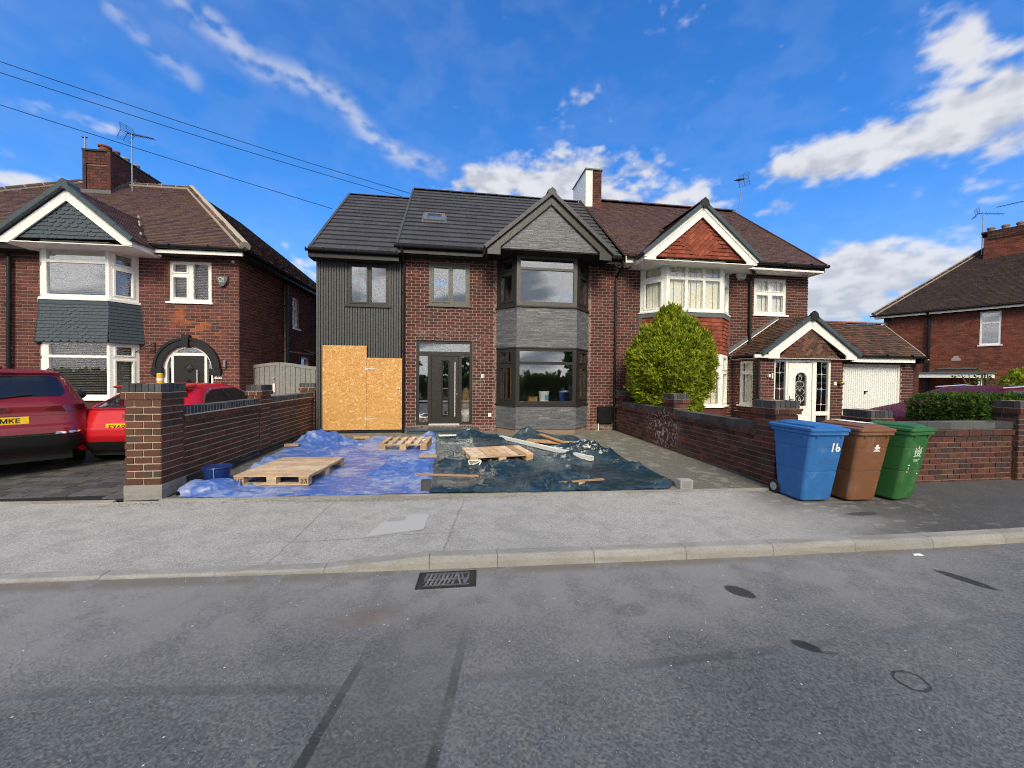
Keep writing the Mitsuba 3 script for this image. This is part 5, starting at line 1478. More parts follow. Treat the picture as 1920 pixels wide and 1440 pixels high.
add('soffit', (np.array(v + [p + np.array([0, 0, 0.2]) for p in v]), BF), 'dark_soffit', L)
downpipe(L, [Lx(-5.22, 0.40, 4.88), Lx(-5.22, 0.09, 4.6), Lx(-5.27, 0.09, 0.35)], 0.045, brackets=(1.9, 3.4, 4.4))
MB().put(np.array([Lx(-10.6, -7.2, .1), Lx(0, -7.2, .1), Lx(0, -7.2, 4.95), Lx(-10.6, -7.2, 4.95)]), [[0, 1, 2], [0, 2, 3]]).add('rear_wall', 'mortar_left', L)

# chimney of the left pair
ch = uniq_fast(f'{L}__chimney')
ct, cs0, cs1, cd = -2.88, -6.10, -5.40, 1.95
FCf = Fr(Lx(0, ct, 0), LD, Z_)
FCs = Fr(Lx(cs1, ct, 0), LN, Z_)
m = MB().prism(Fr(Lx(0, ct, 0), LD, LN), rect(cs0, cs1, 0, cd), 6.5, 8.80)
m.add('stack', 'mortar_left', ch)
field(ch, 'brick', 'brickwork', FCf, rect(cs0, cs1, 7.2, 8.36), 0.24, 0.086, 0.010, 'brick_left', -0.01, 0.012, 99)
field(ch, 'brick', 'brickwork', FCf, rect(cs0 - 0.02, cs1 + 0.02, 8.40, 8.76), 0.24, 0.086, 0.010, 'brick_left', -0.01, 0.035, 40)
field(ch, 'brick', 'brickwork', FCs, rect(0, cd, 7.2, 8.76), 0.24, 0.086, 0.010, 'brick_left', -0.01, 0.012, 150)
for s in (cs0, cs1):
    MB().prism(Fr(Lx(0, ct, 0), LD, LN), rect(s - 0.05, s + 0.05, -0.045, 0.05), 6.9, 8.80).add('corner_pier', 'brick_old', ch)
MB().prism(Fr(Lx(0, ct, 0), LD, LN), rect(cs0 - 0.06, cs1 + 0.06, -0.06, cd + 0.06), 8.80, 8.85).add('capping', 'cast_iron', ch)
for i, (s, t, h, rr) in enumerate(((-5.72, 0.22, 0.24, 0.15), (-5.50, 0.35, 0.16, 0.09), (-5.62, 0.85, 0.22, 0.10), (-5.62, 1.25, 0.20, 0.11), (-5.62, 1.7, 0.14, 0.1))):
    p = Lx(s, ct - t, 8.85)
    MB().cyl(p, p + [0, 0, h], rr, 14, rr * 0.86).cyl(p + [0, 0, h - 0.05], p + [0, 0, h], rr * 1.12, 14).add('chimney_pot', 'terracotta' if i < 2 else 'mortar_light', ch)
MB().prism(Fr(Lx(0, ct + 0.02, 0), LD, Z_), rect(cs0 - 0.05, cs1 + 0.1, 7.44, 7.56), -0.05, 0.08).add('flashing', 'lead', ch)
for i in range(9):
    a = i * 0.105
    MB().prism(FCs.off(0.02), Polygon([(a, 7.50 + a * 0.83), (a + 0.10, 7.50 + (a + 0.1) * 0.83), (a + 0.10, 7.66 + (a + 0.1) * 0.83), (a, 7.58 + a * 0.83)]), 0, 0.02).add('step_flashing', 'lead', ch)

# ---------------------------------------------------------------- the far right house
K = thing('semi_detached_house', 'orange-red brick house with dark hipped roof beyond the garage and clipped hedge', 'house')
KP, KD, KN = np.array([21.44, 16.47, 0.0]), np.array([0.4627, -0.8865, 0]), np.array([0.8865, 0.4627, 0])
Kx = lambda s, t, z: KP + KD * s - KN * t + np.array([0, 0, z])
FK = Fr(KP, KD, Z_)
wallp = cut(rect(-0.12, 8.5, 0.1, 5.05), [(2.94, 3.54, 3.34, 4.80)])
w = slab(K, 'wall', FK, wallp, -0.2, -0.01, 'mortar_far')
field(w, 'brick', 'brickwork', FK, wallp, 0.24, 0.086, 0.015, 'brick_far', -0.03, 0.0, 200, jitter=0.003)
MB().put(np.array([Kx(-0.12, 0, .1), Kx(-0.12, -8, .1), Kx(-0.12, -8, 5.05), Kx(-0.12, 0, 5.05)]), [[0, 1, 2], [0, 2, 3]]).add('rear_wall', 'mortar_far', K)
window(K, FK, 2.95, 3.53, 3.35, 4.79, [(3.01, 3.47, 3.42, 4.27), (3.01, 3.47, 4.34, 4.73)], 'white_upvc', 'glazing_new', None, 0.02, (), 0.03, 'white_upvc')
MB().fbox(FK, 2.87, 3.66, 4.81, 4.86, 0.0, 0.05).add('drip_course', 'tile_porch', K)
E0, Zr, dp = 5.06, 8.75, 4.4
FKR = Fr(Kx(0, 0.35, E0), KD, Kx(0, -dp, Zr) - Kx(0, 0.35, E0))
kl = math.hypot(dp + 0.35, Zr - E0)
reg = Polygon([(-0.48, 0), (9, 0), (9, kl * 0.65), (6.2, kl), (3.15, kl)])
r = uniq_fast(f'{K}__roof')
MB().prism(FKR, reg, -0.06, -0.022).add('roof_deck', 'roof_timber', r)
field(r, 'tile', 'tiling', FKR, reg, 0.172, kl / 56, 0.004, 'tile_far', -0.02, 0.01, 150, taper=True, lap=0.04, jitter=0.003)
MB().put(np.array([Kx(-0.48, 0.35, E0), Kx(3.15, -dp, Zr), Kx(-0.48, -9, E0)]), [[0, 1, 2]]).put(np.array([Kx(-0.48, -9, E0), Kx(3.15, -dp, Zr), Kx(6.2, -dp, Zr), Kx(9, -9, E0)]), [[0, 1, 2], [0, 2, 3]]).add('rear_roof', 'tile_far', K)
ridge_tiles(K, Kx(-0.48, 0.35, E0 + 0.02), Kx(3.15, -dp, Zr), 'tile_far', 0.13, 0.42, name='hip_tile', joint='mortar_light')
gutter(K, Kx(-0.6, 0.42, 5.0), Kx(9, 0.42, 5.0))
v = [Kx(-0.45, 0.36, 4.86), Kx(9, 0.36, 4.86), Kx(9, 0.33, 4.86), Kx(-0.45, 0.33, 4.86)]
add('fascia', (np.array(v + [p + np.array([0, 0, 0.09]) for p in v]), BF), 'white_upvc', K)
v = [Kx(-0.45, 0.33, 4.86), Kx(9, 0.33, 4.86), Kx(9, 0.0, 4.86), Kx(-0.45, 0.0, 4.86)]
add('soffit', (np.array(v + [p + np.array([0, 0, 0.015]) for p in v]), BF), 'dark_soffit', K)
downpipe(K, [Kx(1.40, 0.4, 4.95), Kx(1.43, 0.09, 4.7), Kx(1.43, 0.09, 0.3)], 0.055, brackets=(2.0, 3.5), out=tuple(KN))
MB().cyl(Kx(-0.05, 0.07, 0.3), Kx(-0.05, 0.07, 4.86), 0.09, 8).add('soil_pipe', 'stone_black', K)
MB().fbox(FK, 2.15, 2.42, 2.68, 2.80, 0, 0.012).prism(FK, Polygon([(2.18, 2.80), (2.39, 2.80), (2.35, 2.90), (2.22, 2.90)]), 0, 0.012).add('render_patch', 'mortar_light', K)
# flat canopy over the side entrance
MB().prism(Fr(Kx(0, 0, 0), KD, KN), rect(0.9, 3.4, -1.3, 0.0), 1.90, 2.08).add('canopy', 'white_upvc', K)
MB().prism(Fr(Kx(0, 0, 0), KD, KN), rect(0.85, 3.45, -1.35, 0.0), 2.081, 2.16).add('canopy_roof', 'lead', K)
MB().prism(Fr(Kx(0, 0, 0), KD, KN), rect(3.0, 3.14, -1.2, -1.06), 0.2, 1.90).add('canopy_post', 'white_paint', K)
MB().fbox(FK, 1.7, 2.9, 2.3, 2.36, 0.0, 0.05).add('canopy_flashing', 'lead', K)
ch = uniq_fast(f'{K}__chimney')
FCk = Fr(Kx(0, -3.1, 0), KD, Z_)
MB().prism(Fr(Kx(0, -3.1, 0), KD, KN), rect(2.78, 6.0, 0, 0.8), 6.5, 8.75).add('stack', 'mortar_far', ch)
field(ch, 'brick', 'brickwork', FCk, rect(2.78, 6.0, 7.0, 8.6), 0.24, 0.086, 0.015, 'brick_far', -0.01, 0.012, 100)
field(ch, 'brick', 'brickwork', FCk, rect(2.9, 6.0, 8.62, 8.95), 0.24, 0.086, 0.011, 'brick_old', -0.01, 0.06, 60)
MB().prism(Fr(Kx(0, -3.1, 0), KD, KN), rect(2.70, 6.05, -0.07, 0.88), 8.95, 9.02).add('capping', 'brick_old', ch)
for s in (2.98, 3.42, 3.86, 4.30):
    p = Kx(s, -3.5, 9.0)
    MB().cyl(p, p + [0, 0, 0.28], 0.10, 12, 0.12).cyl(p + [0, 0, 0.2], p + [0, 0, 0.28], 0.14, 12).add('chimney_pot', 'mortar_old', ch)

# ---------------------------------------------------------------- front walls
def wall_core(name, label, F, polys, mortar, brick_mat, L, Hc, joint, quota):
    pass


def pier(holder, x0, x1, y0, y1, z0, z1, brick_mat, mortar, capmat, course, L, quota=120, band=True, capw=0.04, plinth=0.0, faces='FRL'):
    """A brick pier: faces of real bricks, a corbel course, a coping of bricks on edge."""
    zc = z1 - 0.115
    zb = zc - course - 0.004
    MB().box(x0 + 0.012, x1 - 0.012, y0 + 0.012, y1 - 0.012, z0, zb).add('pier_core', mortar, holder)
    fr = {'F': (Fr((0, y0, 0), X_, Z_), x0, x1), 'R': (Fr((x1, 0, 0), Y_, Z_), y0, y1), 'L': (Fr((x0, 0, 0), (0, -1, 0), Z_), -y1, -y0)}
    for k in faces:
        F, a, b = fr[k]
        if plinth:
            field(holder, 'plinth_brick', 'plinth_bricks', F, rect(a, b, z0, z0 + plinth), (b - a) / 2, course, 0.004, 'brick_grey', -0.03, 0.002, 30, jitter=0.001)
        n = max(1, round((zb - z0 - plinth) / course))
        field(holder, 'brick', 'brickwork', F, rect(a, b, z0 + plinth, zb), (b - a) / 2, (zb - z0 - plinth) / n, 0.016, brick_mat, -0.03, 0.0, quota, off=0.5 if k == 'F' else 0.25, jitter=0.002, start=(a, z0 + plinth))
    w = 0.028
    MB().box(x0 - w + 0.008, x1 + w - 0.008, y0 - w + 0.008, y1 + w - 0.008, zb + 0.006, zc).add('corbel_bed', mortar, holder)
    for k in faces:
        F, a, b = fr[k]
        field(holder, 'corbel_brick', 'corbel_bricks', F, rect(a - w, b + w, zb + 0.004, zc), (b - a + 2 * w) / 2.2, course, 0.012, brick_mat, 0.0, w, 12, jitter=0.001, start=(a - w + 0.06, zb + 0.004))
    MB().box(x0 + 0.002, x1 - 0.002, y0 + 0.002, y1 - 0.002, zc, z1 - 0.004).add('cap_bed', mortar, holder)
    nx, ny = (max(3, round((q + 0.02) / 0.078)) for q in (x1 - x0, y1 - y0))
    for i in range(nx):
        for j in range(ny):
            if 0 < i < nx - 1 and 0 < j < ny - 1:
                continue
            a, b = x0 - 0.01 + (x1 - x0 + 0.02) * i / nx, x0 - 0.01 + (x1 - x0 + 0.02) * (i + 1) / nx
            c, d = y0 - 0.012 + (y1 - y0 + 0.024) * j / ny, y0 - 0.012 + (y1 - y0 + 0.024) * (j + 1) / ny
            MB().box(a + 0.005 * (i > 0), b - 0.005 * (i < nx - 1), c + 0.005 * (j > 0), d - 0.005 * (j < ny - 1), zc + 0.004, z1 + rng.uniform(-0.002, 0.002)).add('cap_brick', capmat, holder)


LW = thing('boundary_wall', 'new brown brick garden wall with pale mortar, grey brick coping and a tall front pier left of the blue tarpaulin', 'wall')
pier(LW, -4.165, -3.75, 5.59, 6.03, 0.31, 1.622, 'brick_new', 'mortar_cream', 'brick_grey', 0.0895, 0.2, 120)
MB().box(-4.175, -3.74, 5.58, 6.04, 0.08, 0.31).add('pier_base', 'concrete', LW)
FWL = Fr((-3.775, 0, 0), Y_, Z_)
MB().box(-3.985, -3.787, 6.03, 11.15, 0.1, 1.16).add('wall_core', 'mortar_cream', LW)
field(LW, 'plinth_brick', 'plinth_bricks', FWL, rect(6.03, 11.1, 0.12, 0.30), 0.232, 0.088, 0.012, 'brick_grey', -0.03, 0.0, 60, jitter=0.002)
field(LW, 'brick', 'brickwork', FWL, rect(6.03, 11.1, 0.30, 1.085), 0.232, 0.0872, 0.017, 'brick_new', -0.03, 0.0, 180, jitter=0.002)
field(LW, 'corbel_brick', 'corbel_bricks', FWL, rect(6.03, 11.1, 1.085, 1.16), 0.116, 0.08, 0.012, 'brick_new', -0.03, 0.028, 40, jitter=0.001)
MB().box(-4.0, -3.75, 6.03, 11.1, 1.161, 1.176).add('corbel_mortar', 'mortar_cream', LW)
FWLL = Fr((-3.995, 0, 0), (0, -1, 0), Z_)
field(LW, 'brick', 'brickwork', FWLL, rect(-11.1, -6.03, 0.12, 1.16), 0.232, 0.0872, 0.017, 'brick_new', -0.03, 0.0, 0, jitter=0.002)
y = 6.035
while y < 11.05:
    if not (8.17 < y < 8.62):
        MB().box(-3.983, -3.767, y + 0.007, y + 0.070, 1.177, 1.282 + rng.uniform(-.002, .002)).add('coping_brick', 'brick_grey', LW)
    y += 0.077
MB().box(-3.980, -3.770, 6.035, 11.05, 1.176, 1.279).add('coping_bed', 'mortar_cream', LW)
pier(LW, -4.0, -3.755, 8.2, 8.63, 0.2, 1.545, 'brick_new', 'mortar_cream', 'brick_grey', 0.088, 0.2, 30)
pier(LW, -4.10, -3.72, 11.06, 11.45, 0.2, 1.53, 'brick_new', 'mortar_cream', 'brick_grey', 0.088, 0.2, 20, faces='FR')
t = thing('drink_can', 'yellow drinks can standing on top of the tall brown brick pier', 'can')
MB().cyl((-3.90, 5.80, 1.626), (-3.90, 5.80, 1.745), 0.034, 18).cyl((-3.90, 5.80, 1.7452), (-3.90, 5.80, 1.757), 0.034, 18, 0.028).add('body', 'yellow_tin', t)
MB().cyl((-3.90, 5.80, 1.7572), (-3.90, 5.80, 1.760), 0.029, 18).add('lid', 'steel', t)
MB().cyl((-3.90, 5.80, 1.66), (-3.90, 5.80, 1.69), 0.0345, 18, caps=False).add('pale_band', 'white_print', t)

RW = thing('boundary_wall', 'old dark red brick garden wall with grey coping, white paint splatter and a pier behind the blue bin', 'wall')
FWR = Fr((4.75, 0, 0), (0, -1, 0), Z_)
MB().box(4.762, 4.96, 5.55, 10.9, 0.05, 0.96).add('wall_core', 'mortar_old', RW)
field(RW, 'plinth_brick', 'plinth_bricks', FWR, rect(-10.9, -5.5, 0.08, 0.17), 0.24, 0.09, 0.01, 'brick_grey', -0.03, 0.003, 40, jitter=0.002)
field(RW, 'brick', 'brickwork', FWR, rect(-10.9, -5.5, 0.17, 0.87), 0.24, 0.0872, 0.016, 'brick_old', -0.03, 0.0, 220, jitter=0.003)
field(RW, 'corbel_brick', 'corbel_bricks', FWR, rect(-10.9, -5.5, 0.87, 0.955), 0.24, 0.086, 0.01, 'brick_old', -0.03, 0.03, 40, jitter=0.002)
field(RW, 'coping_brick', 'coping_bricks', FWR, rect(-10.9, -5.5, 0.957, 1.07), 0.235, 0.115, 0.006, 'brick_grey', -0.20, 0.004, 60, jitter=0.003)
pier(RW, 4.74, 5.13, 5.13, 5.55, 0.08, 1.43, 'brick_old', 'mortar_old', 'brick_grey', 0.088, 0.2, 60)
pier(RW, 4.72, 5.06, 7.80, 8.24, 0.9, 1.41, 'brick_old', 'mortar_old', 'brick_grey', 0.088, 0.2, 30, faces='FL')
pier(RW, 4.74, 5.06, 10.5, 10.92, 0.9, 1.36, 'brick_old', 'mortar_old', 'brick_grey', 0.088, 0.2, 20, faces='FL')

RF = thing('boundary_wall', 'low dark brick front wall with grey coping behind the bins, under the clipped hedge', 'wall')
FWF = Fr((0, 5.15, 0), X_, Z_)
MB().box(6.6, 14.0, 5.162, 5.36, 0.03, 0.965).add('wall_core', 'mortar_old', RF)
field(RF, 'brick', 'brickwork', FWF, rect(6.6, 14.0, 0.06, 0.86), 0.24, 0.0875, 0.015, 'brick_old', -0.03, 0.0, 220, jitter=0.003)
field(RF, 'corbel_brick', 'corbel_bricks', FWF, rect(6.6, 14.0, 0.86, 0.965), 0.24, 0.1, 0.010, 'brick_old', -0.03, 0.03, 30, jitter=0.002)
field(RF, 'coping_brick', 'coping_bricks', FWF, rect(6.6, 14.0, 0.968, 1.085), 0.45, 0.12, 0.005, 'brick_grey', -0.22, 0.006, 30, jitter=0.003)
pier(RF, 9.22, 9.68, 5.08, 5.5, 0.06, 1.43, 'brick_old', 'mortar_old', 'brick_grey', 0.088, 0.2, 50, faces='FL')
pier(RF, 6.35, 6.72, 5.08, 5.5, 0.06, 1.28, 'brick_old', 'mortar_old', 'brick_grey', 0.088, 0.2, 30, faces='FL')

# double gate between the left house and the extension
GT = thing('double_gate', 'light grey double gate of vertical boards with a swept arched top beside the ribbed extension', 'gate')
FGt = Fr((-6.02, 11.9, 0), (1, 0.0, 0), Z_)
gtop = lambda x: 1.99 + 0.115 * (0.5 - 0.5 * math.cos(2 * math.pi * np.clip(x / 2.16, 0, 1)))
for i in range(16):
    a, b = 2.16 * i / 16 + 0.006, 2.16 * (i + 1) / 16 - 0.006
    pts = [(a, 0.28)] + [(b, 0.28)] + [(x, gtop(x) - 0.07) for x in np.linspace(b, a, 4)]
    slab(GT, 'board', FGt, Polygon(pts), -0.02, 0.006 if i % 2 else 0.012, 'gate_grey')
for a, b in ((0.0, 1.075), (1.085, 2.16)):
    xs_ = np.linspace(a, b, 12)
    rail = Polygon([(x, gtop(x)) for x in xs_] + [(x, gtop(x) - 0.09) for x in xs_[::-1]])
    slab(GT, 'top_rail', FGt, rail, -0.03, 0.026, 'gate_grey')
    for q in (a, b - 0.07):
        slab(GT, 'stile', FGt, rect(q, q + 0.07, 0.28, gtop(q + 0.03) - 0.05), -0.03, 0.024, 'gate_grey')
MB().fbox(FGt, 0.90, 0.95, 1.25, 1.50, 0.024, 0.04).add('lock_plate', 'white_upvc', GT)
MB().cyl(FGt(0.925, 1.66, 0.0), FGt(0.925, 1.66, 0.05), 0.022, 10).add('ring_latch', 'steel', GT)
MB().fbox(FGt, -0.09, -0.005, 0.25, 2.03, -0.06, 0.04).fbox(FGt, 2.165, 2.25, 0.25, 2.0, -0.06, 0.04).add('gate_post', 'gate_grey', GT)

# ---------------------------------------------------------------- cars
def rrect(hw, y0, y1, r, n=10):
    """Half outlines of a rounded plan at one height, counter-clockwise from the middle of the rear."""
    pts = []
    def arc(cx, cy, a0, a1):
        for q in np.linspace(a0, a1, n):
            pts.append((cx + r * math.cos(q), cy + r * math.sin(q)))
    r = min(r, hw * 0.98, (y1 - y0) * 0.49)
    pts.append((0, y0))
    for x in np.linspace(0.25, 0.95, 4):
        pts.append((x * (hw - r), y0))
    arc(hw - r, y0 + r, -math.pi / 2, 0)
    for t in np.linspace(0.05, 0.95, 12):
        pts.append((hw, y0 + r + t * (y1 - y0 - 2 * r)))
    arc(hw - r, y1 - r, 0, math.pi / 2)
    for x in np.linspace(0.95, 0.25, 4):
        pts.append((x * (hw - r), y1))
    pts.append((0, y1))
    left = [(-x, y) for x, y in pts[-2:0:-1]]
    return np.array(pts + left)


class Car:
    """Body lofted from plan outlines by height; local x across, y forward from the rear bumper, z up from the tyres."""

    def __init__(s, pos, head, scale, prof, paint, label, name='parked_car'):
        s.z = np.array([p[0] for p in prof])
        s.hw, s.y0, s.y1, s.r = (np.array([p[i] for p in prof]) for i in (1, 2, 3, 4))
        h = math.radians(head)
        s.R = np.array([[math.cos(h), -math.sin(h), 0], [math.sin(h), math.cos(h), 0], [0, 0, 1]]) * scale
        s.pos = np.array(pos, float)
        s.t = thing(name, label, 'car')
        zz = np.concatenate([np.linspace(a, b, 5)[:-1] for a, b in zip(s.z[:-1], s.z[1:])] + [[s.z[-1]]])
        rings = [np.column_stack([rrect(*s.at(z)), np.full(len(rrect(*s.at(z))), z)]) for z in zz]
        n = len(rings[0])
        v = np.vstack(rings + [[[0, s.y0[0] + 1.5, s.z[0]]], [[0, (s.y0[-1] + s.y1[-1]) / 2, s.z[-1] + 0.004]]])
        f = []
        i = np.arange(n)
        j = (i + 1) % n
        for k in range(len(rings) - 1):
            f += [np.stack([i + k * n, j + k * n, j + (k + 1) * n], 1), np.stack([i + k * n, j + (k + 1) * n, i + (k + 1) * n], 1)]
        e = len(rings) * n
        f += [np.stack([j, i, i * 0 + e], 1), np.stack([i + (len(rings) - 1) * n, j + (len(rings) - 1) * n, i * 0 + e + 1], 1)]
        add('body', trimesh.Trimesh(s.w(v), np.vstack(f), process=False), paint, s.t, smooth=42)

    def at(s, z):
        return tuple(float(np.interp(z, s.z, a)) for a in (s.hw, s.y0, s.y1, s.r))

    def w(s, v):
        return s.pos + np.asarray(v, float) @ s.R.T

    def rear(s, x, z, o=0.004):
        hw, y0, y1, r = s.at(z)
        r = min(r, hw * 0.98, (y1 - y0) * 0.49)
        d = max(0.0, abs(x) - (hw - r))
        y = y0 + r - math.sqrt(max(r * r - min(d, r) ** 2, 0))
        return [x, y - o, z]

    def side(s, y, z, sg=1, o=0.004):
        hw, y0, y1, r = s.at(z)
        r = min(r, hw * 0.98, (y1 - y0) * 0.49)
        d = max(0.0, (y0 + r) - y, y - (y1 - r))
        x = hw - r + math.sqrt(max(r * r - min(d, r) ** 2, 0))
        return [sg * (x + o), y, z]

    def patch(s, name, poly, mat, where='rear', sg=1, o=0.005, step=0.05, parent=None):
        P = Polygon(poly)
        pts = [P.exterior.interpolate(t).coords[0] for t in np.arange(0, P.length, step)]
        x0, y0, x1, y1 = P.bounds
        inner = P.buffer(-step * 0.45)
        for a in np.arange(x0, x1, step):
            for b in np.arange(y0, y1, step):
                if inner.contains(Point(a, b)):
                    pts.append((a, b))
        pts = np.array(pts)
        tr = Delaunay(pts).simplices
        cen = pts[tr].mean(1)
        keep = [i for i, c in enumerate(cen) if P.buffer(1e-6).contains(Point(*c))]
        fn = (lambda a, b: s.rear(a, b, o)) if where == 'rear' else (lambda a, b: s.side(a, b, sg, o))
        v = np.array([fn(*p) for p in pts])
        return add(name, trimesh.Trimesh(s.w(v), tr[keep], process=False), mat, parent or s.t, smooth=True)

    def wheel(s, x, y, r=0.33, w=0.22, hub='dull_steel'):
        k = uniq_fast(f'{s.t}__wheel')
        c = s.w([[x - w / 2, y, r], [x + w / 2, y, r]])
        sc = np.linalg.norm(s.R[:, 0])
        MB().cyl(c[0], c[1], r * sc, 28).add('tyre', 'rubber', k, smooth=40)
        d = (c[1] - c[0]) / np.linalg.norm(c[1] - c[0])
        for e, sgn in ((c[0], -1), (c[1], 1)):
            MB().cyl(e, e + d * sgn * 0.01, r * sc * 0.66, 20).add('rim', hub, k)

    def box(s, name, x0, x1, y0, y1, z0, z1, mat, parent=None):
        return add(name, (s.w(np.array([x0, y0, z0]) + BV * [x1 - x0, y1 - y0, z1 - z0]), BF), mat, parent or s.t)

    def text(s, name, txt, x, z, h, o, mat, parent, yb=None, squeeze=1.0, bold=True):
        tm = meshkit.text_mesh(txt, h, 0.003, bold)
        tv = np.array(tm.vertices)
        y = s.rear(0, z)[1] if yb is None else yb
        v = np.column_stack([x + tv[:, 0] * squeeze, y - o - tv[:, 2], z + tv[:, 1]])
        return add(name, (s.w(v), np.array(tm.faces)), mat, parent)


def gz(x, y):
    return float(ldz(y))


# dark red estate car at the far left, seen square from behind
KC = Car((-6.20, 6.31, 0.285), 45.0, 0.925, [
    (0.30, 0.80, 0.16, 4.2, 0.25), (0.42, 0.875, 0.05, 4.3, 0.28), (0.60, 0.92, 0.0, 4.4, 0.30), (0.72, 0.925, 0.02, 4.42, 0.32), (0.78, 0.925, 0.07, 4.42, 0.32), (0.95, 0.92, 0.10, 4.35, 0.34), (1.06, 0.905, 0.10, 4.1, 0.38),
    (1.12, 0.87, 0.14, 3.5, 0.40), (1.25, 0.80, 0.26, 3.1, 0.36), (1.42, 0.725, 0.42, 2.75, 0.30), (1.53, 0.67, 0.50, 2.5, 0.30), (1.58, 0.63, 0.46, 2.3, 0.30), (1.62, 0.55, 0.55, 2.1, 0.30), (1.64, 0.35, 0.75, 1.9, 0.28)],
    'car_red_dark', 'dark red estate car cut by the left edge, seen from behind with its yellow plate')
KC.patch('rear_window', [(-0.60, 1.20), (0.60, 1.20), (0.655, 1.26), (0.58, 1.50), (0.50, 1.53), (-0.50, 1.53), (-0.58, 1.50), (-0.655, 1.26)], 'car_glass', o=0.006)
KC.patch('lower_cladding', [(-0.80, 0.31), (0.80, 0.31), (0.86, 0.42), (0.80, 0.60), (-0.80, 0.60), (-0.86, 0.42)], 'car_black', o=0.008)
KC.patch('silver_strip', [(-0.70, 0.592), (0.58, 0.592), (0.62, 0.625), (-0.70, 0.625)], 'chrome', o=0.014)
for s_ in (-1, 1):
    k = KC.patch('tail_light', [(s_ * 0.42, 1.0), (s_ * 0.50, 0.965), (s_ * 0.80, 0.955), (s_ * 0.895, 1.0), (s_ * 0.87, 1.06), (s_ * 0.5, 1.05)], 'car_lamp', o=0.010, step=0.03)
    KC.patch('fog_light', [(s_ * 0.52, 0.60), (s_ * 0.78, 0.61), (s_ * 0.80, 0.64), (s_ * 0.52, 0.635)], 'chrome', o=0.012, step=0.03)
    KC.patch('reflector', [(s_ * 0.58, 0.545), (s_ * 0.78, 0.56), (s_ * 0.78, 0.59), (s_ * 0.58, 0.575)], 'car_lamp', o=0.016, step=0.03)
    KC.patch('side_windows', [(0.75, 1.17), (2.9, 1.16), (2.45, 1.46), (0.95, 1.48)], 'car_glass', 'side', s_, o=0.006, step=0.08)
    for yw in (0.95, 3.55):
        KC.patch('wheel_arch', [(yw + 0.40 * math.cos(q), 0.33 + 0.40 * math.sin(q)) for q in np.linspace(0, math.pi, 13)], 'car_black', 'side', s_, o=0.008)
        KC.wheel(s_ * 0.80, yw, 0.345, 0.23)
    MB().tube([KC.w([s_ * 0.54, 0.72, 1.612]), KC.w([s_ * 0.545, 0.85, 1.64]), KC.w([s_ * 0.545, 1.5, 1.65]), KC.w([s_ * 0.54, 2.0, 1.615])], 0.016, 8).add('roof_rail', 'chrome', KC.t)
    e = trimesh.creation.icosphere(2, 1.0)
    e.vertices = KC.w(e.vertices * [0.10, 0.075, 0.085] + [s_ * 1.01, 2.52, 1.13])
    add('wing_mirror', e, 'car_black', KC.t, smooth=True)
    KC.box('mirror_stalk', min(s_ * 0.86, s_ * 0.95), max(s_ * 0.86, s_ * 0.95), 2.52, 2.57, 1.08, 1.12, 'car_black')
KC.box('underbody', -0.72, 0.72, 0.25, 3.8, 0.16, 0.36, 'car_black')
pl = uniq_fast(f'{KC.t}__number_plate')
KC.box('plate', -0.26, 0.26, 0.066, 0.08, 0.785, 0.895, 'plate_yellow', pl)
KC.text('registration', '70 MKE', -0.172, 0.806, 0.068, 0.0, 'stone_black', pl, yb=0.065, squeeze=1.0)
bg = uniq_fast(f'{KC.t}__badge')
q = np.linspace(0, 2 * math.pi, 28)[:-1]
ov = Polygon(np.column_stack([0.085 * np.cos(q), 1.005 + 0.034 * np.sin(q)]))
v, f = extrude(ov.difference(ov.buffer(-0.007)), 0, 0.008)
add('oval', (KC.w(np.column_stack([v[:, 0], 0.088 - v[:, 2], v[:, 1]])), f), 'chrome', bg)
KC.text('letters', 'KIA', -0.048, 0.988, 0.032, 0.0, 'chrome', bg, yb=0.092, squeeze=1.25)
KC.patch('brake_light', [(-0.14, 1.572), (0.14, 1.572), (0.12, 1.59), (-0.12, 1.59)], 'car_lamp', o=0.02)
MB().tube([KC.w(KC.rear(-0.02, 1.19, 0.03)), KC.w(KC.rear(0.30, 1.235, 0.02))], 0.012, 6).add('wiper', 'car_black', KC.t)
KC.patch('tailgate_crease', [(-0.66, 0.905), (0.66, 0.905), (0.66, 0.911), (-0.66, 0.911)], 'car_black', o=0.003)
e = trimesh.creation.icosphere(1, 1.0)
e.vertices = KC.w(e.vertices * [0.02, 0.07, 0.035] + [-0.0, 0.78, 1.665])
add('aerial_fin', e, 'car_red_dark', KC.t, smooth=True)

# bright red hatchback half behind the brick pier
HC = Car((-5.22, 6.98, 0.262), 2.0, 0.94, [
    (0.24, 0.80, 0.20, 4.2, 0.28), (0.36, 0.88, 0.08, 4.35, 0.34), (0.52, 0.90, 0.0, 4.4, 0.40), (0.64, 0.90, 0.0, 4.42, 0.42), (0.74, 0.89, 0.05, 4.4, 0.44), (0.90, 0.875, 0.10, 4.2, 0.46), (0.97, 0.85, 0.14, 3.75, 0.46),
    (1.05, 0.79, 0.36, 3.25, 0.42), (1.18, 0.70, 0.62, 2.85, 0.36), (1.28, 0.63, 0.78, 2.62, 0.34), (1.33, 0.58, 0.74, 2.45, 0.34), (1.37, 0.50, 0.95, 2.25, 0.34), (1.39, 0.30, 1.2, 2.0, 0.29)],
    'car_red_bright', 'bright red hatchback parked half hidden behind the tall brown brick pier')
HC.patch('rear_window', [(-0.62, 1.00), (0.62, 1.00), (0.50, 1.26), (-0.50, 1.26)], 'car_glass', o=0.008)
HC.patch('boot_trim', [(-0.62, 0.955), (0.62, 0.955), (0.62, 0.995), (-0.62, 0.995)], 'car_black', o=0.014)
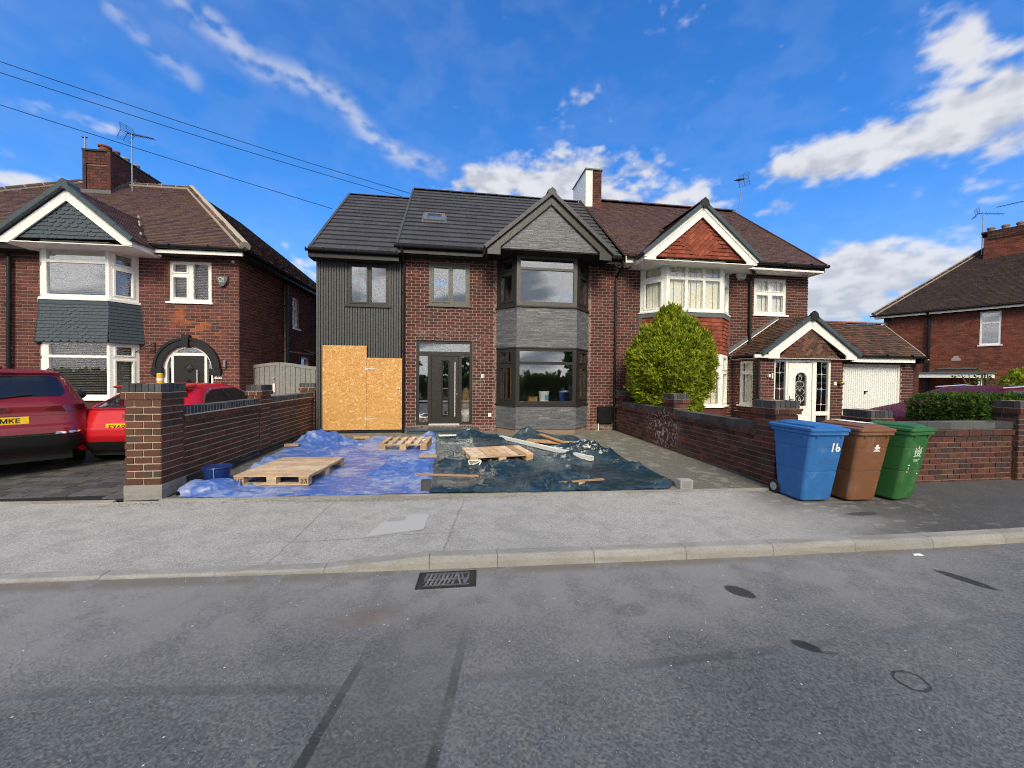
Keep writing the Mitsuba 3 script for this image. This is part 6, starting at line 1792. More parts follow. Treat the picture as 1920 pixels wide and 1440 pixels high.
for s_ in (-1, 1):
    HC.patch('tail_light', [(s_ * 0.86, 0.62), (s_ * 0.80, 0.60), (s_ * 0.60, 0.70), (s_ * 0.64, 0.78), (s_ * 0.60, 0.92), (s_ * 0.83, 0.95), (s_ * 0.875, 0.80)], 'car_lamp', o=0.012, step=0.03)
    HC.patch('lamp_lens', [(s_ * 0.865, 0.70), (s_ * 0.82, 0.69), (s_ * 0.80, 0.88), (s_ * 0.84, 0.90)], 'white_upvc', o=0.018, step=0.03)
    HC.patch('bumper_vent', [(s_ * 0.86, 0.36), (s_ * 0.66, 0.38), (s_ * 0.70, 0.52), (s_ * 0.83, 0.58), (s_ * 0.885, 0.56)], 'car_black', o=0.012, step=0.03)
    HC.patch('side_windows', [(0.70, 0.99), (1.0, 1.16), (1.35, 1.27), (2.2, 1.29), (2.75, 1.12), (2.95, 0.99)], 'car_glass', 'side', s_, o=0.008, step=0.05)
    HC.patch('window_trim', [(0.62, 0.965), (0.66, 0.965), (1.0, 1.18), (1.35, 1.292), (1.34, 1.305), (0.97, 1.20)], 'chrome', 'side', s_, o=0.012, step=0.03)
    HC.patch('door_pillar', [(1.72, 0.985), (1.80, 0.985), (1.72, 1.29), (1.66, 1.29)], 'car_black', 'side', s_, o=0.014, step=0.04)
    for yw in (0.82, 3.5):
        HC.patch('wheel_arch', [(yw + 0.38 * math.cos(q), 0.32 + 0.38 * math.sin(q)) for q in np.linspace(0, math.pi, 13)], 'car_black', 'side', s_, o=0.008)
        HC.wheel(s_ * 0.77, yw, 0.325, 0.21)
    v = HC.w(np.array([[s_ * 0.60, 0.02, 0.30], [s_ * 0.90, 0.10, 0.34], [s_ * 0.90, 0.30, 0.34], [s_ * 0.60, 0.10, 0.30], [s_ * 0.62, 0.0, 0.37], [s_ * 0.92, 0.12, 0.40], [s_ * 0.92, 0.3, 0.40], [s_ * 0.62, 0.1, 0.37]]))
    add('bumper_lip', (v, BF), 'car_red_bright', HC.t)
HC.patch('diffuser', [(-0.66, 0.25), (0.66, 0.25), (0.62, 0.42), (-0.62, 0.42)], 'car_black', o=0.014)
HC.box('underbody', -0.68, 0.68, 0.3, 3.8, 0.15, 0.30, 'car_black')
v = HC.w(np.array([[-0.56, 0.60, 1.315], [0.56, 0.60, 1.315], [0.56, 0.98, 1.34], [-0.56, 0.98, 1.34], [-0.56, 0.58, 1.345], [0.56, 0.58, 1.345], [0.56, 0.98, 1.385], [-0.56, 0.98, 1.385]]))
add('roof_spoiler', (v, BF), 'car_red_bright', HC.t)
pl = uniq_fast(f'{HC.t}__number_plate')
HC.box('plate', -0.26, 0.26, 0.012, 0.03, 0.62, 0.73, 'plate_yellow', pl)
HC.text('registration', 'FY69', -0.225, 0.640, 0.070, 0.0, 'stone_black', pl, yb=0.011)
bg = uniq_fast(f'{HC.t}__badge')
v, f = extrude(rect(-0.05, 0.05, 0.80, 0.88).buffer(0.01).difference(rect(-0.05, 0.05, 0.80, 0.88).buffer(0.002)), 0, 0.008)
add('surround', (HC.w(np.column_stack([v[:, 0], HC.rear(0, 0.84)[1] - 0.012 - v[:, 2], v[:, 1]])), f), 'chrome', bg)
HC.text('letter', 'H', -0.026, 0.81, 0.06, 0.014, 'chrome', bg)

# maroon car side-on behind the right-hand front wall
MC = Car((14.15, 7.55, 0.22), 90.0, 1.0, [
    (0.24, 0.78, 0.15, 4.25, 0.30), (0.40, 0.86, 0.03, 4.38, 0.42), (0.60, 0.90, 0.0, 4.42, 0.5), (0.72, 0.90, 0.03, 4.30, 0.55), (0.82, 0.89, 0.06, 4.02, 0.58), (0.90, 0.87, 0.08, 3.60, 0.58), (0.96, 0.84, 0.10, 3.22, 0.5),
    (1.10, 0.77, 0.22, 2.80, 0.40), (1.25, 0.70, 0.34, 2.45, 0.34), (1.36, 0.64, 0.42, 2.12, 0.32), (1.41, 0.56, 0.55, 1.9, 0.30), (1.43, 0.36, 0.8, 1.7, 0.28)],
    'car_maroon', 'maroon car parked side-on behind the low front wall and clipped hedge at the right')
for s_ in (-1, 1):
    MC.patch('side_windows', [(0.45, 1.0), (0.65, 1.26), (1.0, 1.33), (1.9, 1.33), (2.85, 1.0)], 'car_glass', 'side', s_, o=0.007, step=0.06)
    MC.patch('door_pillar', [(1.35, 0.99), (1.43, 0.99), (1.41, 1.34), (1.34, 1.34)], 'car_maroon', 'side', s_, o=0.012, step=0.05)
    MB().tube([MC.w([s_ * 0.60, 0.5, 1.40]), MC.w([s_ * 0.60, 1.2, 1.435]), MC.w([s_ * 0.60, 2.05, 1.385])], 0.02, 8).add('roof_rail', 'chrome', MC.t)
    for yw in (0.85, 3.5):
        MC.wheel(s_ * 0.77, yw, 0.32, 0.21)
    MC.patch('headlight', [(3.95, 0.66), (4.25, 0.62), (4.28, 0.72), (4.02, 0.76)], 'chrome', 'side', s_, o=0.01, step=0.03)

# ---------------------------------------------------------------- wheelie bins
def wheelie(pos, rotz, mat, label, W=0.58, D=0.70, Hh=1.06, lidmat=None, group='wheelie bins in a row on the pavement'):
    t = thing('wheelie_bin', label, 'bin')
    labels[t]['group'] = group
    c, s = math.cos(math.radians(rotz)), math.sin(math.radians(rotz))
    Wm = lambda v: np.array(pos) + np.asarray(v, float) @ np.array([[c, s, 0], [-s, c, 0], [0, 0, 1]])

    def ring(hw, y0, y1, r, z):
        p = []
        for cx, cy, a in ((hw - r, y0 + r, -90), (hw - r, y1 - r, 0), (-hw + r, y1 - r, 90), (-hw + r, y0 + r, 180)):
            for q in np.radians(np.linspace(a, a + 90, 5)):
                p.append((cx + r * math.cos(q), cy + r * math.sin(q), z))
        return p

    def loft(rows, cap0=True, cap1=True):
        n = len(rows[0])
        v = np.array([p for r_ in rows for p in r_])
        f = []
        i = np.arange(n)
        j = (i + 1) % n
        for k in range(len(rows) - 1):
            f += [np.stack([i + k * n, j + k * n, j + (k + 1) * n], 1), np.stack([i + k * n, j + (k + 1) * n, i + (k + 1) * n], 1)]
        v = np.vstack([v, [np.mean(rows[0], 0)], [np.mean(rows[-1], 0)]])
        e = len(v)
        f += [np.stack([j, i, i * 0 + e - 2], 1), np.stack([i + (len(rows) - 1) * n, j + (len(rows) - 1) * n, i * 0 + e - 1], 1)]
        return trimesh.Trimesh(Wm(v), np.vstack(f), process=False)
    b = W / 2
    yf = lambda z: 0.19 - 0.17 * min(z / 0.95, 1)          # the front leans in towards the foot
    hw = lambda z: b * (0.79 + 0.15 * min(z / 0.95, 1))
    yb = lambda z: D - 0.10 + 0.06 * min(z / 0.95, 1)
    rows = [ring(hw(z) - e, yf(z) + e, yb(z), 0.05, z) for z, e in ((0.03, 0.012), (0.05, 0.0), (0.42, 0.0), (0.425, 0.006), (0.44, 0.006), (0.445, 0.0), (0.74, 0.0), (0.744, 0.005), (0.756, 0.005), (0.76, 0.0), (0.93, 0.0))]
    add('body', loft(rows), mat, t, smooth=35)
    rows = [ring(b - 0.012, 0.0, D - 0.02, 0.05, 0.925), ring(b, -0.012, D, 0.05, 0.932), ring(b, -0.012, D, 0.05, 0.972), ring(b - 0.015, 0.003, D - 0.02, 0.05, 0.975)]
    add('rim', loft(rows), mat, t, smooth=35)
    rows = [ring(b + 0.008, -0.025, D + 0.01, 0.05, 0.978), ring(b + 0.012, -0.03, D + 0.012, 0.055, 0.985), ring(b + 0.008, -0.025, D + 0.01, 0.055, 1.012), ring(b - 0.03, 0.03, D - 0.03, 0.06, 1.02)]
    add('lid', loft(rows), lidmat or mat, t, smooth=35)
    # raised crown of the lid, bowed from side to side
    n = 12
    v = []
    for q in np.linspace(-1, 1, n):
        for y, k in ((0.015, 0.30), (0.05, 0.9), (0.20, 1.0), (D - 0.08, 0.95), (D - 0.02, 0.2)):
            v.append([q * (b - 0.075), y, 1.018 + 0.052 * k * (1 - 0.55 * abs(q) ** 2.2)])
    f = []
    for i in range(n - 1):
        for j in range(4):
            a = i * 5 + j
            f += [[a, a + 5, a + 6], [a, a + 6, a + 1]]
    sk = []
    k0 = len(v)
    edge = [i * 5 for i in range(n)] + [(n - 1) * 5 + j for j in range(1, 5)] + [i * 5 + 4 for i in range(n - 2, -1, -1)] + [j for j in range(3, 0, -1)]
    for e in edge:
        v.append([v[e][0] * 1.02, v[e][1], 1.012])
    m_ = len(edge)
    for i in range(m_):
        j = (i + 1) % m_
        f += [[edge[i], k0 + i, k0 + j], [edge[i], k0 + j, edge[j]]]
    add('lid_crown', trimesh.Trimesh(Wm(v), np.array(f), process=False), lidmat or mat, t, smooth=40)
    for x in (-b + 0.10, b - 0.10):
        v = np.array([[x - 0.012, 0.005, 0.925], [x + 0.012, 0.005, 0.925], [x + 0.012, 0.10, 0.925], [x - 0.012, 0.10, 0.925], [x - 0.012, yf(0.87) - 0.004, 0.87], [x + 0.012, yf(0.87) - 0.004, 0.87], [x + 0.012, 0.10, 0.87], [x - 0.012, 0.10, 0.87]])
        add('rim_bracket', (Wm(v), BF[:, ::-1]), mat, t)
    MB().cyl(Wm([-b + 0.05, D + 0.06, 1.0]), Wm([b - 0.05, D + 0.06, 1.0]), 0.016, 10).cyl(Wm([-b + 0.08, D - 0.03, 0.98]), Wm([-b + 0.08, D + 0.06, 1.0]), 0.016).cyl(Wm([b - 0.08, D - 0.03, 0.98]), Wm([b - 0.08, D + 0.06, 1.0]), 0.016).add('handle', mat, t)
    for s_ in (-1, 1):
        k = uniq_fast(f'{t}__wheel')
        a = Wm([s_ * (b - 0.03), D - 0.07, 0.10])
        e = Wm([s_ * (b - 0.085), D - 0.07, 0.10])
        d = (a - e) / np.linalg.norm(a - e)
        MB().cyl(e, a, 0.10, 22).add('tyre', 'rubber', k, smooth=40)
        MB().cyl(a, a + d * 0.004, 0.058, 18).add('hub', 'block_grey', k)
    MB().cyl(Wm([-b + 0.05, D - 0.07, 0.10]), Wm([b - 0.05, D - 0.07, 0.10]), 0.011, 8).add('axle', 'dull_steel', t)
    # a frame on the sloping front for what is printed on it
    n0, n1 = np.array([0, yf(0.1), 0.1]), np.array([0, yf(0.9), 0.9])
    return t, Fr(Wm(n0), Wm([1, yf(0.1), 0.1]) - Wm(n0), Wm(n1) - Wm(n0))


bt_, FBn = wheelie((4.78, 4.30, 0.112), -3, 'bin_blue', 'blue wheelie bin with a white painted 16 on its front', 0.54, 0.72)
one = LineString([(0, 0), (0.004, 0.105)]).buffer(0.010)
six = unary_union([LineString([(0.055, 0.10), (0.052, 0.03), (0.062, 0.004), (0.09, 0.004), (0.10, 0.028), (0.088, 0.052), (0.06, 0.046)]).buffer(0.010)])
MB().prism(FBn, affinity.translate(unary_union([one, six]), 0.085, 0.62), 0.0, 0.003).add('painted_number', 'white_print', bt_)
bt_, FBn = wheelie((5.42, 4.24, 0.112), -1, 'bin_brown', 'brown wheelie bin with a pale sticker on its lid', 0.52, 0.70)
crest = unary_union([Point(0, 0).buffer(0.022), Point(-0.03, 0.004).buffer(0.012), Point(0.03, 0.004).buffer(0.012), Point(0, 0.034).buffer(0.013), Point(-0.016, 0.026).buffer(0.01), rect(-0.04, 0.04, -0.035, -0.024), rect(-0.05, 0.05, -0.048, -0.042)])
MB().prism(FBn, affinity.translate(crest, 0.055, 0.665), 0.0, 0.003).add('crest', 'white_print', bt_)
v = [[5.50, 4.42, 1.184], [5.62, 4.42, 1.178], [5.62, 4.86, 1.178], [5.50, 4.86, 1.184]]
MB().put(np.array([[5.36, 4.40, 1.1865], [5.60, 4.40, 1.1765], [5.60, 4.84, 1.1765], [5.36, 4.84, 1.1865]]), [[0, 1, 2], [0, 2, 3]]).add('lid_sticker', 'white_print', bt_)
bt_, FBn = wheelie((6.10, 4.22, 0.112), 9, 'bin_green', 'green wheelie bin with a pale crest and white paint spots, nearest the low front wall', 0.47, 0.60)
shield = Polygon([(-0.028, 0.03), (0.028, 0.03), (0.028, -0.008), (0, -0.04), (-0.028, -0.008)])
crest = unary_union([shield.difference(shield.buffer(-0.008)), rect(-0.004, 0.004, -0.03, 0.03), rect(-0.024, 0.024, 0.0, 0.008)])
for s_ in (-1, 1):
    crest = crest.union(LineString([(s_ * 0.036, -0.04), (s_ * 0.048, 0.0), (s_ * 0.04, 0.035), (s_ * 0.052, 0.05)]).buffer(0.008)).union(LineString([(s_ * 0.055, -0.02), (s_ * 0.06, 0.02)]).buffer(0.005))
crest = unary_union([crest, Point(0, 0.052).buffer(0.014), Point(0, 0.072).buffer(0.008), LineString([(-0.06, -0.055), (-0.02, -0.048), (0.02, -0.048), (0.06, -0.055)]).buffer(0.007)])
MB().prism(FBn, affinity.translate(affinity.scale(crest, 1.1, 1.1, origin=(0, 0)), 0.02, 0.60), 0.0, 0.003).add('crest', 'pale_print', bt_)
MB().prism(FBn, rect(-0.05, 0.09, 0.495, 0.501).union(rect(-0.03, 0.07, 0.475, 0.481)).union(rect(-0.02, 0.06, 0.462, 0.466)), 0.0, 0.003).add('crest_lettering', 'pale_print', bt_)
spots = unary_union([Point(-0.095, 0.42).buffer(0.010), rect(-0.10, -0.09, 0.36, 0.385), Point(-0.105, 0.325).buffer(0.007), Point(-0.12, 0.42).buffer(0.004), Point(0.07, 0.43).buffer(0.005), Point(0.115, 0.29).buffer(0.008)])
MB().prism(FBn, spots, 0.0, 0.003).add('paint_spots', 'white_print', bt_)

# ---------------------------------------------------------------- tarpaulins
def tarp(name, label, outline, hills, mat, seed, base, wr=1.0, step=0.022):
    P = Polygon(outline)
    x0, y0, x1, y1 = P.bounds
    X, Y = np.meshgrid(np.arange(x0, x1 + step, step), np.arange(y0, y1 + step, step), indexing='ij')
    p = np.stack([X, Y, X * 0], -1)
    h = np.zeros_like(X)
    for cx, cy, rx, ry, hh in hills:
        h = np.maximum(h, hh * np.exp(-((X - cx) / rx) ** 2 - ((Y - cy) / ry) ** 2))
    wx, wy = meshkit.fbm(p * 1.3, 3, seed=seed) * 1.2, meshkit.fbm(p * 1.3 + 30, 3, seed=seed + 1) * 1.2
    ridg = lambda q, sd: (1 - np.abs(2 * meshkit.noise(q, sd) - 1)) ** 3
    q1 = np.stack([X * 0.9 + wx, Y * 3.4 + X * 0.8 + wy, X * 0], -1)
    q2 = np.stack([X * 3.6 - Y * 0.9 + wy, Y * 0.9 + wx, X * 0 + 9], -1)
    q3 = np.stack([X * 7 + 2 * wy + Y * 4, Y * 8 - X * 4 + 2 * wx, X * 0 + 3], -1)
    mask = 0.22 + 1.5 * mikit_step(0.38, 0.68, meshkit.fbm(p * 1.2 + 7, 3, seed=seed + 4))
    q4 = np.stack([X * 11 + 3 * wx, Y * 5 + 3 * wy, X * 0 + 5], -1)
    q5 = np.stack([X * 4 - 3 * wy, Y * 13 + 3 * wx, X * 0 + 8], -1)
    wrk = wr * mask * (0.034 * ridg(q1, seed) + 0.026 * ridg(q2, seed + 2) + 0.014 * ridg(q3, seed + 3) + 0.006 * ridg(q4, seed + 12) + 0.006 * ridg(q5, seed + 14) + 0.004 * meshkit.fbm(p * 9, 2, seed=seed + 6))
    wrk *= 1 + 0.7 * np.clip(h / 0.15, 0, 1)
    flap = np.array([[P.exterior.distance(Point(a, b)) for b in Y[0]] for a in X[:, 0]])
    Z = site_z(X, Y) + 0.006 + base + h + wrk * np.clip(flap / 0.08, 0.25, 1)
    idx = np.arange(X.size).reshape(X.shape)
    bump = 0.05 * (meshkit.fbm(p * 3, 3, seed=seed + 9) - 0.5)
    buf = P
    inside = np.array([[P.contains(Point(a, b)) for b in Y[0]] for a in X[:, 0]])
    inside &= (flap + bump > 0.0) | (flap > 0.03)
    ok = inside[:-1, :-1] & inside[1:, :-1] & inside[1:, 1:] & inside[:-1, 1:]
    a, b, c, d = idx[:-1, :-1][ok], idx[1:, :-1][ok], idx[1:, 1:][ok], idx[:-1, 1:][ok]
    f = np.vstack([np.stack([a, b, c], 1), np.stack([a, c, d], 1)])
    m = trimesh.Trimesh(np.stack([X, Y, Z], -1).reshape(-1, 3), f, process=False)
    m.remove_unreferenced_vertices()
    k = thing(name, label, 'tarpaulin')
    add('sheet', m, mat, k, smooth=True, uv=np.full((len(m.vertices), 2), 0.5))
    return k


tb = tarp('tarpaulin', 'crumpled dusty blue tarpaulin spread over the left half of the front yard',
          [(-3.60, 5.62), (-2.95, 5.50), (-2.2, 5.47), (-1.25, 5.40), (-0.8, 5.42), (-0.30, 5.40), (-0.33, 6.1), (-0.36, 7.6), (-0.40, 9.0), (-0.45, 10.15), (-0.95, 10.2), (-1.5, 9.75), (-2.05, 9.75), (-2.4, 9.35), (-2.75, 9.75), (-3.35, 9.75), (-3.58, 9.1), (-3.58, 8.0), (-3.42, 7.2), (-3.45, 6.4)],
          [(-3.05, 9.35, 0.55, 0.32, 0.18), (-1.75, 9.6, 0.36, 0.25, 0.12), (-0.62, 9.95, 0.2, 0.25, 0.15), (-3.3, 5.8, 0.15, 0.10, 0.05)], 'tarp_blue', 31, 0.0, 1.0)
# the rolled-up corner at the front left
q = np.linspace(0, 1, 26)
a = np.linspace(-0.3, math.pi + 0.4, 12)
v = []
for t in q:
    c = np.array([-3.50, 5.72, 0.14]) * (1 - t) + np.array([-3.02, 6.0, 0.16]) * t
    rr = 0.075 + 0.09 * math.sin(math.pi * min(1, t * 1.1)) ** 0.6
    for k in a:
        w_ = 1 + 0.35 * (meshkit.fbm(np.array([t * 5, k * 1.7, 2.0]), 3, seed=5) - 0.5)
        v.append(c + np.array([0.45, -0.9, 0]) * rr * math.cos(k) * w_ + np.array([0, 0, 1]) * rr * max(math.sin(k), -0.1) * w_ * 0.95)
f = []
for i in range(25):
    for j in range(11):
        e = i * 12 + j
        f += [[e, e + 12, e + 13], [e, e + 13, e + 1]]
add('rolled_corner', trimesh.Trimesh(np.array(v), np.array(f), process=False), 'tarp_blue', tb, smooth=True, uv=np.full((len(v), 2), 0.5))
v = []
for t in np.linspace(0, 1, 14):
    c = np.array([-3.60, 5.66, 0.14]) * (1 - t) + np.array([-3.40, 5.95, 0.16]) * t
    for k in a:
        rr = 0.06 + 0.10 * math.sin(math.pi * t) ** 0.7
        w_ = 1 + 0.4 * (meshkit.fbm(np.array([t * 4, k * 1.5, 7.0]), 3, seed=6) - 0.5)
        v.append(c + np.array([0.8, -0.5, 0]) * rr * math.cos(k) * w_ + np.array([0, 0, 1]) * rr * max(math.sin(k), -0.1) * w_)
f = []
for i in range(13):
    for j in range(11):
        e = i * 12 + j
        f += [[e, e + 12, e + 13], [e, e + 13, e + 1]]
add('rolled_corner', trimesh.Trimesh(np.array(v), np.array(f), process=False), 'tarp_blue', tb, smooth=True, uv=np.full((len(v), 2), 0.5))
for x, y in ((-1.15, 5.47), (-2.1, 5.54)):
    q = np.linspace(0, 2 * math.pi, 13)
    MB().tube([(x + 0.018 * math.cos(k), y + 0.018 * math.sin(k), site_z(x, y) + 0.03) for k in q], 0.005, 5).add('eyelet', 'steel', tb)

tg = tarp('tarpaulin', 'shiny dark green tarpaulin covering the right half of the front yard',
          [(-0.34, 5.36), (0.6, 5.28), (1.4, 5.24), (2.4, 5.20), (3.10, 5.17), (3.42, 5.55), (3.40, 6.1), (3.30, 6.8), (3.32, 7.4), (3.22, 8.3), (3.18, 9.2), (3.0, 9.9), (2.5, 10.15), (1.9, 10.2), (1.3, 9.75), (0.6, 10.15), (0.0, 10.0), (-0.45, 9.8), (-0.40, 8.3), (-0.35, 6.6)],
          [(2.0, 10.0, 0.5, 0.2, 0.13), (0.3, 9.95, 0.5, 0.2, 0.09), (2.9, 9.6, 0.35, 0.3, 0.08), (-0.38, 9.7, 0.16, 0.3, 0.15), (1.2, 9.55, 0.25, 0.15, 0.06), (3.1, 7.9, 0.2, 0.6, 0.05)], 'tarp_green', 57, 0.008, 1.15)

# ---------------------------------------------------------------- pallets
def pallet(label, O, ux, W, D, boards, along, z0=0.165, gap=0.02, cover=True, textmarks=()):
    """W across the front, D deep; boards = number of top boards, along = 'x' (across) or 'y' (front to back)."""
    t = thing('wooden_pallet', label, 'pallet', 'pallets lying on the tarpaulins')
    ux = np.array([ux[0], ux[1], 0.0])
    ux /= np.linalg.norm(ux)
    F = Fr((O[0], O[1], z0), ux, np.cross([0, 0, 1], ux))
    hb, tb_ = 0.078, 0.02
    across = along == 'x'
    n = boards
    span = D if across else W
    wd = (span - gap * (n - 1)) / n
    for i in range(n):
        a = i * (wd + gap)
        dz = rng.uniform(-0.002, 0.003)
        e0, e1 = rng.uniform(-0.008, 0.004), rng.uniform(-0.004, 0.008)
        b = (e0, (W if across else D) + e1)
        if across:
            MB().fbox(F, b[0], b[1], a + 0.002, a + wd - 0.002, hb + 2 * tb_ + dz, hb + 3 * tb_ + dz).add('deck_board', 'pallet_wood', t)
        else:
            MB().fbox(F, a + 0.002, a + wd - 0.002, b[0], b[1], hb + 2 * tb_ + dz, hb + 3 * tb_ + dz).add('deck_board', 'pallet_wood', t)
    for k in range(3):
        c = (0.0, W / 2 - 0.07, W - 0.14)[k]
        r_ = (0.0, D / 2 - 0.05, D - 0.10)[k]
        if across:
            MB().fbox(F, c, c + 0.14, 0.0, D, hb + tb_, hb + 2 * tb_ - 0.001).add('stringer_board', 'pallet_wood', t)
        else:
            MB().fbox(F, 0.0, W, r_, r_ + 0.10, hb + tb_, hb + 2 * tb_ - 0.001).add('stringer_board', 'pallet_wood', t)
        for j in range(3):
            r2 = (0.0, D / 2 - 0.06, D - 0.12)[j]
            MB().fbox(F, c + 0.003, c + 0.137, r2 + 0.003, r2 + 0.117, tb_, hb + tb_ - 0.001).add('block', 'pallet_wood', t)
        if across:
            MB().fbox(F, 0.0, W, r_, r_ + 0.10, 0.0, tb_ - 0.001).add('base_board', 'pallet_wood', t)
        else:
            MB().fbox(F, c, c + 0.14, 0.0, D, 0.0, tb_ - 0.001).add('base_board', 'pallet_wood', t)
    for txt, x in textmarks:
        tm = meshkit.text_mesh(txt, 0.055, 0.003, True)
        v = np.array(tm.vertices)
        G = Fr(F(x, 0.003, tb_ + 0.012), F.u, (0, 0, 1))
        add('stencil_mark', (G.map(v + [0, 0, 0.0005]), np.array(tm.faces)), 'stone_black', t)
    return F


pallet('large pale pallet with close boards and stencilled blocks on the blue tarpaulin', (-3.12, 6.02), (1.03, -0.115), 1.05, 1.30, 8, 'x', 0.163, 0.006, textmarks=(('HT', 0.02), ('23', 0.935)))
pallet('slatted pallet with open gaps at the back of the blue tarpaulin', (-1.585, 8.46), (1.0, -0.06), 1.0, 0.96, 6, 'y', 0.178, 0.075)
pallet('brown pallet with tight boards on the dark green tarpaulin', (0.29, 6.95), (1.2, 0.19), 1.20, 0.88, 8, 'y', 0.178, 0.008)
q = np.linspace(0, 2 * math.pi, 28)
tag(MB().tube([(0.36 + 0.11 * math.cos(k), 6.87 + 0.03 * math.sin(k), 0.225 + 0.05 * math.sin(k) + 0.02 * math.cos(2 * k)) for k in q] + [(0.30, 6.85, 0.185), (0.20, 6.88, 0.182)], 0.010, 8).add('hose_loop', 'plastic_white'), 'white loop of thin hose hanging at the front left corner of the brown pallet', 'hose')


def stick(name, label, cat, a, b, w, h, mat, roll_=0.0):
    a, b = np.array(a, float), np.array(b, float)
    d = b - a
    F = Fr(a, d, np.cross([0, 0, 1], d))
    L_ = np.linalg.norm(d)
    k = MB().fbox(F, 0, L_, -w / 2, w / 2, 0, h).add(name, mat)
    return tag(k, label, cat)


t = thing('square_downpipe', 'long white square plastic pipe lying slantwise across the dark green tarpaulin', 'pipe')
a, b = np.array([1.15, 9.65, 0.20]), np.array([2.58, 6.98, 0.185])
F = Fr(a, b - a, np.cross([0, 0, 1], b - a))
L_ = np.linalg.norm(b - a)
m = MB().fbox(F, 0, L_, -0.042, -0.039, 0, 0.075).fbox(F, 0, L_, 0.039, 0.042, 0, 0.075).fbox(F, 0, L_, -0.0388, 0.0388, 0.072, 0.075).fbox(F, 0, L_, -0.0388, 0.0388, 0.0, 0.003)
m.add('tube', 'plastic_white', t)
m = MB()
m.fbox(F, L_ - 0.14, L_ - 0.005, -0.047, 0.047, -0.003, -0.0002).fbox(F, L_ - 0.14, L_ - 0.005, -0.047, 0.047, 0.0755, 0.079).add('end_socket', 'plastic_white', t)
stick('timber_lath', 'thin brown timber lath lying over the seam of the two tarpaulins', 'lath', (-0.62, 6.26, 0.185), (0.38, 6.02, 0.19), 0.03, 0.022, 'plank_brown')
stick('plywood_offcut', 'broad brown plywood offcut lying flat at the back of the green tarpaulin', 'board', (1.72, 9.2, 0.215), (2.72, 8.70, 0.21), 0.42, 0.016, 'plank_brown')
stick('timber_plank', 'narrow brown plank lying crosswise on the plywood offcut', 'plank', (2.16, 9.62, 0.29), (2.50, 8.52, 0.245), 0.13, 0.022, 'plank_brown')
stick('white_trim', 'short white trim piece lying behind the pallets at the back of the green tarpaulin', 'trim', (-0.38, 9.50, 0.30), (0.03, 9.62, 0.29), 0.07, 0.03, 'plastic_white')
stick('timber_offcut', 'short pale timber offcut on the right edge of the blue tarpaulin', 'offcut', (-0.66, 7.52, 0.205), (-0.34, 7.50, 0.205), 0.07, 0.045, 'pallet_wood')
stick('timber_offcut', 'small timber offcut against the brown wall at the back left of the blue tarpaulin', 'offcut', (-3.55, 8.75, 0.24), (-3.28, 8.78, 0.24), 0.07, 0.05, 'pallet_wood')
stick('timber_offcut', 'pale timber offcut behind the blue heap near the chipboard door', 'offcut', (-2.45, 9.95, 0.20), (-2.08, 9.96, 0.20), 0.07, 0.045, 'pallet_wood')
t = thing('plaster_float', 'long pale plasterers darby with a handle lying at the front of the green tarpaulin', 'float')
a, b = np.array([1.52, 5.44, 0.215]), np.array([2.22, 5.53, 0.222])
F = Fr(a, b - a, np.cross([0, 0, 1], b - a))
L_ = np.linalg.norm(b - a)
MB().fbox(F, 0, L_, -0.035, 0.035, 0.0, 0.012).add('blade', 'pallet_wood', t)
MB().fbox(F, L_ * .42, L_ * .62, -0.02, 0.02, -0.045, -0.0005).add('handle', 'pallet_wood', t)
t = thing('concrete_block', 'small grey concrete block holding down the front right corner of the green tarpaulin', 'block')
m = MB().box(3.27, 3.47, 5.20, 5.32, 0.135, 0.262)
m.add('block', 'block_grey', t)
MB().box(3.30, 3.44, 5.1955, 5.1995, 0.155, 0.245).add('recess', 'gate_grey', t)
t = thing('paving_brick', 'dark grey brick standing on the seam of the tarpaulins at the front edge', 'brick')
MB().box(-0.46, -0.33, 5.50, 5.60, 0.15, 0.285).add('brick', 'brick_grey', t)
t = thing('bucket', 'dark blue plastic bucket with a wire handle against the brown brick wall', 'bucket')
MB().cyl((-3.44, 6.22, 0.15), (-3.44, 6.22, 0.395), 0.135, 26, 0.172, caps=False).cyl((-3.44, 6.22, 0.15), (-3.44, 6.22, 0.156), 0.135, 26).cyl((-3.44, 6.22, 0.39), (-3.44, 6.22, 0.395), 0.166, 26).add('body', 'bucket_blue', t)
q = np.linspace(0, 2 * math.pi, 27)
MB().tube([(-3.44 + 0.173 * math.cos(k), 6.22 + 0.173 * math.sin(k), 0.395) for k in q], 0.011, 7).add('rim', 'bucket_blue', t)
MB().tube([(-3.40, 6.045, 0.40), (-3.385, 6.035, 0.33), (-3.375, 6.02, 0.24), (-3.37, 6.0, 0.185), (-3.365, 5.985, 0.165)], 0.005, 6).add('handle', 'steel', t)

# gully, inspection cover, kerbside bits
t = thing('road_gully', 'cast iron road gully grating against the kerb', 'grating')
GF = Fr((-0.315, 3.215, 0.0), (0.50, -0.012, 0), (0.02, 0.26, 0))
MB().prism(GF, rect(0, 0.50, 0, 0.265).difference(rect(0.022, 0.478, 0.02, 0.245)), -0.05, 0.008).add('frame', 'cast_iron', t)
MB().prism(GF, rect(0.02, 0.48, 0.015, 0.25), -0.06, 0.003).add('pit', 'drain_dark', t)
for i in range(11):
    x = 0.035 + i * 0.036
    poly = Polygon([(x, 0.03), (x + 0.018, 0.03), (x + 0.058, 0.235), (x + 0.040, 0.235)]).intersection(rect(0.06, 0.44, 0.028, 0.237))
    if i in (8, 9):
        poly = Polygon([(x + 0.04, 0.03), (x + 0.058, 0.03), (x + 0.018, 0.235), (x, 0.235)]).intersection(rect(0.06, 0.44, 0.028, 0.237))
    for g in geoms(poly):
        slab(t, 'bar', GF, g, 0.004, 0.012, 'dull_steel')
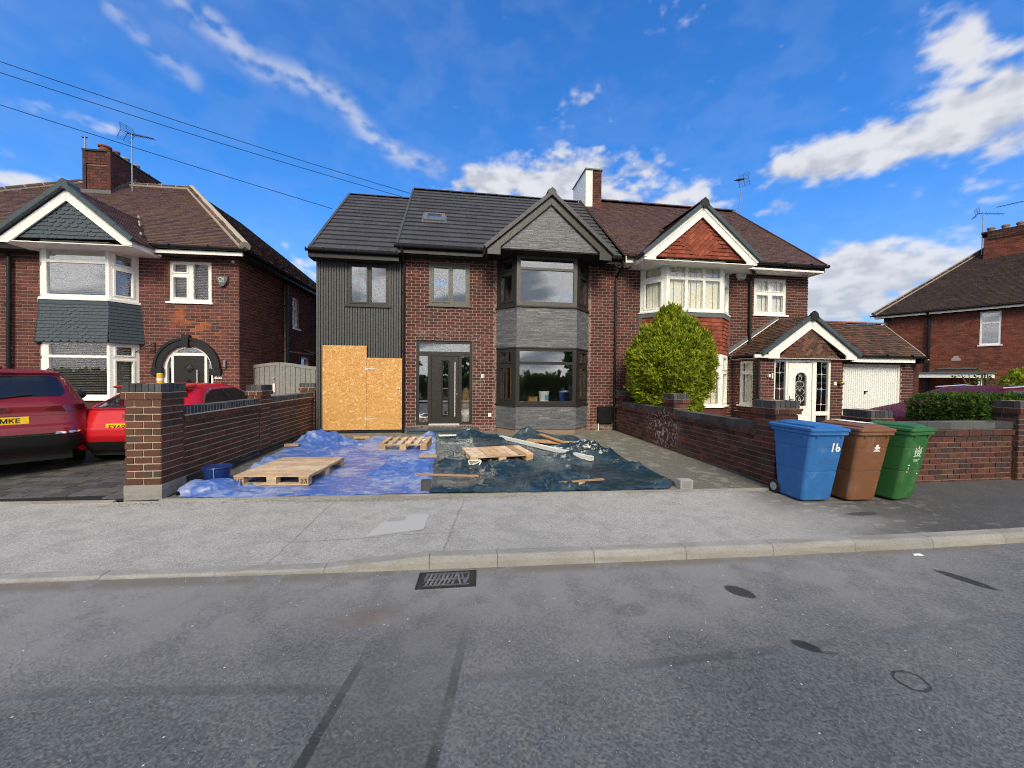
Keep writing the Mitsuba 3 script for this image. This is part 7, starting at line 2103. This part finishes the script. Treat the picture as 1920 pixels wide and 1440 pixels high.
for y_ in (0.03, 0.125, 0.22):
    MB().fbox(GF, 0.06, 0.44, y_, y_ + 0.012, 0.0035, 0.0105).add('cross_bar', 'dull_steel', t)
t = thing('stopcock_cover', 'small grey stopcock cover in a pale concrete surround in the pavement', 'cover')
zc = 0.118


def pav_z(x, y):
    a, b = kerb_y(x) + 0.12, back_y(x) - 0.03
    t_ = (y - a) / (b - a)
    return (kerb_h(x) - 0.004) * (1 - t_) + 0.118 * t_


def flush(poly, dz):
    P = Polygon(poly)
    x0, y0, x1, y1 = P.bounds
    pts = [P.exterior.interpolate(q).coords[0] for q in np.arange(0, P.length, 0.05)]
    pts += [(a, b) for a in np.arange(x0, x1, 0.05) for b in np.arange(y0, y1, 0.05) if P.buffer(-0.02).contains(Point(a, b))]
    pts = np.array(pts)
    tr = Delaunay(pts).simplices
    tr = tr[[P.buffer(1e-6).contains(Point(*c)) for c in pts[tr].mean(1)]]
    return np.column_stack([pts, pav_z(pts[:, 0], pts[:, 1]) + dz]), tr


k_ = flush([(-0.92, 4.17), (-0.32, 4.21), (-0.30, 4.67), (-0.74, 4.67)], 0.006)
add('surround', k_, 'pale_concrete', t)
add('lid', flush([(-0.765, 4.51), (-0.55, 4.51), (-0.545, 4.64), (-0.74, 4.645)], 0.010), 'block_grey', t)
t = thing('paper_scrap', 'tiny white scrap of paper lying in the gutter by the kerb', 'litter')
MB().put(np.array([[4.55, 3.20, 0.006], [4.65, 3.185, 0.006], [4.64, 3.215, 0.016], [4.56, 3.225, 0.012]]), [[0, 1, 2], [0, 2, 3]]).add('scrap', 'white_print', t)
# loose gravel along the edging
m = MB()
for _ in range(1500):
    x = rng.normal(-0.55, 0.75) if rng.random() < 0.7 else rng.uniform(-4.2, 4.6)
    y = back_y(x) - 0.07 - abs(rng.normal(0, 0.06))
    s_ = rng.uniform(0.004, 0.011)
    c = np.array([x, y, 0.118 + s_ * 0.3])
    o = np.array([[1, 0, 0], [-1, 0, 0], [0, 1, 0], [0, -1, 0], [0, 0, 1], [0, 0, -1]]) * s_ * rng.uniform(0.6, 1.2, (6, 1)) + rng.uniform(-.3, .3, (6, 3)) * s_
    m.put(c + o, np.array([[0, 2, 4], [2, 1, 4], [1, 3, 4], [3, 0, 4], [2, 0, 5], [1, 2, 5], [3, 1, 5], [0, 3, 5]]))
k = m.add('gravel', 'concrete')
labels[k] = {'kind': 'stuff', 'label': 'loose gravel and mortar crumbs along the front edging'}

# ---------------------------------------------------------------- plants
def sprigs(m, pts, dirs, size, leaves=3, flat=0.35):
    n = len(pts)
    for p, d in zip(pts, dirs):
        d = d / np.linalg.norm(d)
        a = np.cross(d, [0.3, 0.5, 0.8])
        a /= np.linalg.norm(a)
        b = np.cross(d, a)
        uv = rng.random(2)
        s = size * rng.uniform(0.7, 1.35)
        th = rng.uniform(0, 2 * math.pi)
        for k in range(leaves):
            t = th + k * 2 * math.pi / leaves
            sd = math.cos(t) * a + math.sin(t) * b
            ax = d + sd * rng.uniform(0.35, 0.75)
            ax /= np.linalg.norm(ax)
            w = np.cross(ax, sd + 0.01)
            w /= np.linalg.norm(w) + 1e-9
            v = np.array([p, p + ax * s * 0.5 + w * s * flat * 0.5, p + ax * s, p + ax * s * 0.5 - w * s * flat * 0.5])
            m.put(v, [[0, 1, 2], [0, 2, 3]], np.clip(uv + rng.uniform(-.1, .1, 2), 0, 0.999))


bush = thing('round_conifer', 'large round golden-green conifer growing behind the old brick wall', 'bush')
MB().cyl((5.68, 9.6, 0.1), (5.68, 9.6, 1.6), 0.11, 10, 0.07).tube([(5.68, 9.6, 0.7), (5.3, 9.5, 1.5), (5.1, 9.4, 2.3)], 0.04, 7).tube([(5.68, 9.6, 0.9), (6.1, 9.55, 1.7), (6.3, 9.6, 2.4)], 0.04, 7).add('trunk', 'bark', bush)
# dense inner mass of foliage, then sprays
c0, ax_ = np.array([5.68, 9.6, 2.0]), np.array([0.97, 0.92, 1.44])
m = MB()
N = 19000
u = rng.normal(size=(N, 3))
u /= np.linalg.norm(u, axis=1, keepdims=True)
tuft = rng.normal(size=(150, 3))
tuft /= np.linalg.norm(tuft, axis=1, keepdims=True)
near = np.argmax(u @ tuft.T, 1)
close = np.clip((np.max(u @ tuft.T, 1) - 0.93) / 0.07, 0, 1)
lump = 0.80 + 0.20 * meshkit.fbm(u * 2.4 + 11, 3, seed=14) + 0.22 * close ** 1.2 + rng.uniform(-0.07, 0.07, 150)[near]
taper = np.where(u[:, 2] > 0, 1 - 0.24 * u[:, 2] ** 2, 1 - 0.20 * u[:, 2] ** 2)
rad = rng.uniform(0.55, 1.0, N) ** 0.5
P = c0 + u * ax_ * (lump * rad)[:, None] * np.stack([taper, taper, np.ones(N)], 1)
ok = P[:, 2] > 0.72
D = tuft[near] * 0.6 + u * 0.35 + [0, 0, 0.75] + rng.normal(size=(N, 3)) * 0.28
sprigs(m, P[ok], D[ok], 0.105, 4, 0.30)
k_ = rng.choice(len(P), 900)
sprigs(m, (P + (P - c0) * rng.uniform(0.02, 0.10, (len(P), 1)))[k_], D[k_] + [0, 0, 0.5], 0.13, 3, 0.22)
m.add('crown', 'leaf_gold', bush, kind='stuff')

hedge = thing('clipped_hedge', 'clipped dark green hedge block standing behind the low front wall', 'hedge')
m = MB()
N = 9500
fx = rng.uniform(8.98, 10.70, N)
fy = rng.uniform(5.45, 6.5, N)
fz = rng.uniform(0.3, 1.43, N)
face = rng.integers(0, 4, N)
jit = rng.normal(0, 0.03, N) + 0.06 * (meshkit.fbm(np.stack([fx * 2.2, fy * 2.2, fz * 2.5], -1), 3, seed=3) - 0.5)
fy = np.where(face == 0, 5.45 + jit, fy)
fx = np.where(face == 1, 9.0 + jit, np.where(face == 2, 10.68 + jit, fx))
fz = np.where(face == 3, 1.43 + jit, fz)
corner = np.clip((fz - 1.25) / 0.2, 0, 1) * np.clip((fx - 10.5) / 0.2, 0, 1) + np.clip((fz - 1.25) / 0.2, 0, 1) * np.clip((9.18 - fx) / 0.2, 0, 1)
ok = rng.random(N) > corner
P = np.stack([fx, fy, fz], -1)[ok]
nd = np.array([[0, -1, 0.4], [-1, 0, 0.4], [1, 0, 0.4], [0, -0.2, 1]])[face][ok]
sprigs(m, P, nd + rng.normal(size=nd.shape) * 0.4, 0.06, 4, 0.4)
m.add('foliage', 'leaf_green', hedge, kind='stuff')
MB().box(9.1, 10.6, 5.6, 6.35, 0.2, 1.3).add('inner_twigs', 'bark', hedge)

rose = thing('rose_bush', 'thin straggling rose bush in front of the flat canopy beyond the garage', 'bush')
m, ms = MB(), MB()
for _ in range(16):
    b = np.array([14.75 + rng.normal(0, 0.15), 8.9 + rng.normal(0, 0.15), 0.2])
    tp = b + np.array([rng.normal(0, 0.35), rng.normal(0, 0.3), rng.uniform(1.1, 1.95)])
    md = (b + tp) / 2 + rng.normal(0, 0.1, 3)
    ms.tube([b, md, tp], 0.01, 5)
    for k in range(16):
        t = rng.uniform(0.35, 1)
        p = b * (1 - t) + tp * t + rng.normal(0, 0.11, 3)
        sprigs(m, [p], [rng.normal(size=3) + [0, 0, 0.3]], 0.075, 3, 0.6)
ms.add('stems', 'bark', rose)
m.add('leaves', 'leaf_green', rose, kind='stuff')
shrub = thing('yellow_shrub', 'small yellowish shrub against the far brick house right of the canopy', 'bush')
m = MB()
N = 420
u = rng.normal(size=(N, 3))
u /= np.linalg.norm(u, axis=1, keepdims=True)
sprigs(m, np.array([20.6, 11.3, 1.55]) + u * [0.5, 0.5, 0.6] * rng.uniform(0.5, 1, (N, 1)), u + [0, 0, 0.4], 0.17, 3, 0.5)
m.add('leaves', 'leaf_gold', shrub, kind='stuff')
MB().tube([(20.6, 11.3, 0.1), (20.6, 11.3, 1.4)], 0.03, 6).add('stem', 'bark', shrub)

# the far side of the street, seen only mirrored in the panes: a hedge and trees
fh = thing('roadside_hedge', 'long dark hedge across the street, mirrored in the ground floor panes', 'hedge')
m = MB()
N = 5200
P = np.stack([rng.uniform(-30, 45, N), rng.uniform(-9.6, -8.4, N), rng.uniform(0.1, 1.9, N)], -1)
P[:, 2] *= 0.8 + 0.35 * meshkit.fbm(P * [0.4, 0.1, 0], 3, seed=2)
sprigs(m, P, rng.normal(size=(N, 3)) + [0, 0.6, 0.4], 0.5, 3, 0.6)
m.add('foliage', 'leaf_green', fh, kind='stuff')
for i, (x, y, h, w_) in enumerate(((13.0, -16, 6.2, 2.4), (17.5, -17, 6.4, 3.0), (-6, -16, 4.4, 2.4), (1.0, -20, 3.7, 2.6), (24, -14, 6.5, 4.0), (32, -15, 6.2, 4.0), (41, -16, 6.8, 4.4))):
    t = thing('street_tree', ('broad tree across the street mirrored at the right of the lower bay window', 'tallest tree across the street', 'tree across the street mirrored in the front door glass', 'small tree straight across the street', 'first of the broad trees far across the street', 'second of the broad trees far across the street', 'last of the broad trees far across the street')[i], 'tree')
    MB().tube([(x, y, 0), (x + 0.1, y, h * 0.35), (x, y + 0.1, h * 0.7)], 0.16, 8).tube([(x + 0.1, y, h * 0.35), (x + w_ * 0.4, y, h * 0.65)], 0.08, 6).tube([(x + 0.1, y, h * 0.4), (x - w_ * 0.4, y, h * 0.7)], 0.08, 6).add('trunk', 'bark', t)
    m = MB()
    N = 900
    u = rng.normal(size=(N, 3))
    u /= np.linalg.norm(u, axis=1, keepdims=True)
    lump = 0.7 + 0.6 * meshkit.fbm(u * 2.2 + i * 5, 3, seed=4)
    sprigs(m, np.array([x, y, h * 0.66]) + u * [w_, w_, h * 0.36] * (lump * rng.uniform(0.45, 1, N) ** 0.5)[:, None], u + rng.normal(size=(N, 3)) * 0.4, 0.34, 4, 0.5)
    m.add('crown', 'leaf_green', t, kind='stuff')

# ---------------------------------------------------------------- aerials and cables
def yagi(label, base, top, boom_dir, n=8, blen=0.9, el=0.34, grid_=True, two=False):
    t = thing('tv_aerial', label, 'aerial')
    base, top = np.array(base, float), np.array(top, float)
    MB().tube([base, top], 0.017, 7).add('mast', 'dull_steel', t)
    d = np.array(boom_dir, float)
    d /= np.linalg.norm(d)
    sd = np.cross(d, [0, 0, 1])
    sd /= np.linalg.norm(sd)
    p0 = top - d * 0.18 - [0, 0, 0.05]
    MB().tube([p0, p0 + d * blen], 0.014, 6).add('boom', 'cast_iron', t)
    m = MB()
    for i in range(n):
        p = p0 + d * blen * (0.12 + 0.86 * i / (n - 1))
        l = el * (1 - 0.35 * i / n) / 2
        m.tube([p - sd * l, p + sd * l], 0.006, 5)
    m.add('elements', 'cast_iron', t)
    if grid_:
        m = MB()
        up_ = np.cross(sd, d)
        for s_ in (1, -1):
            e = d * -0.10 + up_ * s_ * 0.24
            for k in np.linspace(0.1, 1, 5):
                q = p0 + e * k
                m.tube([q - sd * 0.2, q + sd * 0.2], 0.005, 5)
            for w_ in (-0.19, 0, 0.19):
                m.tube([p0 + sd * w_, p0 + e + sd * w_], 0.006, 5)
        m.add('reflector', 'cast_iron', t)
    return t


yagi('spiky tv aerial on a mast at the brick chimney of the left house', Lx(-4.93, -3.1, 7.7), Lx(-4.93, -3.1, 9.60), (0.8, -0.25, -0.22), 9, 1.05, 0.30)
yagi('tv aerial with a grid reflector on the ridge of the right brown roof', (11.50, 14.55, 8.4), (11.56, 14.42, 9.95), (-0.75, -0.5, -0.3), 9, 0.85, 0.34)
yagi('tv aerial on a pole at the chimney of the far right house', Kx(2.72, -3.3, 8.0), Kx(2.72, -3.3, 10.05), (0.8, -0.6, -0.2), 7, 0.9, 0.4)
yagi('second tv aerial cut by the right edge above the far chimney pots', Kx(4.0, -3.2, 9.0), Kx(4.0, -3.2, 10.2), (-0.75, 0.6, -0.12), 8, 1.1, 0.35, False)
t = thing('whip_aerial', 'thin upright pole aerial at the left side of the left brick chimney', 'aerial')
MB().tube([Lx(-6.16, -2.95, 8.2), Lx(-6.16, -2.95, 9.3)], 0.024, 7).add('pole', 'dull_steel', t)
MB().tube([Lx(-6.25, -2.95, 9.26), Lx(-6.10, -2.95, 9.26)], 0.02, 6).add('tip', 'cast_iron', t)
MB().tube([Lx(-6.19, -2.95, 8.3), Lx(-6.08, -2.9, 8.3)], 0.03, 6).tube([Lx(-6.19, -2.95, 8.55), Lx(-6.08, -2.9, 8.55)], 0.03, 6).add('bracket', 'cast_iron', t)
for i, (a, b, sag) in enumerate((((-11.71, 12.0, 9.98), (-1.45, 14.75, 8.42), 0.20), ((-11.71, 12.0, 9.70), (-1.9, 14.75, 8.31), 0.20), ((-11.72, 12.0, 8.74), (-4.05, 13.6, 7.25), 0.06))):
    a, b = np.array(a), np.array(b)
    a = b + (a - b) * 1.6
    pts = [a * (1 - q) + b * q - np.array([0, 0, 4 * sag * q * (1 - q)]) for q in np.linspace(0, 1, 22)]
    lab = ('uppermost of the three overhead cables slanting down to the dark roof', 'middle one of the three overhead cables slanting down to the dark roof', 'lowest overhead cable, passing the left chimney aerial down to the extension roof')[i]
    tag(MB().tube(pts, 0.009, 6).add('overhead_cable', 'cable_black'), lab, 'cable')
